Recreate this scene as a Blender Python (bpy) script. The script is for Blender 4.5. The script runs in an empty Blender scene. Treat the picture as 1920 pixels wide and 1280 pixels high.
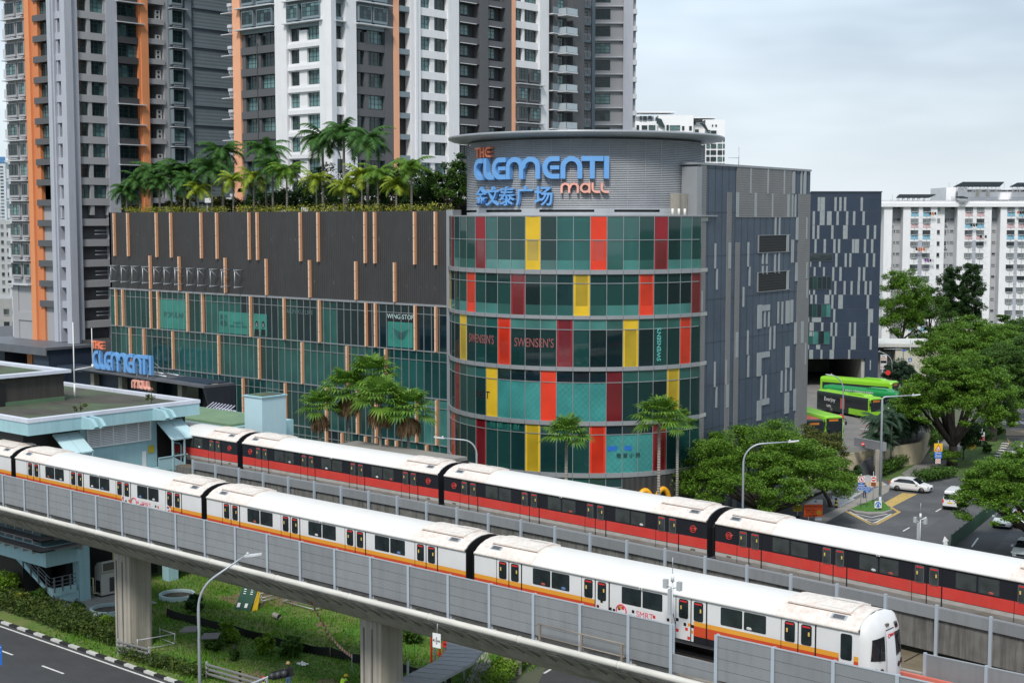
import bpy, math, random
from mathutils import Vector, Matrix
random.seed(7)
SC = bpy.context.scene
COL = SC.collection
R = math.radians
# ------------------------------------------------------------------ camera
# world axes: x runs along the railway (to the right in the picture), y across it (away), z up
FPX, YAW, CAMH = 2700.0, R(40.6), 30.0
PITCH = math.atan(230 / 2700)
cam = bpy.data.cameras.new('camera')
camo = bpy.data.objects.new('camera', cam); COL.objects.link(camo)
camo.location = (0, 0, CAMH); camo.rotation_euler = (R(90) - PITCH, 0, YAW)
cam.sensor_width = 36; cam.lens = 36 * FPX / 1920; cam.clip_start = 1; cam.clip_end = 6000
SC.camera = camo
# ------------------------------------------------------------------ sky, sun, exposure
SUN_EL, SUN_AZ = R(50), R(-64)          # soft sun behind thin cloud, from behind the camera
w = bpy.data.worlds.new('World'); SC.world = w; w.use_nodes = True
nt = w.node_tree; nt.nodes.clear()
out = nt.nodes.new('ShaderNodeOutputWorld'); bg = nt.nodes.new('ShaderNodeBackground')
sky = nt.nodes.new('ShaderNodeTexSky'); sky.sky_type = 'NISHITA'; sky.sun_disc = False
sky.sun_elevation = SUN_EL; sky.sun_rotation = R(200); sky.air_density = 1.0; sky.dust_density = 2.0
tc = nt.nodes.new('ShaderNodeTexCoord'); mp = nt.nodes.new('ShaderNodeMapping'); mp.inputs['Scale'].default_value = (1.5, 1.5, 6.0)
no = nt.nodes.new('ShaderNodeTexNoise'); no.inputs['Scale'].default_value = 1.6; no.inputs['Detail'].default_value = 4; no.inputs['Roughness'].default_value = .55
cr = nt.nodes.new('ShaderNodeValToRGB')
cr.color_ramp.elements[0].position = .36; cr.color_ramp.elements[0].color = (6.9, 8.0, 9.0, 1)
cr.color_ramp.elements[1].position = .62; cr.color_ramp.elements[1].color = (3.6, 4.5, 5.5, 1)
mx = nt.nodes.new('ShaderNodeMix'); mx.data_type = 'RGBA'; mx.inputs[0].default_value = .9
# brighter towards the horizon
sep = nt.nodes.new('ShaderNodeSeparateXYZ'); mr = nt.nodes.new('ShaderNodeMapRange')
mr.inputs[1].default_value = 0.0; mr.inputs[2].default_value = .14; mr.inputs[3].default_value = .8; mr.inputs[4].default_value = 0.0
mh = nt.nodes.new('ShaderNodeMix'); mh.data_type = 'RGBA'; mh.inputs[7].default_value = (8.2, 8.85, 9.1, 1)
L = nt.links.new
L(tc.outputs['Generated'], mp.inputs['Vector']); L(mp.outputs[0], no.inputs['Vector']); L(no.outputs['Fac'], cr.inputs[0])
L(tc.outputs['Generated'], sep.inputs[0]); L(sep.outputs['Z'], mr.inputs[0]); L(mr.outputs[0], mh.inputs[0])
L(cr.outputs[0], mh.inputs[6]); L(sky.outputs[0], mx.inputs[6]); L(mh.outputs[2], mx.inputs[7])
L(mx.outputs[2], bg.inputs['Color']); L(bg.outputs[0], out.inputs['Surface'])
bg.inputs['Strength'].default_value = .09
sl = bpy.data.lights.new('sun', 'SUN'); sl.energy = 2.3; sl.angle = R(12); sl.color = (1, .96, .9)
so = bpy.data.objects.new('sun', sl); COL.objects.link(so)
_s = Vector((math.cos(SUN_EL) * math.cos(SUN_AZ), math.cos(SUN_EL) * math.sin(SUN_AZ), math.sin(SUN_EL)))
so.rotation_euler = _s.to_track_quat('Z', 'Y').to_euler()
sky.sun_rotation = math.atan2(_s.x, _s.y)
SC.view_settings.view_transform = 'Standard'; SC.view_settings.look = 'None'
SC.view_settings.exposure = 0.42; SC.view_settings.gamma = 1
SC.render.engine = 'CYCLES'
SC.cycles.max_bounces = 5; SC.cycles.diffuse_bounces = 2; SC.cycles.glossy_bounces = 3; SC.cycles.transmission_bounces = 3
# ------------------------------------------------------------------ survey helpers: sight lines of the camera -> real places
_sa, _ca, _st, _ct = math.sin(YAW), math.cos(YAW), math.sin(PITCH), math.cos(PITCH)
def ray(px, py):
    x = px - 960; y = 640 - py; f = FPX * _ct + y * _st; z = -FPX * _st + y * _ct
    return (_ca * x - _sa * f, _sa * x + _ca * f, z)
def G(px, py, z=0.0):
    d = ray(px, py); t = (z - CAMH) / d[2]; return (d[0] * t, d[1] * t)
def onV(px, py, v):
    d = ray(px, py); t = v / d[1]; return (d[0] * t, CAMH + d[2] * t)
def onU(px, py, u):
    d = ray(px, py); t = u / d[0]; return (d[1] * t, CAMH + d[2] * t)
def onD(px, py, dep):
    d = ray(px, py); f = -d[0] * _sa + d[1] * _ca; t = dep / f; return (d[0] * t, d[1] * t, CAMH + d[2] * t)
# ------------------------------------------------------------------ object helpers
def tag(o, label=None, cat=None, group=None, kind=None):
    if label: o['label'] = label
    if cat: o['category'] = cat
    if group: o['group'] = group
    if kind: o['kind'] = kind
    return o
def thing(name, label, cat, loc=(0, 0, 0), rz=0.0, group=None):
    o = bpy.data.objects.new(name, None); COL.objects.link(o); o.empty_display_size = .5
    o.location = loc; o.rotation_euler = (0, 0, rz); return tag(o, label, cat, group)
def adopt(child, parent, world):
    child.parent = parent
    if world:
        r = parent
        while r.parent: r = r.parent
        if r is parent:
            child.matrix_parent_inverse = (Matrix.Translation(r.location) @ Matrix.Rotation(r.rotation_euler.z, 4, 'Z')).inverted()
class MB:
    def __init__(s): s.v = []; s.f = []; s.m = []; s.sm = []; s.T = None
    def add(s, vs, fs, m=0, smooth=False):
        o = len(s.v)
        if s.T is not None: vs = [tuple(s.T @ Vector(p)) for p in vs]
        s.v += [tuple(p) for p in vs]
        for f in fs: s.f.append([o + i for i in f]); s.m.append(m); s.sm.append(smooth)
        return s
    def box(s, x0, y0, z0, x1, y1, z1, m=0):
        if x0 > x1: x0, x1 = x1, x0
        if y0 > y1: y0, y1 = y1, y0
        if z0 > z1: z0, z1 = z1, z0
        return s.add([(x0, y0, z0), (x1, y0, z0), (x1, y1, z0), (x0, y1, z0), (x0, y0, z1), (x1, y0, z1), (x1, y1, z1), (x0, y1, z1)],
                     [(0, 3, 2, 1), (4, 5, 6, 7), (0, 1, 5, 4), (1, 2, 6, 5), (2, 3, 7, 6), (3, 0, 4, 7)], m)
    def quad(s, a, b, c, d, m=0): return s.add([a, b, c, d], [(0, 1, 2, 3)], m)
    def prism(s, pts, vec, m=0, smooth=False):
        n = len(pts); vx, vy, vz = vec
        top = [(p[0] + vx, p[1] + vy, p[2] + vz) for p in pts]
        fs = [tuple(range(n - 1, -1, -1)), tuple(range(n, 2 * n))] + [(i, (i + 1) % n, (i + 1) % n + n, i + n) for i in range(n)]
        return s.add(list(pts) + top, fs, m, smooth)
    def flat(s, pts, z0, z1, m=0): return s.prism([(p[0], p[1], z0) for p in pts], (0, 0, z1 - z0), m)
    def rod(s, p0, p1, r0, r1=None, n=8, m=0, smooth=True): return s.tube([p0, p1], [r0, r0 if r1 is None else r1], n, m, smooth)
    def tube(s, pts, r, n=8, m=0, smooth=True, cap=True):
        pts = [Vector(p) for p in pts]; k = len(pts)
        rs = r if isinstance(r, (list, tuple)) else [r] * k
        vs = []; fs = []; ref = None
        for i, p in enumerate(pts):
            d = (pts[min(i + 1, k - 1)] - pts[max(i - 1, 0)])
            d = d.normalized() if d.length > 1e-9 else Vector((0, 0, 1))
            if ref is None: ref = Vector((1, 0, 0)) if abs(d.x) < .8 else Vector((0, 1, 0))
            a = (ref - d * ref.dot(d)).normalized(); b = d.cross(a); ref = a
            for j in range(n):
                t = 2 * math.pi * (j + .5) / n; vs.append(p + (a * math.cos(t) + b * math.sin(t)) * rs[i])
        for i in range(k - 1):
            for j in range(n): fs.append((i * n + j, i * n + (j + 1) % n, (i + 1) * n + (j + 1) % n, (i + 1) * n + j))
        if cap: fs.append(tuple(range(n - 1, -1, -1))); fs.append(tuple((k - 1) * n + j for j in range(n)))
        return s.add(vs, fs, m, smooth)
    def sweep(s, prof, path, m=0, mats=None, closed=True, cap=True, smooth=False):
        """prof: list of (offset, z); path: list of (x, y, nx, ny) with n the unit side direction"""
        n = len(prof); vs = []; fs = []; ms = []
        for (x, y, nx, ny) in path:
            for (o, z) in prof: vs.append((x + nx * o, y + ny * o, z))
        k = len(path); rng = n if closed else n - 1; base = len(s.v)
        if s.T is not None: vs = [tuple(s.T @ Vector(p)) for p in vs]
        s.v += vs
        for i in range(k - 1):
            for j in range(rng):
                s.f.append([base + i * n + j, base + (i + 1) * n + j, base + (i + 1) * n + (j + 1) % n, base + i * n + (j + 1) % n])
                s.m.append(mats[j] if mats else m); s.sm.append(smooth)
        if cap and closed:
            s.f.append([base + j for j in range(n)]); s.m.append(m); s.sm.append(False)
            s.f.append([base + (k - 1) * n + j for j in range(n - 1, -1, -1)]); s.m.append(m); s.sm.append(False)
        return s
    def lathe(s, prof, c=(0, 0, 0), n=16, m=0, smooth=True):
        vs = []; fs = []; k = len(prof)
        for (r, z) in prof:
            for j in range(n):
                t = 2 * math.pi * j / n; vs.append((c[0] + r * math.cos(t), c[1] + r * math.sin(t), c[2] + z))
        for i in range(k - 1):
            for j in range(n): fs.append((i * n + j, i * n + (j + 1) % n, (i + 1) * n + (j + 1) % n, (i + 1) * n + j))
        fs.append(tuple(range(n - 1, -1, -1))); fs.append(tuple((k - 1) * n + j for j in range(n)))
        return s.add(vs, fs, m, smooth)
    def mesh(s, name, mats):
        me = bpy.data.meshes.new(name); me.from_pydata(s.v, [], s.f)
        for mt in (mats if isinstance(mats, (list, tuple)) else [mats]): me.materials.append(mt)
        me.polygons.foreach_set('material_index', s.m); me.polygons.foreach_set('use_smooth', s.sm); me.update()
        return me
    def build(s, name, mats, parent=None, world=False, loc=None, rz=None):
        o = bpy.data.objects.new(name, s.mesh(name, mats)); COL.objects.link(o)
        if parent: adopt(o, parent, world)
        if loc: o.location = loc
        if rz is not None: o.rotation_euler.z = rz
        return o
def inst(me, name, parent=None, loc=(0, 0, 0), rz=0.0, world=False, sc=None):
    o = bpy.data.objects.new(name, me); COL.objects.link(o)
    if parent: adopt(o, parent, world)
    o.location = loc; o.rotation_euler.z = rz
    if sc: o.scale = sc
    return o
def children(o): return [c for c in bpy.data.objects if c.parent == o]
def copy_tree(o, parent=None, kids=None):
    c = o.copy(); COL.objects.link(c); c.parent = parent
    for ch in list(o.children): copy_tree(ch, c)
    return c
def place(root, loc, rz, label, group=None, sc=None):
    root.location = loc; root.rotation_euler.z = rz
    if sc: root.scale = (sc, sc, sc)
    if label: root['label'] = label
    if group: root['group'] = group
    return root
def seg(x0, y0, x1, y1, n=1):
    d = math.hypot(x1 - x0, y1 - y0); nx, ny = -(y1 - y0) / d, (x1 - x0) / d
    return [(x0 + (x1 - x0) * i / n, y0 + (y1 - y0) * i / n, nx, ny) for i in range(n + 1)]
def textmesh(txt, size=1.0, depth=.02, bold=0.0, align='CENTER', shear=0.0):
    c = bpy.data.curves.new('lettering', 'FONT'); c.body = txt; c.size = size; c.extrude = depth; c.offset = bold
    c.align_x = align; c.align_y = 'CENTER'; c.shear = shear; c.resolution_u = 3
    o = bpy.data.objects.new('lettering', c); COL.objects.link(o)
    bpy.context.view_layer.update()
    me = bpy.data.meshes.new_from_object(o.evaluated_get(bpy.context.evaluated_depsgraph_get()))
    bpy.data.objects.remove(o); return me
def lettering(txt, parent, mat_, centre, xdir, size, depth=.02, bold=0.0, name='lettering', updir=(0, 0, 1), align='CENTER', sx=1.0, shear=0.0):
    """text standing in a vertical plane: xdir = reading direction (world), centre in world coordinates"""
    me = textmesh(txt, size, depth, bold, align, shear); me.materials.clear(); me.materials.append(mat_)
    X = Vector(xdir).normalized(); Y = Vector(updir).normalized(); Z = X.cross(Y)
    M = Matrix(((X.x * sx, Y.x, Z.x, centre[0]), (X.y * sx, Y.y, Z.y, centre[1]), (X.z * sx, Y.z, Z.z, centre[2]), (0, 0, 0, 1)))
    me.transform(M)
    o = bpy.data.objects.new(name, me); COL.objects.link(o)
    if parent: adopt(o, parent, True)
    return o
# ------------------------------------------------------------------ materials
MATS = {}
def mat(name, col, rough=.6, metal=0.0, var=.12, scale=.6, bump=0.0, bscale=8.0, dirt=None, damt=.5, dscale=(1.2, 1.2, .12), spec=.5, rnd=0.0, col2=None, c2t=(.45, .6), wave=None):
    if name in MATS: return MATS[name]
    m = bpy.data.materials.new(name); m.use_nodes = True; nt = m.node_tree; b = nt.nodes['Principled BSDF']
    b.inputs['Roughness'].default_value = rough; b.inputs['Metallic'].default_value = metal
    b.inputs['Specular IOR Level'].default_value = spec
    L = nt.links.new; tc = nt.nodes.new('ShaderNodeTexCoord')
    ns = nt.nodes.new('ShaderNodeTexNoise'); ns.inputs['Scale'].default_value = scale; ns.inputs['Detail'].default_value = 5
    L(tc.outputs['Object'], ns.inputs['Vector'])
    mr = nt.nodes.new('ShaderNodeMapRange'); mr.inputs[1].default_value = .25; mr.inputs[2].default_value = .75
    mr.inputs[3].default_value = 1 - var; mr.inputs[4].default_value = 1 + var; L(ns.outputs['Fac'], mr.inputs[0])
    hv = nt.nodes.new('ShaderNodeHueSaturation'); hv.inputs['Color'].default_value = (*col, 1)
    cur = mr.outputs[0]
    if rnd:
        oi = nt.nodes.new('ShaderNodeObjectInfo'); m2 = nt.nodes.new('ShaderNodeMapRange'); m2.inputs[3].default_value = 1 - rnd; m2.inputs[4].default_value = 1 + rnd
        L(oi.outputs['Random'], m2.inputs[0]); mm = nt.nodes.new('ShaderNodeMath'); mm.operation = 'MULTIPLY'; L(cur, mm.inputs[0]); L(m2.outputs[0], mm.inputs[1]); cur = mm.outputs[0]
    L(cur, hv.inputs['Value']); c = hv.outputs[0]
    def mixin(c, fac, colr):
        x = nt.nodes.new('ShaderNodeMix'); x.data_type = 'RGBA'; L(fac, x.inputs[0]); L(c, x.inputs[6]); x.inputs[7].default_value = (*colr, 1); return x.outputs[2]
    if col2:
        n2 = nt.nodes.new('ShaderNodeTexNoise'); n2.inputs['Scale'].default_value = scale * .37; n2.inputs['Detail'].default_value = 6; L(tc.outputs['Object'], n2.inputs['Vector'])
        r2 = nt.nodes.new('ShaderNodeMapRange'); r2.inputs[1].default_value = c2t[0]; r2.inputs[2].default_value = c2t[1]; L(n2.outputs['Fac'], r2.inputs[0]); c = mixin(c, r2.outputs[0], col2)
    if dirt:
        mp = nt.nodes.new('ShaderNodeMapping'); mp.inputs['Scale'].default_value = dscale; L(tc.outputs['Object'], mp.inputs['Vector'])
        n3 = nt.nodes.new('ShaderNodeTexNoise'); n3.inputs['Scale'].default_value = 2.0; n3.inputs['Detail'].default_value = 7; n3.inputs['Roughness'].default_value = .65; L(mp.outputs[0], n3.inputs['Vector'])
        r3 = nt.nodes.new('ShaderNodeMapRange'); r3.inputs[1].default_value = .45; r3.inputs[2].default_value = .75; r3.inputs[4].default_value = damt; L(n3.outputs['Fac'], r3.inputs[0]); c = mixin(c, r3.outputs[0], dirt)
    L(c, b.inputs['Base Color'])
    if bump or wave:
        bp = nt.nodes.new('ShaderNodeBump'); bp.inputs['Distance'].default_value = 1.0
        if wave:   # (axis, period m, depth m)
            sx = nt.nodes.new('ShaderNodeSeparateXYZ'); L(tc.outputs['Object'], sx.inputs[0])
            q = nt.nodes.new('ShaderNodeMath'); q.operation = 'PINGPONG'; q.inputs[1].default_value = wave[1] / 2; L(sx.outputs[wave[0]], q.inputs[0])
            bp.inputs['Strength'].default_value = 1.0; q2 = nt.nodes.new('ShaderNodeMath'); q2.operation = 'MULTIPLY'; q2.inputs[1].default_value = wave[2]; L(q.outputs[0], q2.inputs[0]); L(q2.outputs[0], bp.inputs['Height'])
        else:
            n4 = nt.nodes.new('ShaderNodeTexNoise'); n4.inputs['Scale'].default_value = bscale; n4.inputs['Detail'].default_value = 6; L(tc.outputs['Object'], n4.inputs['Vector'])
            bp.inputs['Strength'].default_value = 1.0; q2 = nt.nodes.new('ShaderNodeMath'); q2.operation = 'MULTIPLY'; q2.inputs[1].default_value = bump; L(n4.outputs['Fac'], q2.inputs[0]); L(q2.outputs[0], bp.inputs['Height'])
        L(bp.outputs[0], b.inputs['Normal'])
    MATS[name] = m; return m
def leafmat(name, c1, c2, tr=.25):
    if name in MATS: return MATS[name]
    m = bpy.data.materials.new(name); m.use_nodes = True; nt = m.node_tree; b = nt.nodes['Principled BSDF']; L = nt.links.new
    g = nt.nodes.new('ShaderNodeNewGeometry'); mx = nt.nodes.new('ShaderNodeMix'); mx.data_type = 'RGBA'
    mx.inputs[6].default_value = (*c1, 1); mx.inputs[7].default_value = (*c2, 1)
    L(g.outputs['Random Per Island'], mx.inputs[0]); L(mx.outputs[2], b.inputs['Base Color'])
    b.inputs['Roughness'].default_value = .55; b.inputs['Specular IOR Level'].default_value = .3
    t = nt.nodes.new('ShaderNodeBsdfTranslucent'); L(mx.outputs[2], t.inputs['Color'])
    ms = nt.nodes.new('ShaderNodeMixShader'); ms.inputs[0].default_value = tr
    L(b.outputs[0], ms.inputs[1]); L(t.outputs[0], ms.inputs[2]); L(ms.outputs[0], nt.nodes['Material Output'].inputs['Surface'])
    MATS[name] = m; return m
def sash(name, dark, light, t=.62, rough=.08):
    """window glass: some panes show a pale curtain or blind behind, picked per window"""
    m = bpy.data.materials.new(name); m.use_nodes = True; nt = m.node_tree; b = nt.nodes['Principled BSDF']; L = nt.links.new
    oi = nt.nodes.new('ShaderNodeObjectInfo'); g = nt.nodes.new('ShaderNodeNewGeometry')
    a = nt.nodes.new('ShaderNodeMath'); a.operation = 'ADD'; L(oi.outputs['Random'], a.inputs[0])
    q = nt.nodes.new('ShaderNodeMath'); q.operation = 'MULTIPLY'; q.inputs[1].default_value = .45; L(g.outputs['Random Per Island'], q.inputs[0]); L(q.outputs[0], a.inputs[1])
    mr = nt.nodes.new('ShaderNodeMapRange'); mr.inputs[1].default_value = t; mr.inputs[2].default_value = t + .5; L(a.outputs[0], mr.inputs[0])
    mx = nt.nodes.new('ShaderNodeMix'); mx.data_type = 'RGBA'; mx.inputs[6].default_value = (*dark, 1); mx.inputs[7].default_value = (*light, 1)
    L(mr.outputs[0], mx.inputs[0]); L(mx.outputs[2], b.inputs['Base Color']); b.inputs['Roughness'].default_value = rough; b.inputs['Specular IOR Level'].default_value = .6
    MATS[name] = m; return m
def tinted(name, col, amt=.6, rough=.05):
    """coloured architectural glass you can partly see through"""
    m = bpy.data.materials.new(name); m.use_nodes = True; nt = m.node_tree; b = nt.nodes['Principled BSDF']; L = nt.links.new
    b.inputs['Base Color'].default_value = (*col, 1); b.inputs['Roughness'].default_value = rough; b.inputs['Specular IOR Level'].default_value = .8
    tr = nt.nodes.new('ShaderNodeBsdfTransparent'); c = [min(1, x * 2.2 + .12) for x in col]; tr.inputs['Color'].default_value = (*c, 1)
    ms = nt.nodes.new('ShaderNodeMixShader'); ms.inputs[0].default_value = amt
    L(tr.outputs[0], ms.inputs[1]); L(b.outputs[0], ms.inputs[2]); L(ms.outputs[0], nt.nodes['Material Output'].inputs['Surface'])
    MATS[name] = m; return m
M_white = mat('white_paint', (.78, .79, .8), .55, var=.04, dirt=(.45, .45, .42), damt=.25)
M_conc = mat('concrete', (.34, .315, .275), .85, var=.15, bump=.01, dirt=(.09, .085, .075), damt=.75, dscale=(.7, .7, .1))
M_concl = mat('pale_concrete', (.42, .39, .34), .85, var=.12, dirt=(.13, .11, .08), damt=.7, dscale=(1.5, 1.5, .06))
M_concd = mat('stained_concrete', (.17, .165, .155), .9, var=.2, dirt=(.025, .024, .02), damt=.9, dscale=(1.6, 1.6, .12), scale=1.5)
M_steel = mat('galvanised_steel', (.46, .49, .53), .45, .4, var=.06)
M_grey = mat('grey_paint', (.42, .44, .46), .5, var=.06)
M_dark = mat('dark_paint', (.03, .032, .035), .5, var=.1)
M_black = mat('black', (.008, .008, .009), .6)
M_rubber = mat('rubber', (.02, .02, .02), .8)
M_asph = mat('asphalt', (.105, .107, .112), .9, var=.14, scale=.5, bump=.004, bscale=60, col2=(.07, .072, .076), c2t=(.42, .6), dirt=(.14, .14, .14), damt=.4, dscale=(.25, 1.2, 1))
M_asphd = mat('dark_asphalt', (.052, .054, .058), .9, var=.12, scale=.5, bump=.004, bscale=60, dirt=(.09, .09, .09), damt=.3, dscale=(.25, 1.2, 1))
M_pave = mat('paving', (.34, .33, .31), .85, var=.12, scale=1.2, dirt=(.2, .19, .17), damt=.4, dscale=(1, 1, 1))
M_line = mat('road_paint_white', (.74, .74, .72), .7, var=.1, scale=3, dirt=(.3, .3, .3), damt=.5, dscale=(1, 1, 1))
M_yel = mat('road_paint_yellow', (.72, .48, .12), .7, var=.1, scale=3, dirt=(.3, .25, .15), damt=.4, dscale=(1, 1, 1))
M_grass = mat('grass', (.065, .165, .02), .9, var=.35, scale=.8, bump=.05, bscale=5, col2=(.13, .19, .04), c2t=(.42, .62), dirt=(.27, .19, .12), damt=.8, dscale=(.16, .16, .16))
M_soil = mat('soil', (.2, .14, .09), .95, var=.25, scale=1.5, bump=.03)
M_bark = mat('bark', (.07, .055, .045), .9, var=.3, scale=2, bump=.03, bscale=6)
M_palmt = mat('palm_trunk', (.26, .24, .21), .85, var=.2, scale=3, wave=(2, .22, .5))
M_teal = sash('window_glass', (.010, .024, .027), (.14, .26, .26), .78)
M_frame = mat('window_frame', (.035, .055, .055), .4)
M_sky_blue = mat('sign_blue', (.15, .37, .74), .4, var=.03)
M_sign_or = mat('sign_orange', (.82, .24, .13), .4, var=.03)
M_wh = mat('sign_white', (.8, .8, .8), .5, var=.02)
M_bl = mat('sign_road_blue', (.02, .14, .5), .45, var=.03)
M_rd = mat('sign_red', (.65, .03, .03), .45, var=.03)
M_yl = mat('sign_yellow', (.78, .5, .02), .5, var=.03)
M_orange = mat('orange_paint', (.72, .26, .09), .6, var=.05, dirt=(.5, .25, .12), damt=.3)
# ================================================================== railway: two viaducts, barriers, two trains
RAILZ = 9.2
def va(u): return 56.5 - .01 * (u + 97)                      # near side of the white train
def vb(u): return 72.0 - .00103 * (max(u, -80) + 80) ** 2     # near side of the red and black train
def track(fn, off, u0, u1, step=2.0):
    n = max(1, int((u1 - u0) / step)); res = []
    for i in range(n + 1):
        u = u0 + (u1 - u0) * i / n; d = (fn(u + .5) - fn(u - .5)); l = math.hypot(1, d); nx, ny = -d / l, 1 / l
        res.append((u + nx * off, fn(u) + ny * off, nx, ny))
    return res
M_panel = mat('barrier_panel', (.28, .295, .31), .5, .2, var=.05, dirt=(.14, .145, .15), damt=.3, dscale=(1.2, 1.2, .2), rnd=.07)
M_panelp = mat('barrier_post', (.50, .56, .63), .45, .3, var=.05)
M_pipe = mat('pipe_paint', (.62, .60, .55), .5, var=.06, dirt=(.25, .23, .2), damt=.4, dscale=(.3, 3, 3))
M_brown = mat('track_ledge', (.16, .125, .08), .9, var=.2, dirt=(.06, .045, .03), damt=.6, dscale=(.3, 2, 2))
M_ballast = mat('track_bed', (.10, .09, .08), .95, var=.25, bump=.03)
M_rail = mat('rail_steel', (.2, .17, .15), .4, .7)
def viaduct(name, label, fn, u0, u1, mats, deck):
    t = thing(name, label, 'viaduct', (-60, fn(-60) + 1.6, 0))
    p = track(fn, 1.6, u0, u1)
    deck(p, t); return t
# ---- near viaduct (under the white train)
def deck_a(p, t):
    m = MB()
    m.sweep([(-4.3, 9.15), (-4.05, 9.15), (-4.05, 8.75), (4.05, 8.75), (4.05, 9.15), (4.3, 9.15), (4.3, 8.72), (1.9, 8.15), (1.5, 7.0), (-1.5, 7.0), (-2.1, 7.35), (-3.1, 8.2), (-4.3, 8.95)], p)
    r = m
    for (x, y, nx, ny) in track(fn_a, 1.6, p[0][0], p[-1][0], 1.05):     # haunch ribs along the flange
        tx, ty = ny, -nx
        c = [(x + nx * o, y + ny * o, z) for o, z in ((-4.33, 8.95), (-4.27, 8.90), (-3.05, 8.13), (-3.14, 8.14))]
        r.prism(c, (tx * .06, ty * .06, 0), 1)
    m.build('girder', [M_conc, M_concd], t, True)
    b = MB(); b.sweep([(-1.9, 8.76), (-1.9, 8.95), (1.9, 8.95), (1.9, 8.76)], p); b.build('track_bed', M_ballast, t, True)
    rr = MB()
    for o in (-.72, .72): rr.sweep([(o - .04, 8.96), (o - .04, 9.18), (o + .04, 9.18), (o + .04, 8.96)], p)
    rr.build('rail', M_rail, t, True)
    w = MB(); w.sweep([(-2.05, 8.76), (-2.05, 9.5), (-1.85, 9.5), (-1.85, 8.76)], p); w.build('kerb_wall', M_brown, t, True)
fn_a = va
via_a = viaduct('railway_viaduct', 'concrete railway viaduct carrying the white and orange train, with a pale pipe along its edge', va, -125, -8, None, deck_a)
pp = MB(); pa = track(va, -2.95, -125, -8, 1.5); pp.tube([(x, y, 9.33) for x, y, _, _ in pa], .17, 12)
for (x, y, nx, ny) in track(va, -2.95, -125, -8, 6.0): pp.tube([(x - .06, y, 9.33), (x + .06, y, 9.33)], .19, 12)
pp.build('edge_pipe', M_pipe, via_a, True)
# piers
def pier_mesh(h, w=1.9, d=2.2):
    m = MB(); pts = []
    for i in range(24):
        a = 2 * math.pi * (i + .5) / 24; cx, cy = math.cos(a), math.sin(a)
        k = 1.0 if i % 4 else .93
        pts.append((w / 2 * k * math.copysign(abs(cx) ** .45, cx), d / 2 * k * math.copysign(abs(cy) ** .45, cy), 0))
    m.prism(pts, (0, 0, h), 0)
    top = [(-w / 2 - .1, -d / 2 - .3, h - 1.0), (w / 2 + .1, -d / 2 - .3, h - 1.0), (w / 2 + .1, d / 2 + .3, h - 1.0), (-w / 2 - .1, d / 2 + .3, h - 1.0)]
    m.box(-w / 2 + .1, -.75, h - .35, w / 2 - .1, .75, h + .12)
    return m
M_pier = mat('pier_concrete', (.40, .37, .32), .85, var=.1, dirt=(.12, .085, .05), damt=.75, dscale=(2.2, 2.2, .05), bump=.006)
for (px, lab) in ((-84.9, 'ribbed concrete pier beside the station wall, with brown rain stains'), (-59.7, 'ribbed concrete pier in the middle of the grass beside the grey cabinet'), (-31.0, 'concrete pier under the right end of the near viaduct')):
    o = thing('viaduct_pier', lab, 'pier', (px, va(px) + 1.75, -.3), 0, 'piers under the near viaduct')
    pier_mesh(7.3).build('shaft', M_pier, o)
    g = MB()
    for s in (-.34, .34): g.box(s - .05, -1.13, 0.0, s + .05, -1.08, 6.6)
    g.build('groove', M_concd, o)
# near noise barrier
def barrier(name, label, fn, off, us, z0, z1, prow, group=None, skip=(), low=None, post=(z0 if False else 0)):
    t = thing(name, label, 'noise barrier', (us[0], fn(us[0]) + off, z0)); return t
nb = thing('noise_barrier', 'long grey panelled noise barrier on the near side of the white and orange train', 'noise barrier', (-60, va(-60) - 2.0, 9.2))
usA = [-95.32 - 3.0 * k for k in range(8, 0, -1)] + [-95.32, -92.40, -89.31, -86.30, -83.29, -80.28, -77.32, -74.38, -71.40, -68.39, -65.39, -62.43, -59.46, -56.53, -53.59, -50.64, -47.73, -44.79, -41.83, -38.94, -36.51, -34.07, -31.16, -28.25, -25.35, -22.4, -19.5, -16.5]
def ptA(u, off=-2.0): return (u, va(u) + off)
for i, u in enumerate(usA):
    x, y = ptA(u)
    m = MB(); top = 11.5; m.box(x - .08, y - .13, 9.05, x + .08, y - .10, top, 0); m.box(x - .08, y + .07, 9.05, x + .08, y + .10, top, 0); m.box(x - .02, y - .10, 9.05, x + .02, y + .07, top, 0)
    m.box(x - .28, y - .3, 9.0, x + .28, y + .2, 9.12, 1)
    m.build('post', [M_panelp, M_concl], nb, True)
    if i + 1 < len(usA):
        x1, y1 = ptA(usA[i + 1]); gap = abs(u + 36.51) < .1
        n = 4; zz = 9.42; H_ = 2.02
        m = MB()
        for k in range(n if not gap else 2):
            a = zz + H_ * k / n if not gap else 9.3 + .42 * k; b = a + (H_ / n if not gap else .42) - .018
            m.add([(x + .025, y - .06, a), (x1 - .025, y1 - .06, a), (x1 - .025, y1 + .06, a), (x + .025, y + .06, a), (x + .025, y - .06, b), (x1 - .025, y1 - .06, b), (x1 - .025, y1 + .06, b), (x + .025, y + .06, b)],
                  [(0, 3, 2, 1), (4, 5, 6, 7), (0, 1, 5, 4), (1, 2, 6, 5), (2, 3, 7, 6), (3, 0, 4, 7)], 0)
        if not gap: m.box(min(x, x1) + .03, min(y, y1) - .06, zz + H_, max(x, x1) - .03, max(y, y1) + .04, zz + H_ + .04, 1)
        m.build('panel', [M_panel, M_steel], nb, True)
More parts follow.
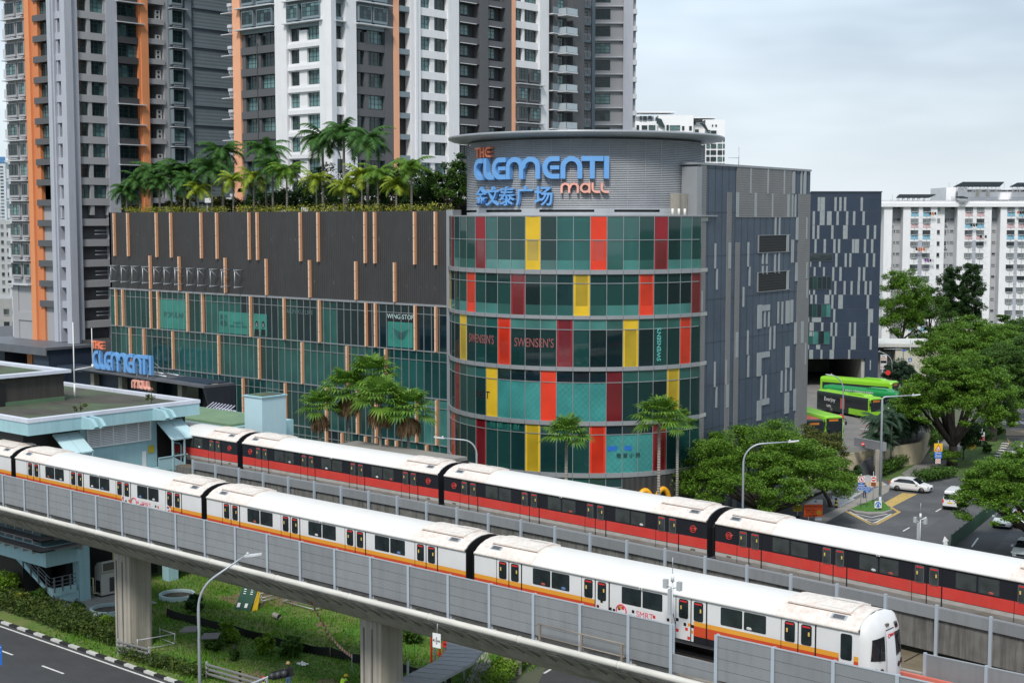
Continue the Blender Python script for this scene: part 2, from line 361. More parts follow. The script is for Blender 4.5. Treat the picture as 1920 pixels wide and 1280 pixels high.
# door frame and handrail on the barrier
hr = thing('handrail', 'low brown metal handrail outside the noise barrier beside the camera mast', 'railing', (-41, ptA(-41, -2.75)[1], 9.1))
m = MB(); ha = [-43.9, -41.3, -38.9]
for u in ha:
    x, y = ptA(u, -2.65); m.box(x - .05, y - .05, 9.0, x + .05, y + .05, 10.25)
for z in (9.65, 10.25):
    x0, y0 = ptA(ha[0] - .15, -2.65); x1, y1 = ptA(ha[-1] + .15, -2.65); m.rod((x0, y0, z), (x1, y1, z), .035)
m.build('rail', mat('rusty_steel', (.28, .24, .2), .6, .3, var=.2), hr, True)
# ---- far viaduct (under the red and black train)
def deck_b(p, t):
    m = MB()
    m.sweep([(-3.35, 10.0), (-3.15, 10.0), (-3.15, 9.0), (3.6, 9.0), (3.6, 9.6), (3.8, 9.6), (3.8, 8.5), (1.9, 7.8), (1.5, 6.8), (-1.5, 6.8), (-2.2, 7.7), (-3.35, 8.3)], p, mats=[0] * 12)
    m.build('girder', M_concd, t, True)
    l = MB(); l.sweep([(-3.14, 9.8), (-3.14, 10.02), (-2.05, 9.95), (-1.95, 9.1), (-2.1, 9.1), (-2.2, 9.75)], p); l.build('service_ledge', M_brown, t, True)
    b = MB(); b.sweep([(-1.9, 9.01), (-1.9, 9.06), (2.2, 9.06), (2.2, 9.01)], p); b.build('track_bed', M_ballast, t, True)
via_b = viaduct('railway_viaduct', 'stained dark concrete viaduct carrying the red and black train', vb, -112, -4, None, deck_b)
lowb = MB(); lowb.sweep([(-6.9, 7.9), (-6.9, 8.05), (-3.4, 8.05), (-3.4, 7.5), (-6.0, 7.4)], track(vb, 1.6, -46, -4)); lowb.build('lower_slab', M_brown, via_b, True)
for k in range(13):
    u = -44 + k * 2.6 + .5; x, y, nx, ny = track(vb, -2.6, u, u + .1)[0]
    q = MB(); q.box(x - .03, y - 1.0, 8.06, x + .03, y + .7, 8.075); q.build('slab_joint', M_black, via_b, True)
sb = thing('noise_barrier', 'shallow grey plank barrier on tall posts in front of the red and black train', 'noise barrier', (-60, vb(-60) - 1.9, 9.9))
usB = [-93.74 + 2.905 * k for k in range(0, 28)]
for i, u in enumerate(usB):
    x, y = u, vb(u) - 1.9
    zt = 10.72
    m = MB(); m.box(x - .08, y - .12, 8.05 if u > -46 else 8.4, x + .08, y + .02, zt + .06, 0)
    if u > -46: m.box(x - .12, y - .35, 8.05, x + .12, y + .12, 8.12, 0); m.rod((x, y - .3, 8.1), (x + .0, y, 8.3), .03)
    m.build('post', M_panelp, sb, True)
    if i + 1 < len(usB):
        x1, y1 = usB[i + 1], vb(usB[i + 1]) - 1.9; m = MB()
        for a, b, o, mi in ((10.02, 10.60, 0, 0), (10.60, 10.68, .0, 1)):
            m.add([(x + .08, y + o, a), (x1 - .08, y1 + o, a), (x1 - .08, y1 + o + .08, a), (x + .08, y + o + .08, a), (x + .08, y + o, b), (x1 - .08, y1 + o, b), (x1 - .08, y1 + o + .08, b), (x + .08, y + o + .08, b)],
                  [(0, 3, 2, 1), (4, 5, 6, 7), (0, 1, 5, 4), (1, 2, 6, 5), (2, 3, 7, 6), (3, 0, 4, 7)], mi)
        m.build('panel', [M_panel, M_steel], sb, True)
for px, lab in ((-74, 'dark round pier under the far viaduct, left'), (-40, 'dark round pier under the far viaduct, right')):
    o = thing('viaduct_pier', lab, 'pier', (px, vb(px) + 1.6, -.3), 0, 'piers under the far viaduct'); pier_mesh(7.2).build('shaft', M_pier, o)
# far side barrier of the near viaduct, seen past the nose of the white train
fb = thing('noise_barrier', 'short grey barrier beyond the nose of the white train', 'noise barrier', (-22, va(-22) + 5.4, 9.2))
for k in range(6):
    u = -27.6 + 2.9 * k; x, y = u, va(u) + 5.5; m = MB(); m.box(x - .07, y - .1, 8.9, x + .07, y + .04, 10.22); m.build('post', M_panelp, fb, True)
    m = MB(); m.box(x + .07, y - .03, 8.9, x + 2.83, y + .03, 10.12, 0); m.box(x + .07, y - .04, 10.12, x + 2.83, y + .04, 10.17, 1); m.build('panel', [M_panel, M_steel], fb, True)
rb = MB(); rb.prism([(-25.2, va(-25) + 6.6, 9.55), (-9, va(-9) + 6.0, 9.75), (-9, va(-9) + 6.6, 9.85), (-24.5, va(-25) + 6.9, 9.6)], (0, 0, .1)); rb.prism([(-30, va(-25) + 5.2, 9.0), (-9, va(-9) + 4.6, 9.0), (-9, va(-9) + 4.8, 9.0), (-30, va(-25) + 5.4, 9.0)], (0, 0, .2))
o = rb.build('conductor_cover', mat('faded_red_paint', (.62, .16, .12), .6, var=.15)); tag(o, 'faded red cover strip running beside the track past the white train nose', 'track cover')
# ------------------------------------------------------------------ trains
M_tw = mat('train_white', (.74, .74, .74), .32, var=.02, dirt=(.5, .46, .4), damt=.2, dscale=(.6, .6, .3))
M_tr_roof = mat('train_roof', (.72, .71, .69), .5, var=.03, dirt=(.62, .57, .5), damt=.35, dscale=(.25, 1.5, 1.5))
M_tr_end = mat('train_roof_worn', (.72, .68, .63), .6, var=.06, scale=3, dirt=(.55, .33, .25), damt=.6, dscale=(1.7, 1.7, 1.7))
M_tor = mat('train_orange', (.80, .36, .045), .35, var=.03)
M_tre = mat('train_vermilion', (.62, .08, .03), .35, var=.03)
M_tred = mat('train_red', (.62, .055, .045), .35, var=.08, scale=1.5, dirt=(.45, .12, .09), damt=.3)
M_tblk = mat('train_black', (.018, .020, .026), .3, var=.08)
M_tskirt = mat('train_skirt', (.44, .42, .40), .45, var=.06, dirt=(.26, .18, .11), damt=.7, dscale=(.5, .5, 1.5))
M_tglass = mat('train_glass', (.018, .028, .030), .06, spec=.6, var=.5, scale=1.2, col2=(.05, .065, .065), c2t=(.45, .7))
M_tglassb = mat('train_glass_grey', (.05, .058, .058), .12, spec=.7, var=.4, scale=1.4, col2=(.10, .105, .10), c2t=(.45, .7))
M_pass = [mat('shirt_%s' % n, c, .8) for n, c in (('white', (.6, .6, .6)), ('blue', (.12, .22, .45)), ('green', (.06, .3, .08)), ('red', (.4, .08, .06)))]
ROOF = [(1.6, 3.02), (1.67, 3.03), (1.67, 3.13), (1.52, 3.20), (1.38, 3.34), (1.1, 3.50), (.7, 3.64), (.3, 3.71)]
PROF_R = ROOF + [(-a, b) for a, b in reversed(ROOF)]
CARL = 22.5
def roof_z(y):
    y = abs(y)
    for (a, b), (c, d) in zip(ROOF[3:], ROOF[4:] + [(0, 3.72)]):
        if c <= y <= a: return b + (d - b) * (a - y) / (a - c)
    return 3.2
def rrect(x0, z0, x1, z1, r, y, n=4):
    pts = []
    for cx, cz, a0 in ((x1 - r, z1 - r, 0), (x0 + r, z1 - r, 90), (x0 + r, z0 + r, 180), (x1 - r, z0 + r, 270)):
        for i in range(n + 1):
            a = R(a0 + 90 * i / n); pts.append((cx + r * math.cos(a), y, cz + r * math.sin(a)))
    return pts
_tm = {}
def train_meshes(kind):
    red = kind == 'red'; L = CARL; g = M_tglassb if red else M_tglass
    D_ = {}
    b = MB()   # body sides by colour band
    if red: bands = [(.95, 1.2, 3), (1.2, 1.42, 3), (1.42, 2.05, 1), (2.05, 3.02, 2)]
    else: bands = [(.95, 1.28, 2), (1.28, 1.76, 3), (1.76, 1.98, 1), (1.98, 3.02, 0)]
    for z0, z1, mi in bands:
        inn = .08 if z0 < 1.0 else 0
        b.add([(0, -1.6 + inn, z0), (L, -1.6 + inn, z0), (L, -1.6, z1), (0, -1.6, z1), (0, 1.6 - inn, z0), (L, 1.6 - inn, z0), (L, 1.6, z1), (0, 1.6, z1)],
              [(0, 1, 2, 3), (5, 4, 7, 6), (0, 3, 7, 4), (1, 5, 6, 2)], mi)
    if red:
        for z in (1.42, 2.05): b.box(0.01, -1.603, z - .012, L - .01, -1.598, z + .012, 2)
    b.box(.02, -1.5, .9, L - .02, 1.5, .96, 2); e_ = [(y * .985, z - .015) for y, z in PROF_R] + [(-1.57, .97), (1.57, .97)]
    for x_ in (-.02, L + .005): b.prism([(x_, y, z) for y, z in e_], (.015, 0, 0), 2 if red else 4)
    D_['body'] = b.mesh('body', [M_tw, M_tred if red else M_tor, M_tblk, M_tskirt if red else M_tre, M_black])
    r = MB(); E = 4.1
    for (xa, xb, mi) in ((0, E, 1), (E, L - E, 0), (L - E, L, 1)):
        r.sweep([(o, z) for o, z in PROF_R], [(xa, 0, 0, 1), (xb, 0, 0, 1)], mi, closed=False, smooth=True)
    r.prism([(0, y, z) for y, z in PROF_R], (.03, 0, 0), 1); r.prism([(L - .03, y, z) for y, z in PROF_R], (.03, 0, 0), 1)
    D_['roof'] = r.mesh('roof', [M_tr_roof, M_tr_end])
    a = MB(); ys = [-.95, -.7, -.35, 0, .35, .7, .95]
    prof = [(y, roof_z(y) + .10) for y in ys] + [(y, roof_z(y) - .05) for y in reversed(ys)]
    a.sweep(prof, [(0, 0, 0, 1), (3.1, 0, 0, 1)], 0)
    for y0 in (-.8, .15): a.add([(1.6, y0, roof_z(y0) + .115), (2.9, y0, roof_z(y0) + .115), (2.9, y0 + .6, roof_z(y0 + .6) + .125), (1.6, y0 + .6, roof_z(y0 + .6) + .125)], [(0, 1, 2, 3)], 0)
    a.box(-.02, -.97, roof_z(.95) - .02, 3.12, -.94, roof_z(.95) + .03, 1)
    D_['air_conditioner'] = a.mesh('air_conditioner', [M_tr_end, mat('roof_seam', (.16, .09, .07), .8)])
    v = MB(); y0, y1 = -1.33, -1.08; z0, z1 = roof_z(1.33) + .02, roof_z(1.08) + .03
    v.add([(0, y0, z0), (.75, y0, z0), (.75, y1, z1), (0, y1, z1)], [(0, 1, 2, 3)], 1)
    for k in range(5):
        f0 = .12 + .17 * k; ya, za = y0 + (y1 - y0) * f0, z0 + (z1 - z0) * f0; yb, zb = y0 + (y1 - y0) * (f0 + .09), z0 + (z1 - z0) * (f0 + .09)
        v.add([(.1, ya, za + .012), (.65, ya, za + .012), (.65, yb, zb + .012), (.1, yb, zb + .012)], [(0, 1, 2, 3)], 0)
    D_['roof_vent'] = v.mesh('roof_vent', [M_black, M_steel])
    d = MB()                       # double door, centred on x = 0
    base = M_tblk if red else M_tw
    for s in (-1, 1):
        c = s * .42
        d.prism(rrect(c - .26, 2.02, c + .26, 2.93, .09, -1.628), (0, .02, 0), 2 if not red else 3)
        d.prism(rrect(c - .225, 2.06, c + .225, 2.90, .07, -1.634), (0, .02, 0), 0)
        d.box(c - .2, -1.640, 2.80, c + .2, -1.632, 2.87, 1)
        d.box(c - s * .0 + (-.17 if s < 0 else .09), -1.640, 2.44, c + (-.09 if s < 0 else .17), -1.632, 2.62, 4)
        d.prism([(c - .41, -1.606, .98), (c + .41, -1.606, .98), (c + .41, -1.606, 3.0), (c - .41, -1.606, 3.0)], (0, -.001, 0), 5) if False else None
    for x, ww in ((-.86, .012), (0, .025), (.87, .035)): d.box(x - ww, -1.612, 1.0, x + ww, -1.600, 3.0, 2)
    D_['door'] = d.mesh('door', [g, M_rd, M_black, mat('door_frame_grey', (.12, .125, .13), .4), mat('sticker_yellow', (.72, .5, .12), .5)])
    wd = MB()
    for s in (-1, 1):
        c = s * .625
        wd.prism(rrect(c - .58, 2.10, c + .58, 2.93, .06, -1.616), (0, .02, 0), 1)
        wd.prism(rrect(c - .555, 2.125, c + .555, 2.905, .05, -1.622), (0, .02, 0), 0)
    D_['window'] = wd.mesh('window', [g, M_black if not red else mat('window_seal', (.03, .032, .036), .5)])
    gw = MB()
    gp = [(-1.12, 1.0), (-1.12, 2.7), (-.9, 3.0), (-.5, 3.15), (.5, 3.15), (.9, 3.0), (1.12, 2.7), (1.12, 1.0)]
    for k in range(6): x = k * .11; f = 1.0 if k % 2 else .95; gw.prism([(x, y * f, z * (.98 if k % 2 == 0 else 1)) for y, z in gp], (.09, 0, 0), 0)
    D_['gangway'] = gw.mesh('gangway', [M_black])
    if red:
        lg = MB(); c0 = (0, 0, 0)
        ring = [(.20 * math.cos(2 * math.pi * i / 20), -1.615, 2.5 + .20 * math.sin(2 * math.pi * i / 20)) for i in range(21)]
        lg.tube(ring, .026, 4, 0, False, False)
        lg.tube([(-.27, -1.618, 2.42), (-.1, -1.618, 2.56), (.1, -1.618, 2.56), (.14, -1.618, 2.5)], .03, 4); lg.tube([(.27, -1.618, 2.58), (.1, -1.618, 2.44), (-.1, -1.618, 2.44), (-.14, -1.618, 2.5)], .03, 4)
        D_['logo'] = lg.mesh('logo', [M_tred])
    nv = MB(); nv.box(-.17, -1.612, 1.22, .17, -1.600, 1.31, 0); D_['number_plate'] = nv.mesh('number_plate', [mat('worn_bronze', (.13, .11, .08), .6)])
    cm_ = MB(); cm_.box(-.09, -1.72, 3.0, .09, -1.6, 3.1, 0); cm_.box(-.04, -1.73, 3.02, .04, -1.719, 3.07, 1); D_['camera_housing'] = cm_.mesh('camera_housing', [M_tw, M_black])
    return D_
def shorten(): pass
def make_car(kind, parent, u0, u1, fn, k, skip_gang=False):
    if kind not in _tm: _tm[kind] = train_meshes(kind)
    D_ = _tm[kind]
    y0, y1 = fn(u0) + 1.6, fn(u1) + 1.6; ang = math.atan2(y1 - y0, u1 - u0)
    e = bpy.data.objects.new('carriage', D_['body']); COL.objects.link(e); e.parent = parent
    e.matrix_parent_inverse = Matrix.Translation(parent.location).inverted()
    e.location = (u0, y0, RAILZ); e.rotation_euler.z = ang; e.scale.x = math.hypot(u1 - u0, y1 - y0) / CARL
    def c(n, x): return inst(D_[n], n, e, (x, 0, 0))
    c('roof', 0)
    c('air_conditioner', .75); c('air_conditioner', CARL - .75 - 3.1)
    c('roof_vent', .85 if kind == 'white' else .8); c('roof_vent', CARL - 1.55)
    for x in (2.45, 8.15, 13.85, 19.55): c('door', x)
    for x in (5.3, 11.0, 16.7): c('window', x)
    c('number_plate', 1.0); c('number_plate', CARL - 1.0); c('camera_housing', 11.0)
    if kind == 'red': c('logo', .75 + .25); c('logo', CARL - 1.0)
    if not skip_gang: inst(D_['gangway'], 'gangway', e, (CARL, 0, 0))
    # passengers seen through the windows: heads and shoulders against the glass
    rr = random.Random(k * 7 + (3 if kind == 'red' else 0))
    for x in (5.3, 11.0, 16.7):
        for s in (-.62, .62):
            if rr.random() < .5:
                px = x + s + rr.uniform(-.3, .3); mi = rr.choice([0, 0, 0, 1, 0, 3])
                ps = MB(); ps.lathe([(.0, 0), (.14, .01), (.15, .08), (.09, .13), (.0, .14)], (0, 0, 2.13), 8, 0); ps.v = [(px + a, -1.625 + b * .04, c) for a, b, c in ps.v]; ps.build('passenger', M_pass[mi], e)
    return e
wt = thing('train', 'white metro train with orange stripe and rounded driving cab on the near viaduct', 'train', (-60, va(-60) + 1.6, RAILZ))
carsA = [(-120.3, -97.8), (-97.1, -74.5), (-73.9, -51.3), (-50.65, -28.15)]
wc = [make_car('white', wt, a, b, va, i, i == 3) for i, (a, b) in enumerate(carsA)]
rt = thing('train', 'red, black and white metro train on the far viaduct in front of the mall', 'train', (-60, vb(-60) + 1.6, RAILZ))
carsB = [(-112.3, -90.55), (-89.85, -68.35), (-67.7, -45.5), (-44.8, -22.6), (-21.9, 0)]
rc = [make_car('red', rt, a, b, vb, i, i == 4) for i, (a, b) in enumerate(carsB)]
# white break in the orange stripe with scattered colour squares
sq = [mat('square_%s' % n, c, .4) for n, c in (('orange', (.8, .3, .03)), ('black', (.01, .01, .01)), ('red', (.7, .03, .03)))]
for car, xa, xb in ((wc[1], 13.6, 19.2), (wc[3], 8.15, 14.0)):
    m = MB(); m.box(xa, -1.6045, .99, xb, -1.598, 2.021, 0)
    rr = random.Random(int(xa * 10))
    for k in range(34):
        f = rr.random() ** 1.7; side = rr.choice((0, 1)); x = (xa + f * (xb - xa) * .5) if side == 0 else (xb - f * (xb - xa) * .5); z = rr.uniform(1.1, 2.0 - .25 * f); s = .075
        m.box(x - s, -1.608, z - s, x + s, -1.602, z + s, rr.choice((1, 2, 2, 3)))
    m.build('livery_panel', [M_tw] + sq, car)
    lg = MB(); cx = (xa + xb) / 2 - 1.3
    lg.tube([(cx + .3 * math.cos(a * math.pi / 8), -1.612, 1.72 + .3 * math.sin(a * math.pi / 8)) for a in range(17)], .04, 4, 0, False, False)
    lg.build('logo', mat('livery_pink', (.75, .12, .2), .4), car)
    me = textmesh('SMRT', .42, .004); me.materials.clear(); me.materials.append(MATS['livery_pink']); me.transform(Matrix(((1, 0, 0, cx + 1.4), (0, 0, -1, -1.612), (0, 1, 0, 1.72), (0, 0, 0, 1))))
    inst(me, 'lettering', car)
# ---- driving cab at the right end of the white train
cab = bpy.data.objects.new('cab', None); COL.objects.link(cab); cab.parent = wc[3]; cab.location = (CARL, 0, 0)
prf = [(1.56, .62), (1.6, 1.0), (1.6, 1.6), (1.6, 2.2), (1.6, 2.6), (1.58, 2.9), (1.52, 3.15), (1.38, 3.36), (1.1, 3.52), (.7, 3.63), (.01, 3.70)]
def xf(z): return .74 - .26 * max(0, (z - 1.2) / 2.5) ** 1.6 - .36 * max(0, (z - 2.9) / .8) ** 2
def cabpt(k, t, off=0):
    w_, z = prf[k] if isinstance(k, int) else k
    d = .36 * abs(t) ** 3.4
    return (xf(z) - d * (1 if z < 3.2 else max(.1, (3.72 - z) / .52)) + off, w_ * t, z)
m = MB(); NT = 12; vs = []; fs = []
for k in range(len(prf)):
    vs.append((0, -prf[k][0], prf[k][1]))
    for j in range(NT + 1): vs.append(cabpt(k, -1 + 2 * j / NT))
    vs.append((0, prf[k][0], prf[k][1]))
n = NT + 3
for k in range(len(prf) - 1):
    for j in range(n - 1): fs.append((k * n + j, k * n + j + 1, (k + 1) * n + j + 1, (k + 1) * n + j))
m.add(vs, fs, 0, True)
m.build('cab_shell', [M_tw], cab)
def wsec(z):
    for (a, b), (c, d) in zip(prf, prf[1:]):
        if b <= z <= d: return a + (c - a) * (z - b) / (d - b)
    return 1.6
def cpatch(mb, quad, mi, off=.015, n=5):
    """quad in (y, z): bl, br, tr, tl"""
    g = []
    for i in range(n + 1):
        for j in range(n + 1):
            s, t = i / n, j / n
            y = (quad[0][0] * (1 - s) + quad[1][0] * s) * (1 - t) + (quad[3][0] * (1 - s) + quad[2][0] * s) * t
            z = (quad[0][1] * (1 - s) + quad[1][1] * s) * (1 - t) + (quad[3][1] * (1 - s) + quad[2][1] * s) * t
            w_ = wsec(z); g.append(cabpt((w_, z), y / w_, off))
    mb.add(g, [(i * (n + 1) + j, (i + 1) * (n + 1) + j, (i + 1) * (n + 1) + j + 1, i * (n + 1) + j + 1) for i in range(n) for j in range(n)], mi, True)
m = MB(); cpatch(m, [(-1.42, 1.85), (-.52, 1.72), (-.46, 2.78), (-1.28, 2.74)], 0, .02); m.build('windscreen', [mat('cab_glass', (.01, .012, .015), .05, spec=.7)], cab)
m = MB(); cpatch(m, [(.52, 1.72), (1.42, 1.85), (1.28, 2.74), (.46, 2.78)], 0, .02); m.build('windscreen', [MATS['cab_glass']], cab)
m = MB(); cpatch(m, [(.62, 2.92), (.98, 2.9), (.92, 3.16), (.58, 3.18)], 0, .02); m.build('destination_display', [MATS['cab_glass']], cab)
m = MB(); cpatch(m, [(-.45, .75), (.45, .75), (.36, 2.98), (-.36, 2.98)], 0, .05); cpatch(m, [(-.38, 2.98), (.38, 2.98), (.36, 3.02), (-.36, 3.02)], 1, .06); m.build('front_door', [mat('door_white', (.82, .82, .84), .4, var=.01), M_black], cab)
for y, z in ((-1.15, 1.35), (-.78, 1.30), (1.15, 1.35), (.78, 1.30)):
    m = MB(); p = cabpt((1.6, z), y / 1.6, .0); m.rod((p[0] - .1, p[1], p[2]), (p[0] + .03, p[1] + (.02 if y > 0 else -.02), p[2]), .12, n=12, m=0); m.rod((p[0] + .03, p[1], p[2]), (p[0] + .04, p[1], p[2]), .085, n=12, m=1)
    m.build('headlight', [M_black, mat('lamp_red', (.12, .02, .02), .2)], cab)
m = MB(); m.box(-.02, -1.4, .1, .6, 1.4, .62, 0); m.build('coupler_skirt', [M_black], cab)
m = MB(); p0 = cabpt((1.5, 2.92), -.2, 0); ring = [(xf(2.72) + .07, -.14 + .09 * math.cos(a * .524), 2.74 + .09 * math.sin(a * .524)) for a in range(13)]; m.tube(ring, .014, 4, 0, False, False); m.build('logo', [M_rd], cab)
me = textmesh('SMRT', .17, .004, .006); me.materials.clear(); me.materials.append(M_rd); me.transform(Matrix(((0, 0, 1, xf(2.72) + .07), (1, 0, 0, .16), (0, 1, 0, 2.74), (0, 0, 0, 1)))); inst(me, 'lettering', cab)
m = MB(); m.box(xf(3.1) - .05, -.2, 3.14, xf(3.1) + .05, .02, 3.24, 0); m.build('number_plate', [MATS['worn_bronze']], cab)
m = MB(); m.prism(rrect(-.85, 1.75, -.3, 2.9, .1, -1.63), (0, .03, 0), 0); m.prism(rrect(-.93, .95, -.22, 2.98, .06, -1.615), (0, .01, 0), 1); m.build('cab_door', [M_tglass, M_tw], cab)
for y, z0 in ((-.97, 1.7), (.97, 1.7)):
    m = MB(); p = cabpt((1.6, 1.78), y / 1.6, .05); q = cabpt((1.6, 2.4), y * .8 / 1.6, .05); m.tube([p, q], .018, 5); m.build('wiper', M_black, cab)
# ---- masts with radio boxes and cameras
def mast(x, y, z, h, label):
    t = thing('camera_mast', label, 'camera mast', (x, y, z), 0, 'masts with cameras')
    m = MB(); m.rod((0, 0, 0), (0, 0, h), .05, .035, 8); m.rod((0, 0, 0), (0, 0, h * .35), .08, .08, 8); m.rod((0, 0, h), (0, 0, h + .75), .015); m.build('pole', M_steel, t)
    m = MB(); m.rod((0, 0, h * .92), (0, 0, h), .09, .07); m.build('antenna', M_wh, t)
    m = MB(); m.box(-.2, -.1, h * .58, -.04, .1, h * .84); m.build('radio_box', M_grey, t)
    for s in (-1, 1):
        m = MB(); m.rod((0, 0, h * .85), (s * .42, 0, h * .88), .025); m.box(s * .38 - .1, -.1, h * .84, s * .38 + .1, .1, h * .93); m.build('antenna_box', M_grey, t)
    m = MB(); m.tube([(.05, 0, h * .6), (.16, 0, h * .52), (.12, 0, h * .4), (.05, 0, h * .36)], .02, 5); m.build('cable', M_black, t)
    return t
x_, y_ = ptA(-36.9, -1.45); mast(x_, y_, 9.0, 4.7, 'thin mast with white radio boxes beside the white train at the barrier gap')
# ================================================================== the mall
M_clad = mat('dark_ribbed_cladding', (.050, .050, .052), .55, .2, var=.1, wave=(0, .3, .45), dirt=(.085, .085, .085), damt=.25, dscale=(1, 1, .15))
M_fin = mat('fin_orange', (.74, .36, .19), .5, var=.06, dirt=(.45, .25, .14), damt=.4)
M_fins = mat('fin_lit_front', (.70, .52, .40), .5, var=.05)  # paler fin front: the light falling on it is put into the colour
M_band = mat('aluminium_band', (.34, .35, .37), .45, .4, var=.06)
M_mull = mat('mullion', (.30, .33, .34), .4, .4)
def gl(name, c, r=.06): return mat(name, c, r, spec=.9, var=.28, scale=.35, bump=.003, bscale=.9)
GLT = [gl('mall_glass_teal', (.016, .088, .080)), gl('mall_glass_deep', (.008, .046, .046)), gl('mall_glass_dark', (.006, .018, .026)), gl('mall_glass_pale', (.05, .19, .175))]
for _m in GLT:
    _m.node_tree.nodes['Principled BSDF'].inputs['IOR'].default_value = 1.55
M_gpost = gl('poster_teal', (.03, .22, .18), .2)
VF = 108.7
mall = thing('shopping_mall', 'shopping mall with dark ribbed upper wall, green glass floors and a round glass corner tower', 'building', (-120, VF, 0))
UL, UR = -162.3, -102.0
# --- long wing: body and cladding
m = MB(); m.box(UL + .3, VF + .35, 0, UR - .3, VF + 52, 30.2, 0); m.build('long_wing', [mat('roof_slab', (.25, .25, .24), .9)], mall, True)
m = MB(); m.box(UL, VF, 21.05, UR, VF + .4, 30.8, 0); m.box(UL, VF, 21.05, UL + .4, VF + 20, 30.8, 0); m.box(UL, VF + .4, 30.2, UR, VF + .7, 30.75, 0); m.build('ribbed_cladding', [M_clad], mall, True)
m = MB(); m.box(UL - .05, VF - .12, 20.85, UR, VF + .3, 21.06, 0); m.build('aluminium_sill', [M_band], mall, True)
m = MB(); m.box(UR, VF - .1, 0, UR + .9, VF + 1.2, 30.9, 0); m.build('corner_strip', [M_band], mall, True)
rows = [(21.0, 16.1), (16.1, 11.2), (11.2, 6.3), (6.3, 1.5)]
rr = random.Random(3)
NC = 54; cw = (UR - UL) / NC
def gtone(r, i):
    x = i / NC
    if r == 0: p = [.6, .3, .1, 0] if x < .44 else [.08, .17, .75, 0]
    elif r == 1: p = [.75, .25, 0, 0]
    elif r == 2: p = [.5, .45, .05, 0] if x < .86 else [.3, 0, 0, .7]
    else: p = [.2, .5, .3, 0]
    t = rr.random(); s = 0
    for k, q in enumerate(p):
        s += q
        if t < s: return k
    return 0
for r, (zt, zb) in enumerate(rows):
    m = MB(); tone = 0
    for i in range(NC):
        if i % 3 == 0 or rr.random() < .25: tone = gtone(r, i)
        a = UL + i * cw; tr = zt - 1.0; t1 = 1 if tone == 0 and rr.random() < .6 else tone
        d = rr.uniform(-.012, .012); e = rr.uniform(-.012, .012)
        m.quad((a, VF + .02 + d, zb), (a + cw, VF + .02 - d, zb), (a + cw, VF + .02 - d + e, tr), (a, VF + .02 + d + e, tr), tone)
        m.quad((a, VF + .02, tr), (a + cw, VF + .02, tr), (a + cw, VF + .02, zt), (a, VF + .02, zt), t1)
        m.box(a - .03, VF - .07, zb + .05, a + .03, VF + .03, zt - .05, 4)
    m.box(UL, VF - .06, tr - .03, UR, VF + .025, tr + .03, 4); m.box(UL, VF - .09, zb - .06, UR, VF + .03, zb + .06, 4)
    m.build('glazing', GLT + [M_mull], mall, True)
fins = [(30.72, 25.2, 450, [213.3, 238.8, 292.2, 319.4, 375.9, 405.4, 465.9, 481.3, 562, 595.2, 683.2, 701.3, 776.2, 815.2]),
        (25.35, 21.15, 520, [280.5, 334.9, 421.2, 498.1, 579.4, 666, 738.6]),
        (20.9, 16.15, 600, [217, 229.8, 281.8, 295.6, 350.7, 379.2, 468.7, 531.7, 597.7, 685.2, 702.7, 777.2, 816.2]),
        (16.0, 11.25, 700, [244.2, 270.1, 324.1, 409.8, 485.4, 565.7, 649.9, 722.1]),
        (11.1, 6.35, 770, [455.3, 534.2, 611, 668.7, 704, 779.6, 817.5]),
        (6.2, 1.6, 830, [611, 640, 684, 704, 723.7, 742, 799])]
for zt, zb, py, xs in fins:
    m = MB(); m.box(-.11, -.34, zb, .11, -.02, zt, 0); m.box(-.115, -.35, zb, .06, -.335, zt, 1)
    for k in range(1, 4): m.box(-.118, -.355, zb + (zt - zb) * k / 4 - .02, .118, -.33, zb + (zt - zb) * k / 4 + .02, 2)
    me = m.mesh('fin', [M_fin, M_fins, mat('fin_joint', (.25, .12, .06), .6)])
    for x in xs: inst(me, 'fin', mall, (onV(x, py, VF - .3)[0], VF, 0), world=True)
# sign brackets standing off the cladding
m = MB(); r_ = .055
m.rod((0, -1.25, -1.0), (0, -1.25, 1.0), r_); m.rod((0, -1.25, 1.0), (0, 0, 1.0), r_); m.rod((0, -1.25, -1.0), (0, 0, -1.0), r_); m.rod((0, -1.25, .95), (0, -.05, -.1), r_)
for z in (-1, 1): m.box(-.09, -1.34, z - .09, .09, -1.16, z + .09)
me = m.mesh('sign_bracket', [M_steel])
for z in [620, 678, 737, 797, 860, 917, 977, 1045, 1105, 1174, 1237, 1310]:
    inst(me, 'sign_bracket', mall, (onV(z / 2.977, 520, VF - 1.25)[0], VF, 22.95), world=True)
# scuffs in the cladding
m = MB(); rr = random.Random(5)
for k in range(42):
    u = rr.uniform(UL + 1, UR - 1); z = rr.choice((27.4, 27.6, 27.9, 23.0)) + rr.uniform(-.4, .4); h = rr.uniform(.1, .35); m.box(u, VF - .008, z, u + rr.uniform(.03, .09), VF, z + h)
m.build('scuff_marks', mat('bare_metal', (.22, .22, .23), .5, .5), mall, True)
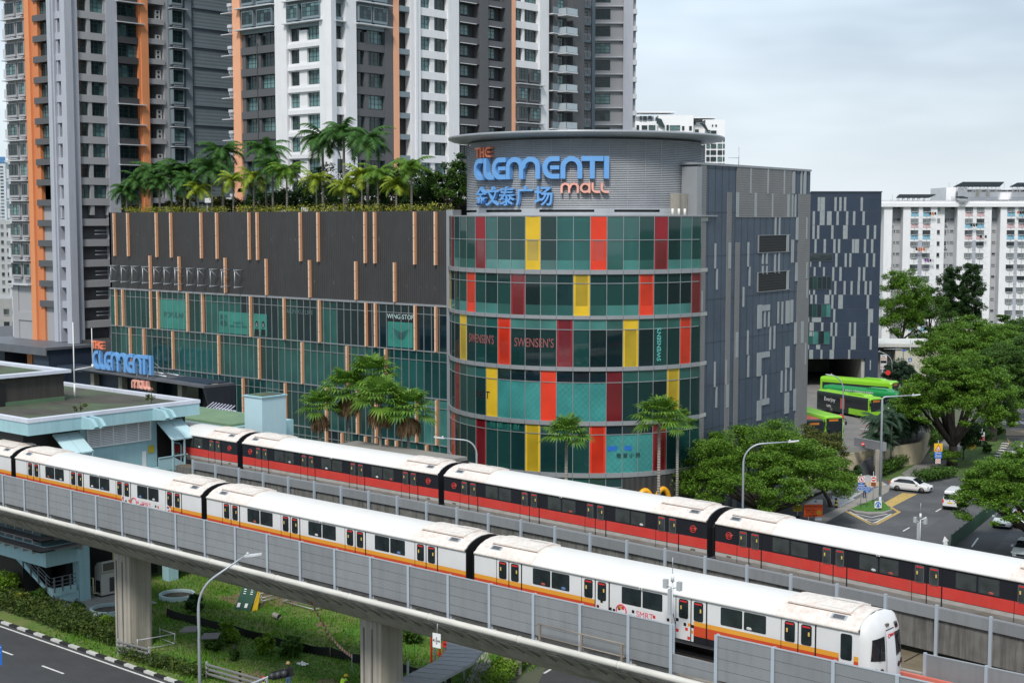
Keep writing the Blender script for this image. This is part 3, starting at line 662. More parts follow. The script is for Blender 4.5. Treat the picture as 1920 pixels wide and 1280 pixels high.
# posters behind the long wing's glass
def poster(x0, x1, z0, z1, mt, name='poster'):
    m = MB(); m.box(onV(x0, 620, VF)[0], VF - .025, z0, onV(x1, 620, VF)[0], VF - .012, z1); return m.build(name, mt, mall, True)
poster(300, 349, 16.3, 19.9, M_gpost); poster(411, 467, 16.3, 18.9, M_gpost); poster(476, 501, 16.3, 18.9, M_gpost); poster(727, 774, 16.3, 19.0, M_gpost); poster(727, 776, 19.1, 20.0, M_black)
M_tx = mat('poster_ink', (.02, .06, .06), .5); M_txl = mat('poster_pale_ink', (.45, .62, .6), .5); M_red2 = mat('poster_red_ink', (.24, .08, .08), .5)
lettering('POPULAR', mall, M_tx, (onV(327, 600, VF)[0], VF - .04, 18.0), (1, 0, 0), .95, .005)
lettering('東方\n養髮', mall, M_tx, (onV(417, 600, VF)[0] + .3, VF - .04, 17.8), (1, 0, 0), .75, .004)
lettering('ORIENTAL\nHAIR SOLUTIONS', mall, M_tx, (onV(447, 600, VF)[0], VF - .04, 17.4), (1, 0, 0), .42, .004)
lettering('YAKINIKU LIKE', mall, mat('dim_ink', (.10, .16, .17), .5), (onV(560, 600, VF)[0], VF - .04, 19.4), (1, 0, 0), .75, .004)
lettering('WING-STOP', mall, M_txl, (onV(751, 600, VF)[0], VF - .04, 19.55), (1, 0, 0), .72, .01)
m = MB()   # winged emblem
cx = onV(752, 620, VF)[0]
for s in (-1, 1):
    for k in range(4): m.prism([(cx + s * .15, VF - .045, 17.9 - .22 * k), (cx + s * (1.35 - .22 * k), VF - .045, 18.35 - .3 * k), (cx + s * (1.25 - .22 * k), VF - .045, 18.22 - .3 * k), (cx + s * .15, VF - .045, 17.78 - .22 * k)], (0, .01, 0))
m.prism([(cx + .3 * math.cos(a), VF - .05, 17.55 + .45 * math.sin(a)) for a in [i * .628 for i in range(10)]], (0, .01, 0))
m.build('winged_emblem', M_tx, mall, True)
for k, px in enumerate((482, 494)):   # two portraits on the poster
    m = MB(); c = onV(px, 620, VF)[0]
    m.prism([(c - .42, VF - .05, 16.35), (c + .42, VF - .05, 16.35), (c + .34, VF - .05, 17.1), (c - .34, VF - .05, 17.1)], (0, .01, 0), 0)
    m.prism([(c + .27 * math.cos(a), VF - .05, 17.65 + .42 * math.sin(a)) for a in [i * .524 for i in range(12)]], (0, .01, 0), 0)
    m.prism([(c + .17 * math.cos(a), VF - .055, 17.58 + .27 * math.sin(a)) for a in [i * .524 for i in range(12)]], (0, .01, 0), 1)
    m.build('portrait', [M_black, mat('print_grey', (.16, .2, .2), .6)], mall, True)
# --- round glass tower
UC, VC, RG, RU = -91.2, 118.0, 14.0, 12.2
TH0 = math.atan2(-VC, -UC)
def cyl(phi, r, z): a = TH0 + R(phi); return (UC + r * math.cos(a), VC + r * math.sin(a), z)
def arc(p0, p1, n): return [(UC, VC, math.cos(TH0 + R(p0 + (p1 - p0) * i / n)), math.sin(TH0 + R(p0 + (p1 - p0) * i / n))) for i in range(n + 1)]
STEP = 360 / 56; PH0 = 1.96
m = MB(); m.lathe([(RG - 5, 0), (RG - 5, 30.25)], (UC, VC, 0), 40); m.build('tower_core', mat('dim_interior', (.26, .28, .27), .8, var=.4, scale=.25), mall, True)
M_int = [mat('room_ceiling', (.42, .42, .40), .8), mat('room_column', (.5, .5, .48), .8), mat('room_dark', (.03, .03, .03), .8), mat('room_blind', (.38, .42, .40), .8)]; _rr = random.Random(4)
for _z in (30.15, 25.2, 20.9, 16.05, 10.9, 5.95):
    m = MB(); m.sweep([(RG - 5.2, _z - .38), (RG - .12, _z - .38), (RG - .12, _z - .02), (RG - 5.2, _z - .02)], arc(-103, 60, 40), 0)
    if _z > 7:
        for _p in range(-100, 56, 13): c_ = cyl(_p + 3, RG - 1.3, _z - 4.8); m.rod(c_, (c_[0], c_[1], _z - .38), .3, n=10, m=1)
        for _p in range(-100, 50, 5):
            if _rr.random() < .55: h_ = _rr.uniform(.9, 3.6); r_ = RG - _rr.uniform(.6, 3.5); k_ = _rr.choice((2, 3, 3, 2, 1)); q_ = _rr.uniform(2, 7); m.sweep([(r_ - .3, _z - 4.9), (r_, _z - 4.9), (r_, _z - 4.9 + h_), (r_ - .3, _z - 4.9 + h_)], arc(_p, _p + q_, 3), k_)
    m.build('floor_interior', M_int, mall, True)
zr = [(30.2, 25.22, 28.0), (24.8, 20.92, 23.95), (20.58, 16.08, 19.6), (15.7, 10.92, 14.6), (10.52, 5.98, 9.65), (5.55, 1.2, 4.6)]
CP = [{-12: 'd', -8: 'd', -4: 'y', 0: 'r', 4: 'd', -14: 'y'}, {-13: 'y', -9: 'r', -5: 'd', -1: 'y', 3: 'r', 7: 'd'}, {-14: 'd', -10: 'y', -6: 'r', -2: 'd', 2: 'y', 6: 'r'},
      {-15: 'y', -11: 'd', -7: 'y', -3: 'r', 1: 'd', 5: 'y'}, {-12: 'r', -8: 'd', -4: 'y', 0: 'r', 4: 'd'}, {}]
PCOL = {'r': ((.50, .03, .012), (.70, .045, .015)), 'y': ((.42, .29, .02), (.68, .44, .02)), 'd': ((.14, .008, .014), (.26, .012, .02))}
PM = {k: (gl('panel_%s' % k, v[0], .08), mat('panel_edge_%s' % k, v[1], .4)) for k, v in PCOL.items()}
M_quilt = gl('quilted_film', (.045, .26, .25), .25)
rr = random.Random(11)
TGL = [tinted('tower_glass_%d' % i, c, a, .03) for i, (c, a) in enumerate((((.018, .085, .08), .62), ((.012, .055, .056), .58), ((.009, .028, .034), .58), ((.05, .17, .16), .65)))]
TONES = [[.35, .15, 0, .5], [.35, .4, .25, 0], [.15, .35, .5, 0], [.3, .6, .1, 0], [.4, .45, .15, 0], [0, .2, .8, 0]]
for r, (zt, zb, tr) in enumerate(zr):
    m = MB(); solid = {}
    for i in range(-16, 8):
        a, b = PH0 + STEP * i, PH0 + STEP * (i + 1)
        c = CP[r].get(i)
        m.add([cyl(a, RG - .06, zb), cyl(a, RG - .06, zt), cyl(a + .14, RG + .04, zt), cyl(a + .14, RG + .04, zb), cyl(a - .14, RG + .04, zt), cyl(a - .14, RG + .04, zb)], [(0, 1, 2, 3), (0, 1, 4, 5), (5, 4, 2, 3)], 4)
        if c: continue
        t = rr.random(); s = 0; tone = 0
        for k, q in enumerate(TONES[r]):
            s += q
            if t < s: tone = k; break
        up = tone if r in (0,) else (1 if rr.random() < .5 else 0)
        if r == 2: up = 3 if -6 <= i <= 0 else 0
        if r == 3 and (-6 <= i <= -4 or -2 <= i <= 0): tone = 5; up = 2
        if r == 4 and i in (1, 2, 3): tone = 5; up = 2
        if r == 0 and rr.random() < .3: up = 0
        lo = tone
        if r in (0, 1) and tone in (1, 2) and False: pass
        dz = (tr - zb) * (.32 if r in (0, 1) else 0)
        m.quad(cyl(a, RG, zb + dz), cyl(b, RG, zb + dz), cyl(b, RG, tr), cyl(a, RG, tr), lo if lo > 3 else 7 + lo)
        if dz: m.quad(cyl(a, RG, zb), cyl(b, RG, zb), cyl(b, RG, zb + dz), cyl(a, RG, zb + dz), 3 if rr.random() < .6 else 0)
        m.quad(cyl(a, RG, tr), cyl(b, RG, tr), cyl(b, RG, zt), cyl(a, RG, zt), 7 + up if r in (0, 1) else up)
        if tone == 5:
            for q in range(-6, 12):     # quilted pattern lines
                for s_ in (1, -1):
                    za, zc = zb + q * .6, zb + q * .6 + s_ * 1.57
                    pa, pb = max(zb, min(tr, za)), max(zb, min(tr, zc))
                    if abs(pa - pb) > .05:
                        fa = 0 if za == zc else (pa - za) / (zc - za); fb = (pb - za) / (zc - za)
                        p0, p1 = cyl(a + (b - a) * fa, RG + .012, pa), cyl(a + (b - a) * fb, RG + .012, pb)
                        m.add([p0, p1, (p1[0], p1[1], p1[2] + .03), (p0[0], p0[1], p0[2] + .03)], [(0, 1, 2, 3)], 6)
    for z in (tr,): m.sweep([(RG - .02, z - .035), (RG + .05, z - .035), (RG + .05, z + .035), (RG - .02, z + .035)], arc(-101, 52, 48), 4)
    m.build('tower_glazing', GLT + [M_mull, M_quilt, gl('quilt_line', (.035, .22, .21), .3)] + TGL, mall, True)
    for i, c in CP[r].items():
        a, b = PH0 + STEP * i + .15, PH0 + STEP * (i + 1) - .15; m = MB()
        plain = (r == 3 and i != 5) or (r == 0 and i == -12)
        m.quad(cyl(a, RG + .015, zb), cyl(b, RG + .015, zb), cyl(b, RG + .015, zt), cyl(a, RG + .015, zt), 1 if plain and c != 'd' else 0)
        if not plain:
            zq = tr if r == 0 or (r == 2 and c == 'y') else zt
            w_ = .75
            for p, q in ((a, a + w_), (b - w_, b)): m.quad(cyl(p, RG + .022, zb), cyl(q, RG + .022, zb), cyl(q, RG + .022, zq), cyl(p, RG + .022, zq), 1)
            if zq == tr: m.quad(cyl(a, RG + .024, tr), cyl(b, RG + .024, tr), cyl(b, RG + .024, zt), cyl(a, RG + .024, zt), 1)
            m.quad(cyl(a + w_, RG + .02, zb), cyl(b - w_, RG + .02, zb), cyl(b - w_, RG + .02, zb + (tr - zb) * .3), cyl(a + w_, RG + .02, zb + (tr - zb) * .3), 1 if c != 'd' and r in (0, 1) else 0)
        m.build('coloured_panel', list(PM[c]), mall, True)
for za, zb in ((25.22, 24.8), (20.92, 20.58), (16.08, 15.7), (10.92, 10.52), (5.98, 5.55)):
    m = MB(); m.sweep([(RG - .1, zb), (RG + .16, zb), (RG + .16, za), (RG - .1, za)], arc(-103, 52.5, 56), 0)
    for i in range(-16, 8): m.add([cyl(PH0 + STEP * i - .06, RG + .165, zb), cyl(PH0 + STEP * i + .06, RG + .165, zb), cyl(PH0 + STEP * i + .06, RG + .165, za), cyl(PH0 + STEP * i - .06, RG + .165, za)], [(0, 1, 2, 3)], 1)
    m.build('floor_band', [M_band, M_frame], mall, True)
m = MB(); m.lathe([(RG + .06, 30.2), (RG + .06, 30.32), (RU, 30.34)], (UC, VC, 0), 64, smooth=False); m.build('tower_terrace', M_band, mall, True)
# lettering bent round the tower
def wrap(me, phi0, z, rad, sx=1.0):
    for v in me.vertices:
        x, y, d = v.co; p = phi0 + math.degrees(x * sx / rad); c = cyl(p, rad + d, z + y); v.co = c
def wtext(txt, phi, z, rad, size, depth, mt, bold=0, vertical=False, parent=mall, name='lettering', sx=1.0):
    me = textmesh(txt, size, depth, bold)
    if vertical:
        for v in me.vertices: v.co = (-v.co[1], v.co[0], v.co[2])
    wrap(me, phi, z, rad, sx); me.materials.clear(); me.materials.append(mt)
    o = bpy.data.objects.new(name, me); COL.objects.link(o); adopt(o, parent, True); return o
wtext("SWENSEN'S", PH0 + STEP * -7.5, 18.3, RG + .05, 1.2, .01, M_red2, .01, sx=.62)
wtext("SWENSEN'S", PH0 + STEP * -3.45, 18.25, RG + .05, 1.2, .01, M_red2, .01, sx=.66)
wtext("SWENSEN'S", PH0 + STEP * 4.4, 18.1, RG + .05, .62, .01, mat('poster_aqua_ink', (.12, .45, .42), .5), .01, vertical=True)
wtext('BEST', PH0 + STEP * -7.35, 12.9, RG + .01, 1.0, .01, M_black, .01)
wtext('簡 單 小 廚', PH0 + STEP * -5.5, 10.1, RG + .05, .75, .01, M_gpost)
wtext('簡 單 小 廚', PH0 + STEP * 2.4, 7.6, RG + .05, .5, .01, M_tx)
m = MB(); a0 = PH0 + STEP * 1.1
m.add([cyl(a0, RG + .03, 8.1), cyl(a0 + STEP * 1.5, RG + .03, 8.1), cyl(a0 + STEP * 1.5, RG + .03, 8.55), cyl(a0, RG + .03, 8.55)], [(0, 1, 2, 3)], 0); m.build('notice', M_bl, mall, True)
# ground floor panel with golden arches
m = MB(); m.sweep([(RG - .05, 1.2), (RG + .1, 1.2), (RG + .1, 5.5), (RG - .05, 5.5)], arc(15, 52, 12)); m.build('dark_base_panel', M_clad, mall, True)
for k, ph in enumerate((24.0, 32.0)):
    pts = []
    for i in range(15): t = math.pi * i / 14; pts.append(cyl(ph - 3.4 * math.cos(t), RG + .25, 1.9 + 2.3 * math.sin(t) ** .8))
    m = MB(); m.tube(pts, .26, 8); m.build('arch', mat('arch_yellow', (.85, .40, .02), .4), mall, True)
# --- louvred drum, canopy and roof plant
M_slat = mat('louvre_slat', (.44, .46, .49), .45, .2, var=.1)
m = MB(); m.lathe([(RU - .45, 30.3), (RU - .45, 37.8)], (UC, VC, 0), 64); m.build('drum_core', mat('louvre_dark', (.14, .145, .15), .7), mall, True)
m = MB(); z = 31.05
while z < 37.45:
    m.sweep([(RU - .12, z + .13), (RU, z), (RU + .02, z + .02), (RU - .10, z + .15)], arc(-115, 115, 92), 0); z += .17
for i in range(-9, 10): p = PH0 + 8.6 * i; m.add([cyl(p - .08, RU + .03, 31), cyl(p + .08, RU + .03, 31), cyl(p + .08, RU + .03, 37.5), cyl(p - .08, RU + .03, 37.5)], [(0, 1, 2, 3)], 1)
m.build('louvres', [M_slat, M_grey], mall, True)
m = MB(); m.sweep([(RU - .1, 30.34), (RU, 30.34), (RU, 30.62), (RU - .1, 30.62)], arc(-115, 115, 92)); m.sweep([(RU - .1, 30.86), (RU, 30.86), (RU, 31.02), (RU - .1, 31.02)], arc(-115, 115, 92))
for a in (-62, -30, 4, 36): m.sweep([(RU - .1, 30.6), (RU + .01, 30.6), (RU + .01, 30.9), (RU - .1, 30.9)], arc(a, a + 9, 6))
m.build('slotted_base', M_slat, mall, True)
m = MB(); CR = 14.05
m.lathe([(0.01, 38.25), (CR - .6, 38.25), (CR, 38.22), (CR + .05, 38.16), (CR + .02, 37.96), (CR - .35, 37.82), (RU - .5, 37.66), (.01, 37.66)], (UC, VC, 0), 96)
for k in range(64): pass
m.build('canopy', mat('canopy_metal', (.40, .42, .45), .4, .4, var=.08), mall, True)
m = MB(); p = cyl(46, RG - 1.2, 30.3); m.box(p[0] - 1.2, p[1] - .7, 30.3, p[0] + .3, p[1] + .7, 32.4); m.build('plant_box', M_conc, mall, True)
for ph in (38, 41.5, 45): m = MB(); p = cyl(ph, RG - .5, 30.32); m.rod(p, (p[0], p[1], 30.95), .12, n=8); m.build('vent_pipe', M_wh, mall, True)
# big sign
sign = thing('mall_sign', 'large blue and coral mall name on the louvred drum', 'sign', cyl(0, RU + .2, 33))
def phi_of(px, rad):
    best = 0
    for k in range(-850, 851):
        p = k / 10; x = UC + rad * math.cos(TH0 + R(p)); y = VC + rad * math.sin(TH0 + R(p)); f = -_sa * x + _ca * y; s = _ca * x + _sa * y
        if 960 + FPX * 1.0036 * s / f <= px: best = p
        else: break
    return best
def ribbon(pts, w, d0, d1, taper0=False, taper1=False):
    """flat letter stroke in the sign plane: pts in metres, width w, depth d0..d1"""
    n = len(pts); l = []; r = []
    for i in range(n):
        a = pts[max(i - 1, 0)]; b = pts[min(i + 1, n - 1)]; dx, dy = b[0] - a[0], b[1] - a[1]; q = math.hypot(dx, dy) or 1; nx, ny = -dy / q * w / 2, dx / q * w / 2
        l.append((pts[i][0] + nx, pts[i][1] + ny)); r.append((pts[i][0] - nx, pts[i][1] - ny))
    vs = [(x, y, d0) for x, y in l] + [(x, y, d0) for x, y in r] + [(x, y, d1) for x, y in l] + [(x, y, d1) for x, y in r]
    fs = []
    for i in range(n - 1): fs += [(i, i + 1, n + i + 1, n + i), (2 * n + i, 3 * n + i, 3 * n + i + 1, 2 * n + i + 1), (i, 2 * n + i, 2 * n + i + 1, i + 1), (n + i, n + i + 1, 3 * n + i + 1, 3 * n + i)]
    fs += [(0, n, 3 * n, 2 * n), (n - 1, 3 * n - 1, 4 * n - 1, 2 * n - 1)]
    return vs, fs
def arcp(cx, cy, rx, ry, a0, a1, n=12): return [(cx + rx * math.cos(R(a0 + (a1 - a0) * i / n)), cy + ry * math.sin(R(a0 + (a1 - a0) * i / n))) for i in range(n + 1)]
def letter(ch, W, H, w):
    h = w / 2
    if ch == 'C': return [[(W, H - h)] + arcp(W * .62, H - h - .5 * (H - w), W * .62 - h, .5 * (H - w), 90, 270) + [(W, h)]]
    if ch == 'L': return [[(h, H)] + [(h, H * .4)] + arcp(h + W * .45, h + .4 * H - h, W * .45, .4 * H - h, 180, 270, 6) + [(W, h)]]
    if ch == 'E': return [[(W, H - h)] + arcp(W * .55, H - h - .5 * (H - w), W * .55 - h, .5 * (H - w), 90, 270) + [(W, h)], [(W * .45, H * .5), (W * .98, H * .5)]]
    if ch in 'Nn': return [[(h, 0), (h, H * .5)] + arcp(W / 2, H * .5, W / 2 - h, H * .5 - h, 180, 0) + [(W - h, H * .5), (W - h, 0)]]
    if ch in 'Mm':
        q = W / 2 + h / 2
        return [[(h, 0), (h, H * .55)] + arcp(q / 2 , H * .55, q / 2 - h, H * .45 - h, 180, 0) + [(q - h, H * .5), (q - h, 0)], [(W - q + h, H * .55)] + arcp(W - q / 2, H * .55, q / 2 - h, H * .45 - h, 180, 0) + [(W - h, H * .5), (W - h, 0)]]
    if ch == 'T': return [[(0, H - h), (W, H - h)], [(W * .5, H - w), (W * .5, 0)]]
    if ch == 'I': return [[(W / 2, 0), (W / 2, H)]]
    if ch == 'H': return [[(h, 0), (h, H)], [(W - h, 0), (W - h, H)], [(h, H / 2), (W - h, H / 2)]]
    if ch == 'a': return [[(W - h, 0), (W - h, H)], arcp(W / 2, H / 2, W / 2 - h, H / 2 - h, 0, 360, 20)]
    if ch == 'l': return [[(h, H), (h, H * .45)] + arcp(h + W * .5, h + .45 * H - h, W * .5, .45 * H - h, 180, 270, 6) + [(W, h)]]
    return []
def word(spec, H, w, depth, mt, place_, name, parent):
    o = []
    for ch, x0, W in spec:
        m = MB()
        for j, st in enumerate(letter(ch, W, H, w)):
            pts = []
            for a, b in zip(st, st[1:]):
                k = max(1, int(math.hypot(b[0] - a[0], b[1] - a[1]) / .6)); pts += [(a[0] + (b[0] - a[0]) * i / k, a[1] + (b[1] - a[1]) * i / k) for i in range(k)]
            pts.append(st[-1]); vs, fs = ribbon(pts, w if not (ch == 'E' and j == 1) else w * .8, 0, depth - .012 * j)
            m.add([place_(x0 + x, y, d) for x, y, d in vs], fs, 0)
        m.build(name, mt, parent, True)
RS = RU + .05
pl = lambda z0: (lambda x, y, d: cyl(x, RS + d, z0 + y))
def span(ch, a, b):   # letter between two sight lines on the drum
    p, q = phi_of(a, RS + .4), phi_of(b, RS + .4); return p, math.radians(q - p) * (RS + .4)
def dword(spec, z0, H, w, depth, mt, name):
    for ch, a, b in spec:
        p, W = span(ch, a, b)
        word([(ch, 0, W)], H, w, depth, mt, lambda x, y, d, p=p: cyl(p + math.degrees(x / (RS + .4)), RS + d, z0 + y), name, sign)
dword([('C', 891, 907.5), ('L', 909, 928), ('E', 925, 950), ('M', 950.5, 1013), ('E', 1018, 1049.5), ('N', 1051.5, 1092), ('T', 1089.5, 1131), ('I', 1131.5, 1141.5)], 33.75, 2.1, .46, .55, M_sky_blue, 'blue_letter')
dword([('T', 891, 900), ('H', 900.5, 908), ('E', 909.5, 920)], 35.95, .98, .17, .45, M_sign_or, 'coral_letter')
dword([('m', 1051, 1085), ('a', 1087.5, 1107), ('l', 1109, 1125), ('l', 1126.5, 1141.5)], 32.4, .98, .2, .4, mat('sign_coral', (.85, .42, .34), .4), 'coral_letter')
for ch, px in zip('金文泰广场', (903, 925, 951, 984.5, 1020)):
    wtext(ch, phi_of(px, RS + .3), 32.0, RS + .25, 1.95, .2, M_sky_blue, .025, parent=sign, name='chinese_letter')
# --- right wall of slate panels
P0, P1 = G(1316, 307, 35.3), G(1520, 320.3, 35.3)
WL = math.hypot(P1[0] - P0[0], P1[1] - P0[1]); wd = ((P1[0] - P0[0]) / WL, (P1[1] - P0[1]) / WL); wn = (wd[1], -wd[0])
def onW(px, py):
    d = ray(px, py); den = d[0] * wn[0] + d[1] * wn[1]; t = (P0[0] * wn[0] + P0[1] * wn[1]) / den
    x, y = d[0] * t, d[1] * t; return ((x - P0[0]) * wd[0] + (y - P0[1]) * wd[1], CAMH + d[2] * t)
WM = Matrix(((wd[0], wn[0], 0, P0[0]), (wd[1], wn[1], 0, P0[1]), (0, 0, 1, 0), (0, 0, 0, 1)))
M_slate = mat('slate_panel', (.066, .092, .132), .5, .2, var=.16, scale=.25, dirt=(.12, .14, .165), damt=.35, dscale=(.5, .5, .3))
M_brick = mat('grey_tile', (.20, .197, .20), .7, var=.08, wave=(2, .24, .10))
M_strip = mat('pale_strip', (.36, .385, .40), .5, .2, var=.08)
M_joint = mat('panel_joint', (.05, .062, .082), .6)
m = MB(); m.T = WM; m.box(-.75, -16, 0, WL, -.02, 35.2, 0); m.build('slate_wing', [M_slate], mall, True)
def wrect(m, x0, y0, x1, y1, out, mi, sc=2.977, ox=1280, oy=280, minw=0):
    xa, za = onW(ox + x0 / sc, oy + (y0 + y1) / 2 / sc); xb, zb = onW(ox + x1 / sc, oy + (y0 + y1) / 2 / sc); xm = (x0 + x1) / 2
    zt = onW(ox + xm / sc, oy + y0 / sc)[1]; zq = onW(ox + xm / sc, oy + y1 / sc)[1]
    m.box(xa, -.02, zq, xb, out, zt, mi)
m = MB(); m.T = WM
for k in range(9): m.box(-.7, -.02, 34.9 - 4.28 * k, WL, .012, 34.94 - 4.28 * k, 0)
k = 0
while k * 1.45 < WL: m.box(k * 1.45, -.02, 0, k * 1.45 + .03, .008, 35.2, 0); k += 1
m.build('panel_joints', M_joint, mall, True)
for r in ((-34, 84, 26, 2900), (28, 84, 52, 2900)): pass
m = MB(); m.T = WM
s0 = onW(1280 + 92 / 2.977, 500)[0]; s1 = onW(1280 + 125 / 2.977, 500)[0]; m.box(s0, -.02, 0, s1, .06, 35.3)
a, b = onW(1280 + 300 / 2.977, 350)[0], onW(1280 + 606 / 2.977, 350)[0]; m.box(a, -.02, onW(1280 + 450 / 2.977, 280 + 380 / 2.977)[1], b, .05, 35.3)
for (xa, xb, yt) in ((245, 270, 240), (293, 318, 520), (642, 715, 250)):
    a, b = onW(1280 + xa / 2.977, 450)[0], onW(1280 + xb / 2.977, 450)[0]; m.box(a, -.02, 0, min(b, WL), .05, onW(1280 + (xa + xb) / 5.954, 280 + yt / 2.977)[1])
m.build('tiled_strip', M_brick, mall, True)
m = MB(); m.T = WM
for x, y0, y1, *w_ in [(378, 105, 245), (474, 110, 248), (565, 118, 250), (618, 125, 248, 14), (661, 125, 250), (681, 125, 250, 12), (305, 240, 378, 13), (405, 243, 378, 12), (499, 246, 378), (588, 250, 378, 12), (612, 252, 378), (628, 252, 378), (517, 380, 478), (539, 380, 478), (637, 380, 505, 12),
        (181, 525, 665), (365, 518, 655), (612, 505, 632, 12), (190, 668, 782), (372, 655, 762), (633, 632, 735, 12), (446, 583, 640), (468, 580, 640), (446, 650, 695), (468, 650, 695), (514, 585, 690), (536, 578, 690), (338, 768, 878), (532, 850, 970), (555, 850, 975), (608, 840, 965, 13),
        (585, 845, 970, 20), (428, 868, 1000, 22), (464, 868, 900, 42), (457, 905, 990), (480, 905, 990), (300, 1020, 1160, 14), (362, 1010, 1145), (487, 990, 1118), (511, 985, 1112), (628, 965, 1085, 12), (583, 1100, 1218, 20), (425, 1135, 1265, 22), (461, 1130, 1160, 45), (178, 1185, 1325), (365, 1148, 1270),
        (551, 1235, 1355), (575, 1225, 1350), (603, 1220, 1345), (665, 960, 1080, 14), (683, 1080, 1200), (105, 790, 905), (98, 380, 525), (260, 520, 665, 14), (240, 1175, 1310), (187, 1325, 1440), (438, 1262, 1395), (462, 1257, 1395), (247, 1312, 1440, 14), (580, 1357, 1472, 22), (425, 1402, 1512, 22), (458, 1392, 1424, 45), (624, 1337, 1457, 12), (690, 380, 500), (690, 630, 720), (692, 730, 830)]:
    h = (w_[0] if w_ else 6.5) / 2; m = MB(); m.T = WM; wrect(m, x - h, y0, x + h, y1, .08, 0); m.build('pale_strip', M_strip, mall, True)
for (x0, y0, x1, y1) in ((421, 482, 597, 577), (417, 690, 597, 796)):
    m = MB(); m.T = WM; xa, zt = onW(1280 + x0 / 2.977, 280 + y0 / 2.977); xb, _ = onW(1280 + x1 / 2.977, 280 + y0 / 2.977); zb = onW(1280 + x0 / 2.977, 280 + y1 / 2.977)[1]; zb2 = zb
    m.box(xa, -.01, zb, xb, .03, zt, 0); m.box(xa - .04, -.01, zt, xb + .04, .10, zt + .05, 2); m.box(xa - .04, -.01, zb - .05, xb + .04, .10, zb, 2); m.box(xb - .9, .0, zb, xb - .35, .12, zt, 1); m.box(xa - .08, -.01, zb, xa, .14, zt, 2)
    k = zb
    while k < zt: m.box(xa, .03, k, xb - 1.0, .05, k + .06, 3); k += .28
    m.build('recessed_opening', [M_black, M_strip, M_band, mat('shutter_grey', (.035, .036, .038), .6)], mall, True)
m = MB(); m.T = WM; m.box(-1.1, -1.6, 30.3, -.1, .1, 35.0); m.box(-1.15, -15, 35.2, WL + .05, .1, 35.42); m.build('wall_cap', M_band, mall, True)
# aerial on the wing
t = thing('aerial', 'thin television aerial on the mall roof against the sky', 'aerial', onD(1385, 310, 170)); m = MB(); m.rod((0, 0, -1), (0, 0, 2.1), .05); m.rod((-1.1, -.6, .9), (0, 0, .85), .025); m.build('mast', M_steel, t)
m = MB()
for k in range(7): f = k / 7; m.rod((-1.1 * f, -.6 * f - .25, .88), (-1.1 * f, -.6 * f + .25, .88), .012)
m.build('rod', M_steel, t)
# --- navy rear block over the bus bays (its front looks straight at the camera)
DB = 235.0
def onB(px, py, dep=DB): return onD(px, py, dep)
BM = Matrix(((_ca, _sa, 0, -_sa * DB), (_sa, -_ca, 0, _ca * DB), (0, 0, 1, 0), (0, 0, 0, 1)))
def bx(px): return (px - 960) / (FPX * 1.0036) * DB
def bz(py): return CAMH + (410 - py) / (FPX * 1.0036) * DB
blk = thing('rear_block', 'navy blue rear wing with scattered pale panels above the bus bays', 'building', tuple(onD(1585, 715, DB)[:2]) + (0,))
M_navy = mat('navy_panel', (.030, .046, .078), .5, .2, var=.12, scale=.2, dirt=(.06, .075, .1), damt=.3, dscale=(.4, .4, .2))
m = MB(); m.T = BM
m.box(bx(1470), -30, 7.2, bx(1652), 0, bz(361), 0); m.box(bx(1628), -30, 0, bx(1652), 0, 7.2, 0); m.box(bx(1470), -30, 0, bx(1520), -1, 7.2, 0); m.box(bx(1470), -30, 0, bx(1652), -24, 7.2, 1); m.box(bx(1622), -24, 0, bx(1628), -.5, 7.2, 1); m.box(bx(1520), -24, 7.05, bx(1622), -.5, 7.19, 1)
m.build('wall', [M_navy, mat('bay_wall', (.40, .41, .38), .8)], blk, True)
def brect(m, x0, y0, x1, y1, out, mi=0): m.box(bx(1280 + x0 / 2.977), -.02, bz(280 + y1 / 2.977), bx(1280 + x1 / 2.977), out, bz(280 + y0 / 2.977), mi)
RW = [(268, 345, [(752, 765), (767, 792), (845, 858), (872, 885), (898, 911), (991, 1004)]), (346, 423, [(725, 738), (765, 792), (805, 831), (858, 871), (911, 924), (950, 963), (1003, 1016)]),
      (424, 500, [(725, 738), (751, 764), (830, 843), (896, 922), (1028, 1041), (1068, 1081)]), (501, 578, [(738, 750), (789, 802), (843, 856), (869, 882), (948, 961), (963, 987), (1014, 1027), (1054, 1067)]),
      (580, 656, [(855, 868), (908, 920), (934, 946), (1027, 1040), (1066, 1079)]), (622, 656, [(716, 722), (765, 775)]), (657, 707, [(736, 747), (788, 799)]), (657, 734, [(840, 852), (880, 893), (985, 998), (1012, 1025)]),
      (735, 811, [(853, 865), (905, 917), (944, 956), (983, 996), (1023, 1036), (1050, 1062)]), (785, 811, [(712, 718), (735, 746), (825, 837)]), (812, 862, [(720, 733), (746, 757), (800, 828)]),
      (812, 890, [(838, 850), (877, 903), (1036, 1050)]), (891, 967, [(850, 862), (1046, 1074)]), (938, 965, [(712, 716), (731, 783)]), (967, 1044, [(718, 742), (836, 848), (862, 874), (940, 952), (967, 980), (1046, 1058)]), (967, 1015, [(783, 796)]),
      (1044, 1120, [(848, 860), (952, 980), (1058, 1070)]), (1093, 1118, [(712, 718), (757, 780)]), (1121, 1172, [(720, 741), (782, 794), (834, 858), (938, 950)]), (1180, 1235, [(1061, 1068)])]
m = MB(); m.T = BM
for y0, y1, xs in RW:
    for a, b in xs: m = MB(); m.T = BM; brect(m, a, y0, b, y1, .05); m.build('pale_panel', mat('pale_panel_metal', (.30, .33, .34), .5, .2, var=.12, scale=2), blk, True)
m = MB(); m.T = BM
for y in range(268, 1200, 78): m.box(bx(1519), -.01, bz(280 + y / 2.977) - .03, bx(1652), .01, bz(280 + y / 2.977) + .03)
m.box(bx(1519), -.05, bz(361) - .02, bx(1653), .12, bz(360) + .1)
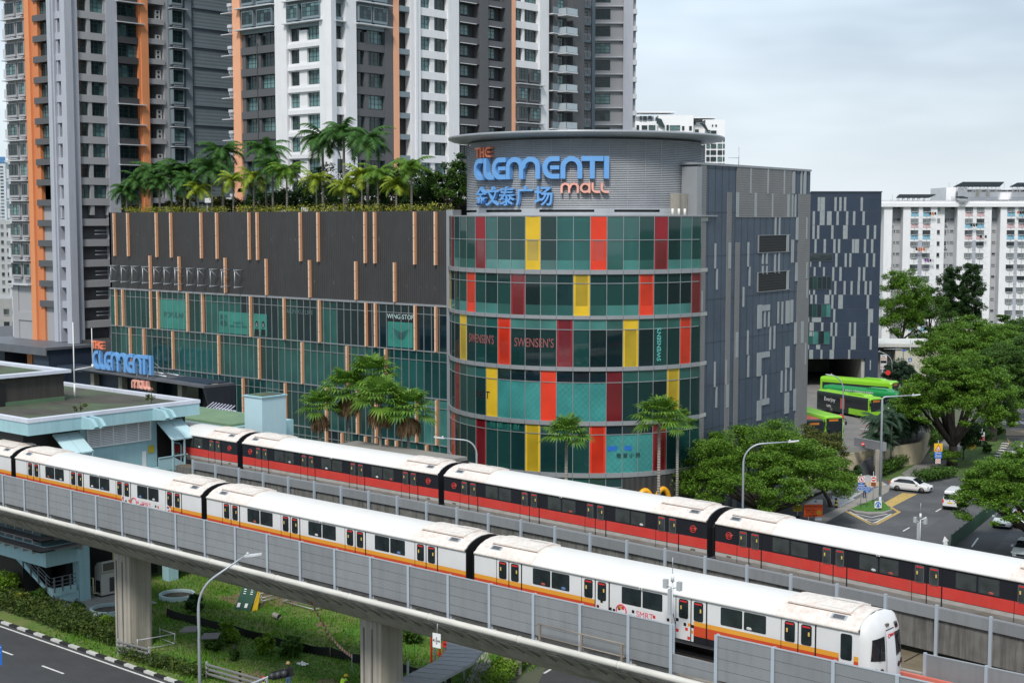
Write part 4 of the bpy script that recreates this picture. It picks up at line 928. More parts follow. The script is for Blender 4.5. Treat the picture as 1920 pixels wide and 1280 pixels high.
m.build('panel_joints', M_joint, blk, True)
for (x0, y0, x1, y1, tones) in ((711, 584, 838, 622, [2]), (708, 712, 835, 780, [2, 1, 2, 2, 2]), (706, 866, 836, 935, [2, 1, 2, 0, 3]), (704, 1018, 833, 1088, [0, 3, 2, 3])):
    m = MB(); m.T = BM; n = len(tones); xa, xb, zt, zb = bx(1280 + x0 / 2.977), bx(1280 + x1 / 2.977), bz(280 + y0 / 2.977), bz(280 + y1 / 2.977)
    for i, t_ in enumerate(tones): a = xa + (xb - xa) * i / n; b = xa + (xb - xa) * (i + 1) / n; m.box(a + .05, 0, zb, b - .05, .03, zt, t_)
    m.box(xa - .1, 0, zb - .1, xb + .1, .08, zb, 4); m.box(xa - .1, 0, zt, xb + .1, .08, zt + .1, 4)
    for i in range(n + 1): a = xa + (xb - xa) * i / n; m.box(a - .05, 0, zb, a + .05, .07, zt, 4)
    m.build('window', GLT + [M_joint], blk, True)
# --- entrance canopy with the second sign
ent = thing('entrance_canopy', 'dark slate entrance canopy below the glass wall carrying the smaller mall sign', 'canopy', (-150, 104, 0))
M_cslate = mat('canopy_slate', (.035, .042, .058), .45, .2, var=.1, dirt=(.08, .09, .1), damt=.3)
M_croof = mat('canopy_roof', (.14, .15, .175), .5, .2, var=.1, wave=(0, .9, .08), dirt=(.07, .07, .07), damt=.4)
ZC = 10.9
c = [G(138, 688, ZC), G(386, 722, ZC - .4), G(433, 709, ZC - .4), G(212, 683, ZC)]
cf = (c[0][1] + c[1][1]) / 2
m = MB(); ua, ub = c[0][0], c[1][0]
m.prism([(ua, cf, ZC), (ub, cf, ZC - .45), (ub, VF - .1, ZC - .45), (ua, VF - .1, ZC)], (0, 0, -.28), 0); m.build('roof', [M_croof], ent, True)
m = MB()
z0, z1 = onV(433, 765, VF - .3)[1], onV(433, 712, VF - .3)[1]
m.prism([(ub, cf + .1, ZC - .75), (ub + .1, VF - .1, ZC - .75), (ub + .1, VF - .1, 2.0), (ub + .1, cf + 2.6, 2.0)], (-.4, 0, 0), 0)
m.box(ua - 6, VF - 2.2, 0, ua + 14, VF - .4, ZC - .5, 1); m.box(ua - 6, cf + 1.0, ZC - .8, ub - .5, VF - .5, ZC - .3, 1)
m.box(ua + 14, VF - 1.2, 0, ub - .5, VF - .3, ZC - .8, 2)
m.build('side_wall', [M_cslate, M_navy, GLT[2]], ent, True)
for k in range(5): m = MB(); m.box(ua + 1 + 6.2 * k, cf + 1.5, 0, ua + 1.8 + 6.2 * k, cf + 2.3, ZC - .4); m.build('column', M_conc, ent, True)
m = MB()
for x0 in (-151.5, -148.4):
    for y in (VF - 3.4, VF - 1.6): m.rod((x0, y, ZC), (x0 + 2.6, y, ZC - .1), .1)
m.build('roof_pipe', M_steel, ent, True)
s2 = thing('mall_sign', 'smaller blue and coral mall name standing on the dark entrance canopy', 'sign', (-158, cf, ZC))
SV = cf + .25
def sx_(px): return onV(px, 688, SV)[0]
slope = lambda x: -.06 * (x - sx_(178))
def vword(spec, z0, H, w, d, mt, name, off=0):
    for ch, a, b in spec:
        x0, x1 = sx_(a), sx_(b)
        word([(ch, 0, x1 - x0)], H, w, d, mt, lambda x, y, q, x0=x0: (x0 + x, SV - q, z0 + y + off), name, s2)
vword([('C', 178.5, 191.5), ('L', 190, 202), ('E', 200, 214), ('M', 212.5, 240.5), ('E', 240, 254), ('N', 253.5, 270), ('T', 267, 283), ('I', 283.5, 289)], ZC + .1, 2.35, .42, .4, M_sky_blue, 'blue_letter')
vword([('T', 177.5, 184.5), ('H', 184.5, 191), ('E', 191, 199)], ZC + 2.65, 1.0, .2, .4, M_sign_or, 'coral_letter')
vword([('m', 250.5, 263.5), ('a', 264, 271.5), ('l', 272, 278.5), ('l', 278.5, 286)], ZC - 1.75, 1.05, .2, .4, MATS['sign_coral'], 'coral_letter')
m = MB()
for px in (181, 196, 213, 231, 249, 268, 286): u = sx_(px); m.rod((u, SV + .1, ZC), (u, SV + .1, ZC + 1.8), .05); m.rod((u, SV + .1, ZC + 1.7), (u, SV + 2.2, ZC), .04); m.rod((u, SV + 2.2, ZC), (u, SV, ZC + .1), .03)
m.rod((sx_(181), SV + .1, ZC + 1.8), (sx_(286), SV + .1, ZC + 1.8), .04)
for px in (257, 277): u = sx_(px); m.rod((u, SV, ZC + .1), (u, SV - .2, ZC - .8), .03)
m.build('support_frame', M_steel, s2, True)
# ================================================================== apartment towers behind the mall
M_tgrey = mat('tower_pale_grey', (.44, .46, .52), .7, var=.03, dirt=(.25, .26, .30), damt=.3)
M_tmid = mat('tower_lilac_grey', (.36, .36, .375), .7, var=.03)
M_twht = mat('tower_white', (.76, .76, .78), .65, var=.03, dirt=(.5, .5, .5), damt=.2)
M_tdk = mat('tower_dark_grey', (.10, .102, .11), .7, var=.05)
M_tdk2 = mat('tower_charcoal', (.050, .052, .056), .7, var=.05)
M_tblue = mat('tower_blue_grey', (.19, .235, .265), .65, var=.04)
M_tsteel = mat('tower_steel_blue', (.20, .25, .28), .6, var=.04)
M_rib = mat('tower_ribbed_wall', (.17, .215, .24), .65, var=.05, wave=(2, .5, .07))
M_peachl = mat('tower_peach', (.80, .40, .24), .6, var=.03)
M_peach = mat('tower_orange', (.72, .28, .12), .6, var=.03, dirt=(.65, .28, .14), damt=.3)
M_peachd = mat('tower_deep_orange', (.62, .22, .09), .6, var=.03)
M_ledge = mat('ledge_white', (.55, .57, .6), .6, var=.03)
M_ac = mat('ac_white', (.5, .5, .49), .6)
M_curt = mat('curtain_cloth', (.5, .5, .5), .8)
_wm = {}
def win_mesh(w, h, kind=''):
    w, h = round(w, 1), round(h, 1); key = (w, h, kind)
    if key in _wm: return _wm[key]
    m = MB(); f = .055; n = max(2, int(round(w / .72))); tz = h * .74
    for i in range(n):
        a = -w / 2 + w * i / n; b = a + w / n
        m.quad((a, .04, 0), (b, .04, 0), (b, .04, tz), (a, .04, tz), 0); m.quad((a, .04, tz), (b, .04, tz), (b, .04, h), (a, .04, h), 0)
        if i: m.box(a - f / 2, -.01, 0, a + f / 2, .05, h, 1)
    m.box(-w / 2 - f / 2, -.02, -f, -w / 2 + f, .05, h + f, 1); m.box(w / 2 - f, -.02, -f, w / 2 + f / 2, .05, h + f, 1); m.box(-w / 2, -.02, -f, w / 2, .05, f * .6, 1); m.box(-w / 2, -.02, h - f * .6, w / 2, .05, h + f, 1); m.box(-w / 2, -.012, tz - f / 2, w / 2, .05, tz + f / 2, 1)
    if w > 1.2: m.box(-w / 2, -.006, tz * .5 - .02, w / 2, .05, tz * .5 + .02, 1)
    _wm[key] = m.mesh('window', [M_teal, M_frame]); return _wm[key]
def bay_mesh(w, h, dep, mt):
    key = (round(w, 1), round(h, 1), 'bay', mt.name)
    if key in _wm: return _wm[key]
    m = MB(); n = max(2, int(round(w / .72))); f = .05; q = .09
    m.box(-w / 2 - q, -dep, -.32, w / 2 + q, 0, -.02, 2); m.box(-w / 2 - q, -dep, h, w / 2 + q, 0, h + .1, 2)
    for s in (-1, 1): m.box(s * (w / 2), -dep, -.02, s * (w / 2 + q), 0, h, 2)
    for i in range(n):
        a = -w / 2 + w * i / n; b = a + w / n
        m.quad((a, -dep + .06, 0), (b, -dep + .06, 0), (b, -dep + .06, h * .74), (a, -dep + .06, h * .74), 0); m.quad((a, -dep + .06, h * .74), (b, -dep + .06, h * .74), (b, -dep + .06, h), (a, -dep + .06, h), 0)
        if i: m.box(a - f / 2, -dep + .02, 0, a + f / 2, -dep + .07, h, 1)
    m.box(-w / 2, -dep + .02, h * .74 - f / 2, w / 2, -dep + .07, h * .74 + f / 2, 1); m.box(-w / 2, -dep + .02, -.02, w / 2, -dep + .07, f, 1); m.box(-w / 2, -dep + .02, h - f, w / 2, -dep + .07, h, 1)
    m.box(-w / 2, -dep + .02, h * .36, w / 2, -dep + .07, h * .36 + .04, 1)
    m.box(-w / 2 + .1, -dep - .12, -.62, w / 2 - .1, -dep + .1, -.45, 2)
    _wm[key] = m.mesh('window', [M_teal, M_frame, mt]); return _wm[key]
_acm = MB(); _acm.box(-.4, -.35, 0, .4, 0, .6, 0); _acm.lathe([(.22, -.01), (.22, .0)], (0, 0, 0), 12, 1); 
for i in range(24, 48): x, y, z = _acm.v[-48 + i - 24] if False else (0, 0, 0)
_acm = MB(); _acm.box(-.4, -.35, 0, .4, 0, .6, 0)
_acm.prism([(-.05 + .22 * math.cos(a * .524), -.36, .3 + .22 * math.sin(a * .524)) for a in range(12)], (0, .02, 0), 1); AC_ME = _acm.mesh('air_conditioner', [M_ac, M_dark])
class Fac:
    def __init__(s, t, org, rz): s.t = t; s.M = Matrix.Translation(org) @ Matrix.Rotation(rz, 4, 'Z'); s.rz = rz
    def mb(s): m = MB(); m.T = s.M; return m
    def put(s, me, x, y, z, name='window'):
        p = s.M @ Vector((x, y, z)); return inst(me, name, s.t, p, s.rz, world=True)
    def pillar(s, a, b, y0, y1, z0, z1, mt, name='pillar'): m = s.mb(); m.box(a, y0, z0, b, y1, z1); return m.build(name, mt, s.t, True)
    def bands(s, a, b, y0, y1, zs, mt, name='spandrel'):
        for z0, z1 in zs: m = s.mb(); m.box(a, y0, z0, b, y1, z1); m.build(name, mt, s.t, True)
    def windows(s, wins, y, zs, h):
        for a, b in wins:
            me = win_mesh(b - a, h)
            for z in zs: s.put(me, (a + b) / 2, y, z)
FH = 2.81
def levels(zb, lo, hi): return [zb + FH * k for k in range(-20, 30) if lo <= zb + FH * k <= hi]
# ------------------------------------------------ pale grey and orange tower (left)
TL = thing('apartment_tower', 'pale grey apartment tower with orange columns at the left edge', 'building', (-173.6, 110.6, 0), 0, None)
f = Fac(TL, (0, 110.6, 0), 0); g = Fac(TL, (-173.6, 0, 0), math.pi / 2); HT = 95
m = MB(); m.box(-189.3, 111.4, 0, -174.4, 123.6, HT, 0); m.box(-189.3, 111.4, 0, -176.8, 145, HT, 0); m.build('core', [M_tdk], TL, True)
ZT = 62
# left face
zl = levels(52.45, 32, ZT); zbay = levels(53.0, 21.5, ZT)
f.pillar(-189.0, -183.95, -.15, 1.0, 12, HT, M_tmid, 'bay_wall')
for a, b in ((-188.7, -186.3), (-185.6, -184.05)):
    me = bay_mesh(b - a, 1.5, .35, M_tmid)
    for z in zbay: f.put(me, (a + b) / 2, -.15, z)
f.bands(-189.2, -183.9, -.95, 0, [(z + 1.95, z + 2.08) for z in zbay] + [(20.6, 20.8)], M_ledge, 'ledge')
f.bands(-189.6, -189.0, -.4, 1.2, [(z - .4, z + .9) for z in levels(53.0, 18, ZT)], M_ledge, 'balcony'); f.windows([(-190.9, -189.9)], .7, levels(53.2, 21, ZT), 1.3)
m = f.mb(); m.box(-191.3, .9, 0, -189.3, 6, HT); m.build('side_wing', M_ledge, TL, True)
f.pillar(-189.0, -187.6, -.3, .5, 12, 20.6, M_tmid); f.bands(-187.6, -184, -.3, .5, [(15.6, 16.8)], M_tmid); f.pillar(-187.6, -184, .2, .5, 12, 20.6, M_tdk, 'louvre_wall')
f.pillar(-184.0, -182.8, -.35, .6, 4, HT, M_peach, 'orange_column'); f.pillar(-182.8, -181.2, .0, .6, 12, HT, M_peachd, 'orange_column')
f.bands(-182.0, -178.2, -.3, .9, [(z - 1.0, z - .15) for z in levels(52.45, 16, ZT)], M_tdk); f.windows([(-181.2, -178.6)], .5, [z for z in zl if z > 33], 1.65)
f.pillar(-182.0, -178.2, .3, .6, 12, 32.6, M_tmid, 'louvre_wall')
f.pillar(-178.3, -176.7, -.35, .9, 13, HT, M_tgrey); f.pillar(-177.5, -177.0, -.6, -.3, 13, HT, M_tgrey)
f.bands(-176.7, -174.0, -.05, .9, [(z - 1.0, z - .08) for z in levels(52.45, 14, ZT)], M_tgrey); f.windows([(-176.4, -174.4)], .45, [z for z in zl if z > 30], 1.75); f.pillar(-176.7, -176.4, .1, .8, 30, HT, M_tgrey); f.pillar(-174.4, -174, .1, .8, 30, HT, M_tgrey)
m = MB(); m.box(-174.5, 109.9, 13, -173.1, 111.7, HT, 0); m.box(-173.9, 109.5, 13, -172.7, 110.6, HT, 0); m.build('corner_pillar', M_tgrey, TL, True)
# right face
zr_ = levels(52.55, 31, ZT)
g.bands(111.6, 116.6, -.15, .8, [(z - 1.05, z - .08) for z in levels(52.55, 14, ZT)], M_tmid); g.pillar(116.4, 118.2, -.2, .8, 13, HT, M_tgrey); g.pillar(111.6, 112.0, -.05, .6, 30.5, HT, M_tmid); g.pillar(113.45, 114.0, -.05, .6, 30.5, HT, M_tmid); g.pillar(116.1, 116.5, -.05, .6, 30.5, HT, M_tmid)
g.windows([(112.0, 113.4), (114.0, 116.1)], .3, zr_, 1.72)
m = g.mb()
for z in levels(52.55, 14, 30): m.rod((114, .1, z + .6), (116.4, .1, z + .6), .03); m.rod((114, .1, z + 1.1), (116.4, .1, z + 1.1), .03)
m.build('railing', M_steel, TL, True)
g.bands(118.2, 122.0, -.1, .9, [(z - 1.0, z - .1) for z in zr_], M_tdk2); g.windows([(118.3, 120.1), (120.2, 122.0)], .35, zr_, 1.65)
g.bands(118.0, 122.4, -.8, 0, [(z + 1.75, z + 1.87) for z in zr_ if z < 45 or z > 54], M_ledge, 'ledge')
g.pillar(122.0, 123.2, -.35, .8, 13, HT, M_peach, 'orange_column'); g.pillar(121.7, 122.0, -.15, .6, 13, HT, M_peachd, 'orange_column')
g.pillar(126.2, 127.0, .3, 5, 13, HT, M_tmid); g.bands(123.4, 126.3, .1, 4, [(z - 1.0, z - .25) for z in levels(52.9, 20, ZT)], M_tmid, 'slab'); g.pillar(123.4, 126.3, 3.5, 4, 20, HT, M_tdk2, 'recess_wall')
for k, z in enumerate(levels(52.9, 30, ZT)):
    for j in range(2 if k % 3 else 1): g.put(AC_ME, 125.5, .9, z - .2 + .65 * j, 'air_conditioner')
    w_ = win_mesh(1.0, 1.4); g.put(w_, 124.3, 2.8, z)
g.pillar(127.0, 129.9, .3, 5, 13, HT, M_tblue, 'bay_wall')
me = bay_mesh(1.7, 1.7, .7, M_tblue)
for z in levels(52.4, 31, ZT): g.put(me, 128.2, .3, z)
g.bands(127.1, 129.9, -.75, .3, [(z + 1.95, z + 2.05) for z in levels(52.4, 29, ZT)], M_ledge, 'ledge')
g.pillar(129.8, 130.9, -.1, 5, 13, HT, M_tblue); g.pillar(130.9, 145, .25, 5, 13, HT, M_rib, 'ribbed_wall')
g.bands(130.9, 145, .05, .3, [(z - .2, z - .05) for z in levels(52.3, 20, ZT)], M_tblue, 'ledge')
# ------------------------------------------------ white tower with orange columns (middle)
TW = thing('apartment_tower', 'white apartment tower with peach columns behind the roof garden palms', 'building', (-137.4, 124.5, 0))
f = Fac(TW, (0, 124.5, 0), 0); g = Fac(TW, (-137.4, 0, 0), math.pi / 2)
m = MB(); m.box(-155.5, 125.5, 30, -138.4, 168.5, HT, 0); m.build('core', [M_tdk2], TW, True)
zw = levels(49.92, 30, 54); zu = levels(49.92, 54, ZT); za = levels(49.92, 30, ZT)
f.pillar(-155.8, -154.2, -.3, .8, 28, HT, M_peachl, 'orange_column')
for k, z in enumerate(za):      # stepped side balconies
    m = f.mb(); 
    for q in range(3): m.box(-157.1 + .3 * q, .2 - .4 * q, z - 1.0 + .45 * q, -155.7, 1.6, z - .6 + .45 * q)
    m.box(-157.5, -.9, z - 1.05, -155.7, 1.6, z - .93); m.build('side_balcony', M_ledge, TW, True)
f.windows([(-157.0, -156.0)], .9, za, 1.5)
f.pillar(-157.1, -155.5, 1.0, 6, 30, HT, M_tsteel, 'side_wing')
f.bands(-154.1, -146.9, -.25, .9, [(z - 1.08, z - .12) for z in zw], M_tdk); f.pillar(-154.1, -153.4, -.05, .9, 30, 54, M_tdk); f.pillar(-151.1, -150.3, -.05, .9, 30, 54, M_tdk)
f.windows([(-153.34, -151.14), (-150.26, -147.35)], .35, zw, 1.7)
m = f.mb(); m.box(-150.75, -.32, 30, -150.68, -.2, 53); m.build('downpipe', M_tdk2, TW, True)
f.bands(-154.1, -146.9, -.1, .9, [(z - 1.2, z - .1) for z in zu], M_tsteel)
for a, b in ((-153.34, -151.14), (-150.26, -147.35)):
    me = bay_mesh(b - a, 1.6, .6, M_tsteel)
    for z in zu: f.put(me, (a + b) / 2, -.1, z)
f.bands(-154.6, -146.8, -1.0, 0, [(z - .72, z - .58) for z in levels(49.92, 55, ZT + 3)], M_ledge, 'ledge')
f.pillar(-146.9, -144.6, -.5, .9, 28, HT, M_twht)
f.bands(-144.6, -138.2, -.15, .9, [(z - 1.08, z - .08) for z in zw], M_twht); f.bands(-144.6, -138.2, -.32, -.15, [(z - .95, z - .4) for z in zw], M_twht)
f.pillar(-144.6, -144.45, 0, .9, 30, 54, M_twht); f.pillar(-142.7, -141.2, 0, .9, 30, 54, M_twht); f.windows([(-144.45, -142.75), (-141.15, -138.3)], .3, zw, 1.78)
f.bands(-144.6, -138.2, -.1, .9, [(z - 1.2, z - .1) for z in zu], M_tsteel)
for a, b in ((-144.3, -142.3), (-141.3, -138.1)):
    me = bay_mesh(b - a, 1.6, .6, M_tsteel)
    for z in zu: f.put(me, (a + b) / 2, -.1, z)
f.bands(-144.9, -137.6, -1.0, 0, [(z - .72, z - .58) for z in levels(49.92, 55, ZT + 3)], M_ledge, 'ledge')
m = MB(); m.prism([(-138.3, 124.0, 28), (-137.0, 124.0, 28), (-136.6, 124.5, 28), (-136.9, 125.6, 28), (-138.3, 125.6, 28)], (0, 0, HT - 28), 0); m.build('corner_pillar', M_twht, TW, True)
g.bands(125.5, 127.2, -.12, .9, [(z - 1.08, z - .08) for z in zw], M_twht); g.windows([(125.65, 127.05)], .3, za, 1.78); g.bands(125.4, 127.3, -.8, 0, [(z - .72, z - .6) for z in levels(49.92, 55, ZT + 3)], M_ledge, 'ledge'); g.bands(125.5, 127.2, -.12, .9, [(z - 1.2, z - .08) for z in zu], M_tsteel)
g.pillar(127.2, 129.1, -.5, .9, 28, HT, M_twht)
g.bands(129.1, 135.2, -.1, .9, [(z - 1.08, z - .12) for z in zw], M_tdk); g.pillar(130.95, 131.65, 0, .9, 30, 54, M_tdk); g.windows([(129.3, 130.9), (131.7, 134.4)], .35, zw, 1.7)
g.bands(129.1, 135.2, -.1, .9, [(z - 1.2, z - .1) for z in zu], M_tsteel)
for a, b in ((129.5, 131.6), (132.1, 134.4)):
    me = bay_mesh(b - a, 1.6, .6, M_tsteel)
    for z in zu: g.put(me, (a + b) / 2, -.1, z)
g.bands(129.0, 135.2, -1.0, 0, [(z - .72, z - .58) for z in levels(49.92, 55, ZT + 3)], M_ledge, 'ledge')
g.pillar(134.5, 136.0, -.2, .9, 28, HT, M_tdk); g.pillar(136.0, 137.0, -.3, .8, 28, HT, M_peachl, 'orange_column')
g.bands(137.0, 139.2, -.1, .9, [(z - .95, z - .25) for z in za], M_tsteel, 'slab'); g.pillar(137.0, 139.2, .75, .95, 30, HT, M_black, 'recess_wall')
g.pillar(139.2, 141.0, -.4, .9, 28, HT, M_twht); g.pillar(139.9, 140.3, -.52, -.4, 28, HT, M_twht)
g.bands(141.0, 146.5, -.15, .9, [(z - 1.08, z - .06) for z in za], M_twht); g.pillar(143.25, 144.05, 0, .9, 30, HT, M_twht); g.windows([(141.05, 143.25), (144.05, 146.4)], .3, za, 1.78)
g.pillar(146.45, 148.6, -.4, .9, 28, HT, M_twht)
# open corridors
g.bands(148.6, 159.0, -.25, .9, [(z - .95, z - .15) for z in levels(49.7, 30, ZT)], M_tdk, 'slab'); g.bands(148.6, 153.0, .0, 2.0, [(z - 1.1, z - 1.0) for z in levels(49.7, 30, ZT)], M_tdk2, 'slab')
g.bands(148.9, 152.2, -.45, -.3, [(z + 1.75, z + 1.82) for z in levels(49.7, 30, ZT)], M_twht, 'light_fitting'); g.bands(154.8, 157.6, -.45, -.3, [(z + 1.75, z + 1.82) for z in levels(49.7, 30, ZT)], M_twht, 'light_fitting')
g.pillar(153.0, 154.6, -.5, .9, 28, HT, M_tdk); g.windows([(149.3, 151.8), (155.0, 157.4)], .8, levels(50.0, 30, ZT), 1.4)
g.pillar(158.6, 159.8, -.35, .9, 28, HT, M_tdk); g.pillar(159.75, 160.7, -.35, .8, 28, HT, M_peachl, 'orange_column')
zz = levels(50.2, 30, 51); zzu = levels(50.2, 51, ZT)
g.bands(160.8, 166.3, -.15, .9, [(z - 1.08, z - .06) for z in zzu], M_twht); g.pillar(162.6, 163.1, 0, .9, 50, HT, M_twht); g.windows([(160.95, 162.55), (163.15, 165.9)], .3, zzu, 1.7)
g.bands(160.8, 166.3, -.15, .9, [(z - 1.1, z - .05) for z in zz], M_tmid)
for a, b in ((161.1, 163.1), (163.8, 166.0)):
    me = bay_mesh(b - a, 1.55, .55, M_tdk)
    for z in zz: g.put(me, (a + b) / 2, -.1, z)
g.bands(160.8, 166.8, -1.0, 0, [(z - .72, z - .6) for z in levels(50.2, 30, 52)], M_ledge, 'ledge')
g.pillar(166.1, 168.2, -.45, .9, 28, HT, M_twht)
# balconies towards the far end
g.pillar(168.2, 169.6, .2, 1.4, 28, HT, M_tdk); 
for z in levels(49.9, 30, ZT):
    m = g.mb(); m.box(168.3, -1.2, z - 1.0, 169.6, .3, z - .85, 0); m.box(168.3, -1.2, z - .8, 169.55, -1.15, z + .1, 1); m.build('balcony', [M_ledge, M_tsteel], TW, True)
    m = g.mb(); m.box(170.6, -1.9, z - 1.0, 173.4, .6, z - .8, 0); m.box(170.7, -1.85, z - .75, 173.3, -1.8, z + .15, 1); m.box(170.7, -1.85, z - .75, 170.75, .5, z + .15, 1); m.build('balcony', [M_ledge, mat('balcony_glass', (.42, .48, .52), .2)], TW, True)
m = g.mb(); m.box(169.6, .5, 28, 178, 8, HT, 0); m.box(169.4, -.3, 28, 170.4, 1.5, HT, 0); m.box(173.8, -.6, 28, 176.6, 1.5, HT, 1); m.build('end_wing', [M_tdk, M_tdk], TW, True)
g.windows([(171.2, 172.8), (174.4, 175.9)], .4 if False else .42, levels(49.6, 30, ZT), 1.9)
# ------------------------------------------------ grey tower further back with rounded balconies
TB = thing('apartment_tower', 'grey apartment tower furthest right of the three, with rounded balconies', 'building', onD(1140, 300, 250)[:2] + (0,))
DT = 248.0; h = Fac(TB, (-_sa * DT, _ca * DT, 0), YAW)
hx = lambda px: (px - 960) / (FPX * 1.0036) * DT
hz = lambda py: CAMH + (410 - py) / (FPX * 1.0036) * DT
m = h.mb(); m.box(hx(1070), .8, 28, hx(1192) - .4, 18, HT); m.build('core', M_tdk, TB, True)
h.pillar(hx(1108), hx(1114), -.7, 1, 28, HT, M_tsteel); h.pillar(hx(1114), hx(1166), -.1, 1, 28, HT, M_tmid, 'wall'); h.pillar(hx(1166), hx(1184), -.8, 1, 28, HT, M_tgrey); h.pillar(hx(1184), hx(1190), .2, 8, 28, HT, M_tmid, 'side_wall')
zb_ = [hz(y) for y in range(19, 250, 31)] + [hz(19 - 31), hz(-43)]
h.bands(hx(1114), hx(1166), -.6, 0, [(z - .08, z + .08) for z in zb_], M_ledge, 'ledge'); h.bands(hx(1184), hx(1191.5), -.7, 8, [(z - 1.3, z - .5) for z in zb_], M_ledge, 'balcony')
for z in zb_: h.put(win_mesh(hx(1142) - hx(1115), 1.55), hx(1128.5), -.14, z - 2.1)
m = h.mb(); m.box(hx(1076), -.2, 28, hx(1108), 1, HT); m.build('recess_wall', M_tmid, TB, True)
for z in zb_:
    m = h.mb(); xa, xb = hx(1079), hx(1107); pts = [(xa, .5), (xa, -1.2), (xa + .5, -1.9), (xb - 1.1, -1.9), (xb - .2, -1.2), (xb, .5)]
    m.prism([(x, y, z - .5) for x, y in pts], (0, 0, .42), 0)
    for (x0, y0), (x1, y1) in zip(pts, pts[1:]):
        m.rod((x0, y0, z + .85), (x1, y1, z + .85), .04, m=1); n = max(2, int(math.hypot(x1 - x0, y1 - y0) / .18))
        for q in range(n): m.box(x0 + (x1 - x0) * q / n - .02, y0 + (y1 - y0) * q / n - .02, z - .1, x0 + (x1 - x0) * q / n + .02, y0 + (y1 - y0) * q / n + .02, z + .85, 1)
    m.build('balcony', [M_tsteel, M_ledge], TB, True)
h.windows([(hx(1086), hx(1100))], -.22, [z - .1 for z in zb_], 1.9)
# ------------------------------------------------ white condominium far behind
CD = thing('condominium', 'distant white condominium with stepped roofs behind the mall canopy', 'building', onD(1270, 300, 400)[:2] + (0,))
DC = 400.0; h = Fac(CD, (-_sa * DC, _ca * DC, 0), YAW)
cx_ = lambda px: (px - 960) / (FPX * 1.0036) * DC
cz_ = lambda py: CAMH + (410 - py) / (FPX * 1.0036) * DC
M_cw = mat('condo_white', (.88, .88, .9), .6, var=.02)
m = h.mb()
for a, b, top, y in ((1188, 1232, 229, 0), (1189, 1226, 219, 3), (1232, 1297, 219, -1.5), (1290, 1322, 231, 1), (1320, 1356, 227, -1), (1296, 1318, 223, 3)): m.box(cx_(a), y, 5, cx_(b), y + 14, cz_(top))
m.box(cx_(1189), -1, cz_(214), cx_(1264), 6, cz_(212)); m.box(cx_(1296), -1, cz_(224), cx_(1340), 5, cz_(222)); m.build('wall', M_cw, CD, True)
for a, b, t_, bt in ((1192, 1197, 237, 245), (1202, 1212, 237, 244), (1215, 1227, 237, 245), (1247, 1251, 237, 246), (1253, 1272, 238, 246), (1276, 1280, 239, 246), (1289, 1294, 239, 246), (1296, 1300, 229, 235), (1300.8, 1303, 229, 235), (1296, 1299, 244, 249), (1302, 1309, 244, 249), (1324, 1329, 246, 251), (1330, 1340, 247, 252), (1332, 1334, 236, 239), (1338, 1341, 236, 239), (1198, 1202, 220, 227), (1204, 1211, 220, 227), (1214, 1220, 220, 226)):
    y = -.2 if a < 1232 else (-1.7 if a < 1290 else (.8 if a < 1320 else -1.2)); y = 2.8 - 3.2 if t_ < 228 else y
    h.put(win_mesh(cx_(b) - cx_(a), cz_(t_) - cz_(bt)), (cx_(a) + cx_(b)) / 2, y, cz_(bt))
for k in range(6):
    t_ = 259 + 12 * k
    for a, b in ((1322, 1328), (1330, 1340), (1343, 1351), (1353, 1356)): h.put(win_mesh(cx_(b) - cx_(a), 1.1), (cx_(a) + cx_(b)) / 2, -1.2, cz_(t_ + 8))
for a in (1228, 1309):     # glazed stair roofs
    m = h.mb(); y = -2.2
    m.prism([(cx_(a), y, cz_(234)), (cx_(a), y, cz_(224 if a < 1300 else 233)), (cx_(a + 9), y, cz_(226 if a < 1300 else 235)), (cx_(a + 16), y, cz_(240 if a < 1300 else 248)), (cx_(a + 14), y, cz_(243 if a < 1300 else 250))], (0, .8, 0), 0)
    m.build('stair_glazing', M_teal, CD, True)
# ------------------------------------------------ slab block on the right
def hdb(name, label, D_, x0, x1, top, cols, recs, rowdy, nrow, y0, pal, group=None):
    t = thing(name, label, 'building', onD((x0 + min(x1, 1920)) / 2, 500, D_)[:2] + (0,), 0, group); f = Fac(t, (-_sa * D_, _ca * D_, 0), YAW)
    X = lambda px: (px - 960) / (FPX * 1.0036) * D_; Z = lambda py: CAMH + (410 - py) / (FPX * 1.0036) * D_
    return t, f, X, Z
M_hw = mat('block_white', (.80, .80, .82), .65, var=.03, dirt=(.55, .55, .54), damt=.3)
M_hg = mat('block_grey', (.42, .43, .45), .7, var=.03)
M_hwin = sash('block_window_glass', (.02, .026, .034), (.22, .24, .25), .6)
t, f, X, Z = hdb('apartment_block', 'long white apartment block on the right with pale blue and pink panels under its windows', 356, 1653, 2010, 388, 0, 0, 0, 0, 0, 0)
q = lambda z: 1640 + z / 6.857
m = f.mb(); m.box(X(1640), 1.2, 0, X(2010), 14, Z(388)); m.build('core', M_hg, t, True)
for a, b in ((100, 205), (345, 780), (1040, 1475), (1590, 2080)): f.pillar(X(q(a)), X(q(b)), -1.6, 1.3, 0, Z(388), M_hw, 'wall')
f.pillar(X(q(780)), X(q(890)), -.6, 1.3, 0, Z(388), M_hw, 'wall')
m = f.mb(); m.box(X(1640), -2.2, Z(388), X(2010), 14, Z(381)); m.box(X(1640), -2.0, Z(381), X(2010), -1.9, Z(377)); m.build('parapet', M_hw, t, True)
sc = (FPX * 1.0036) / 356
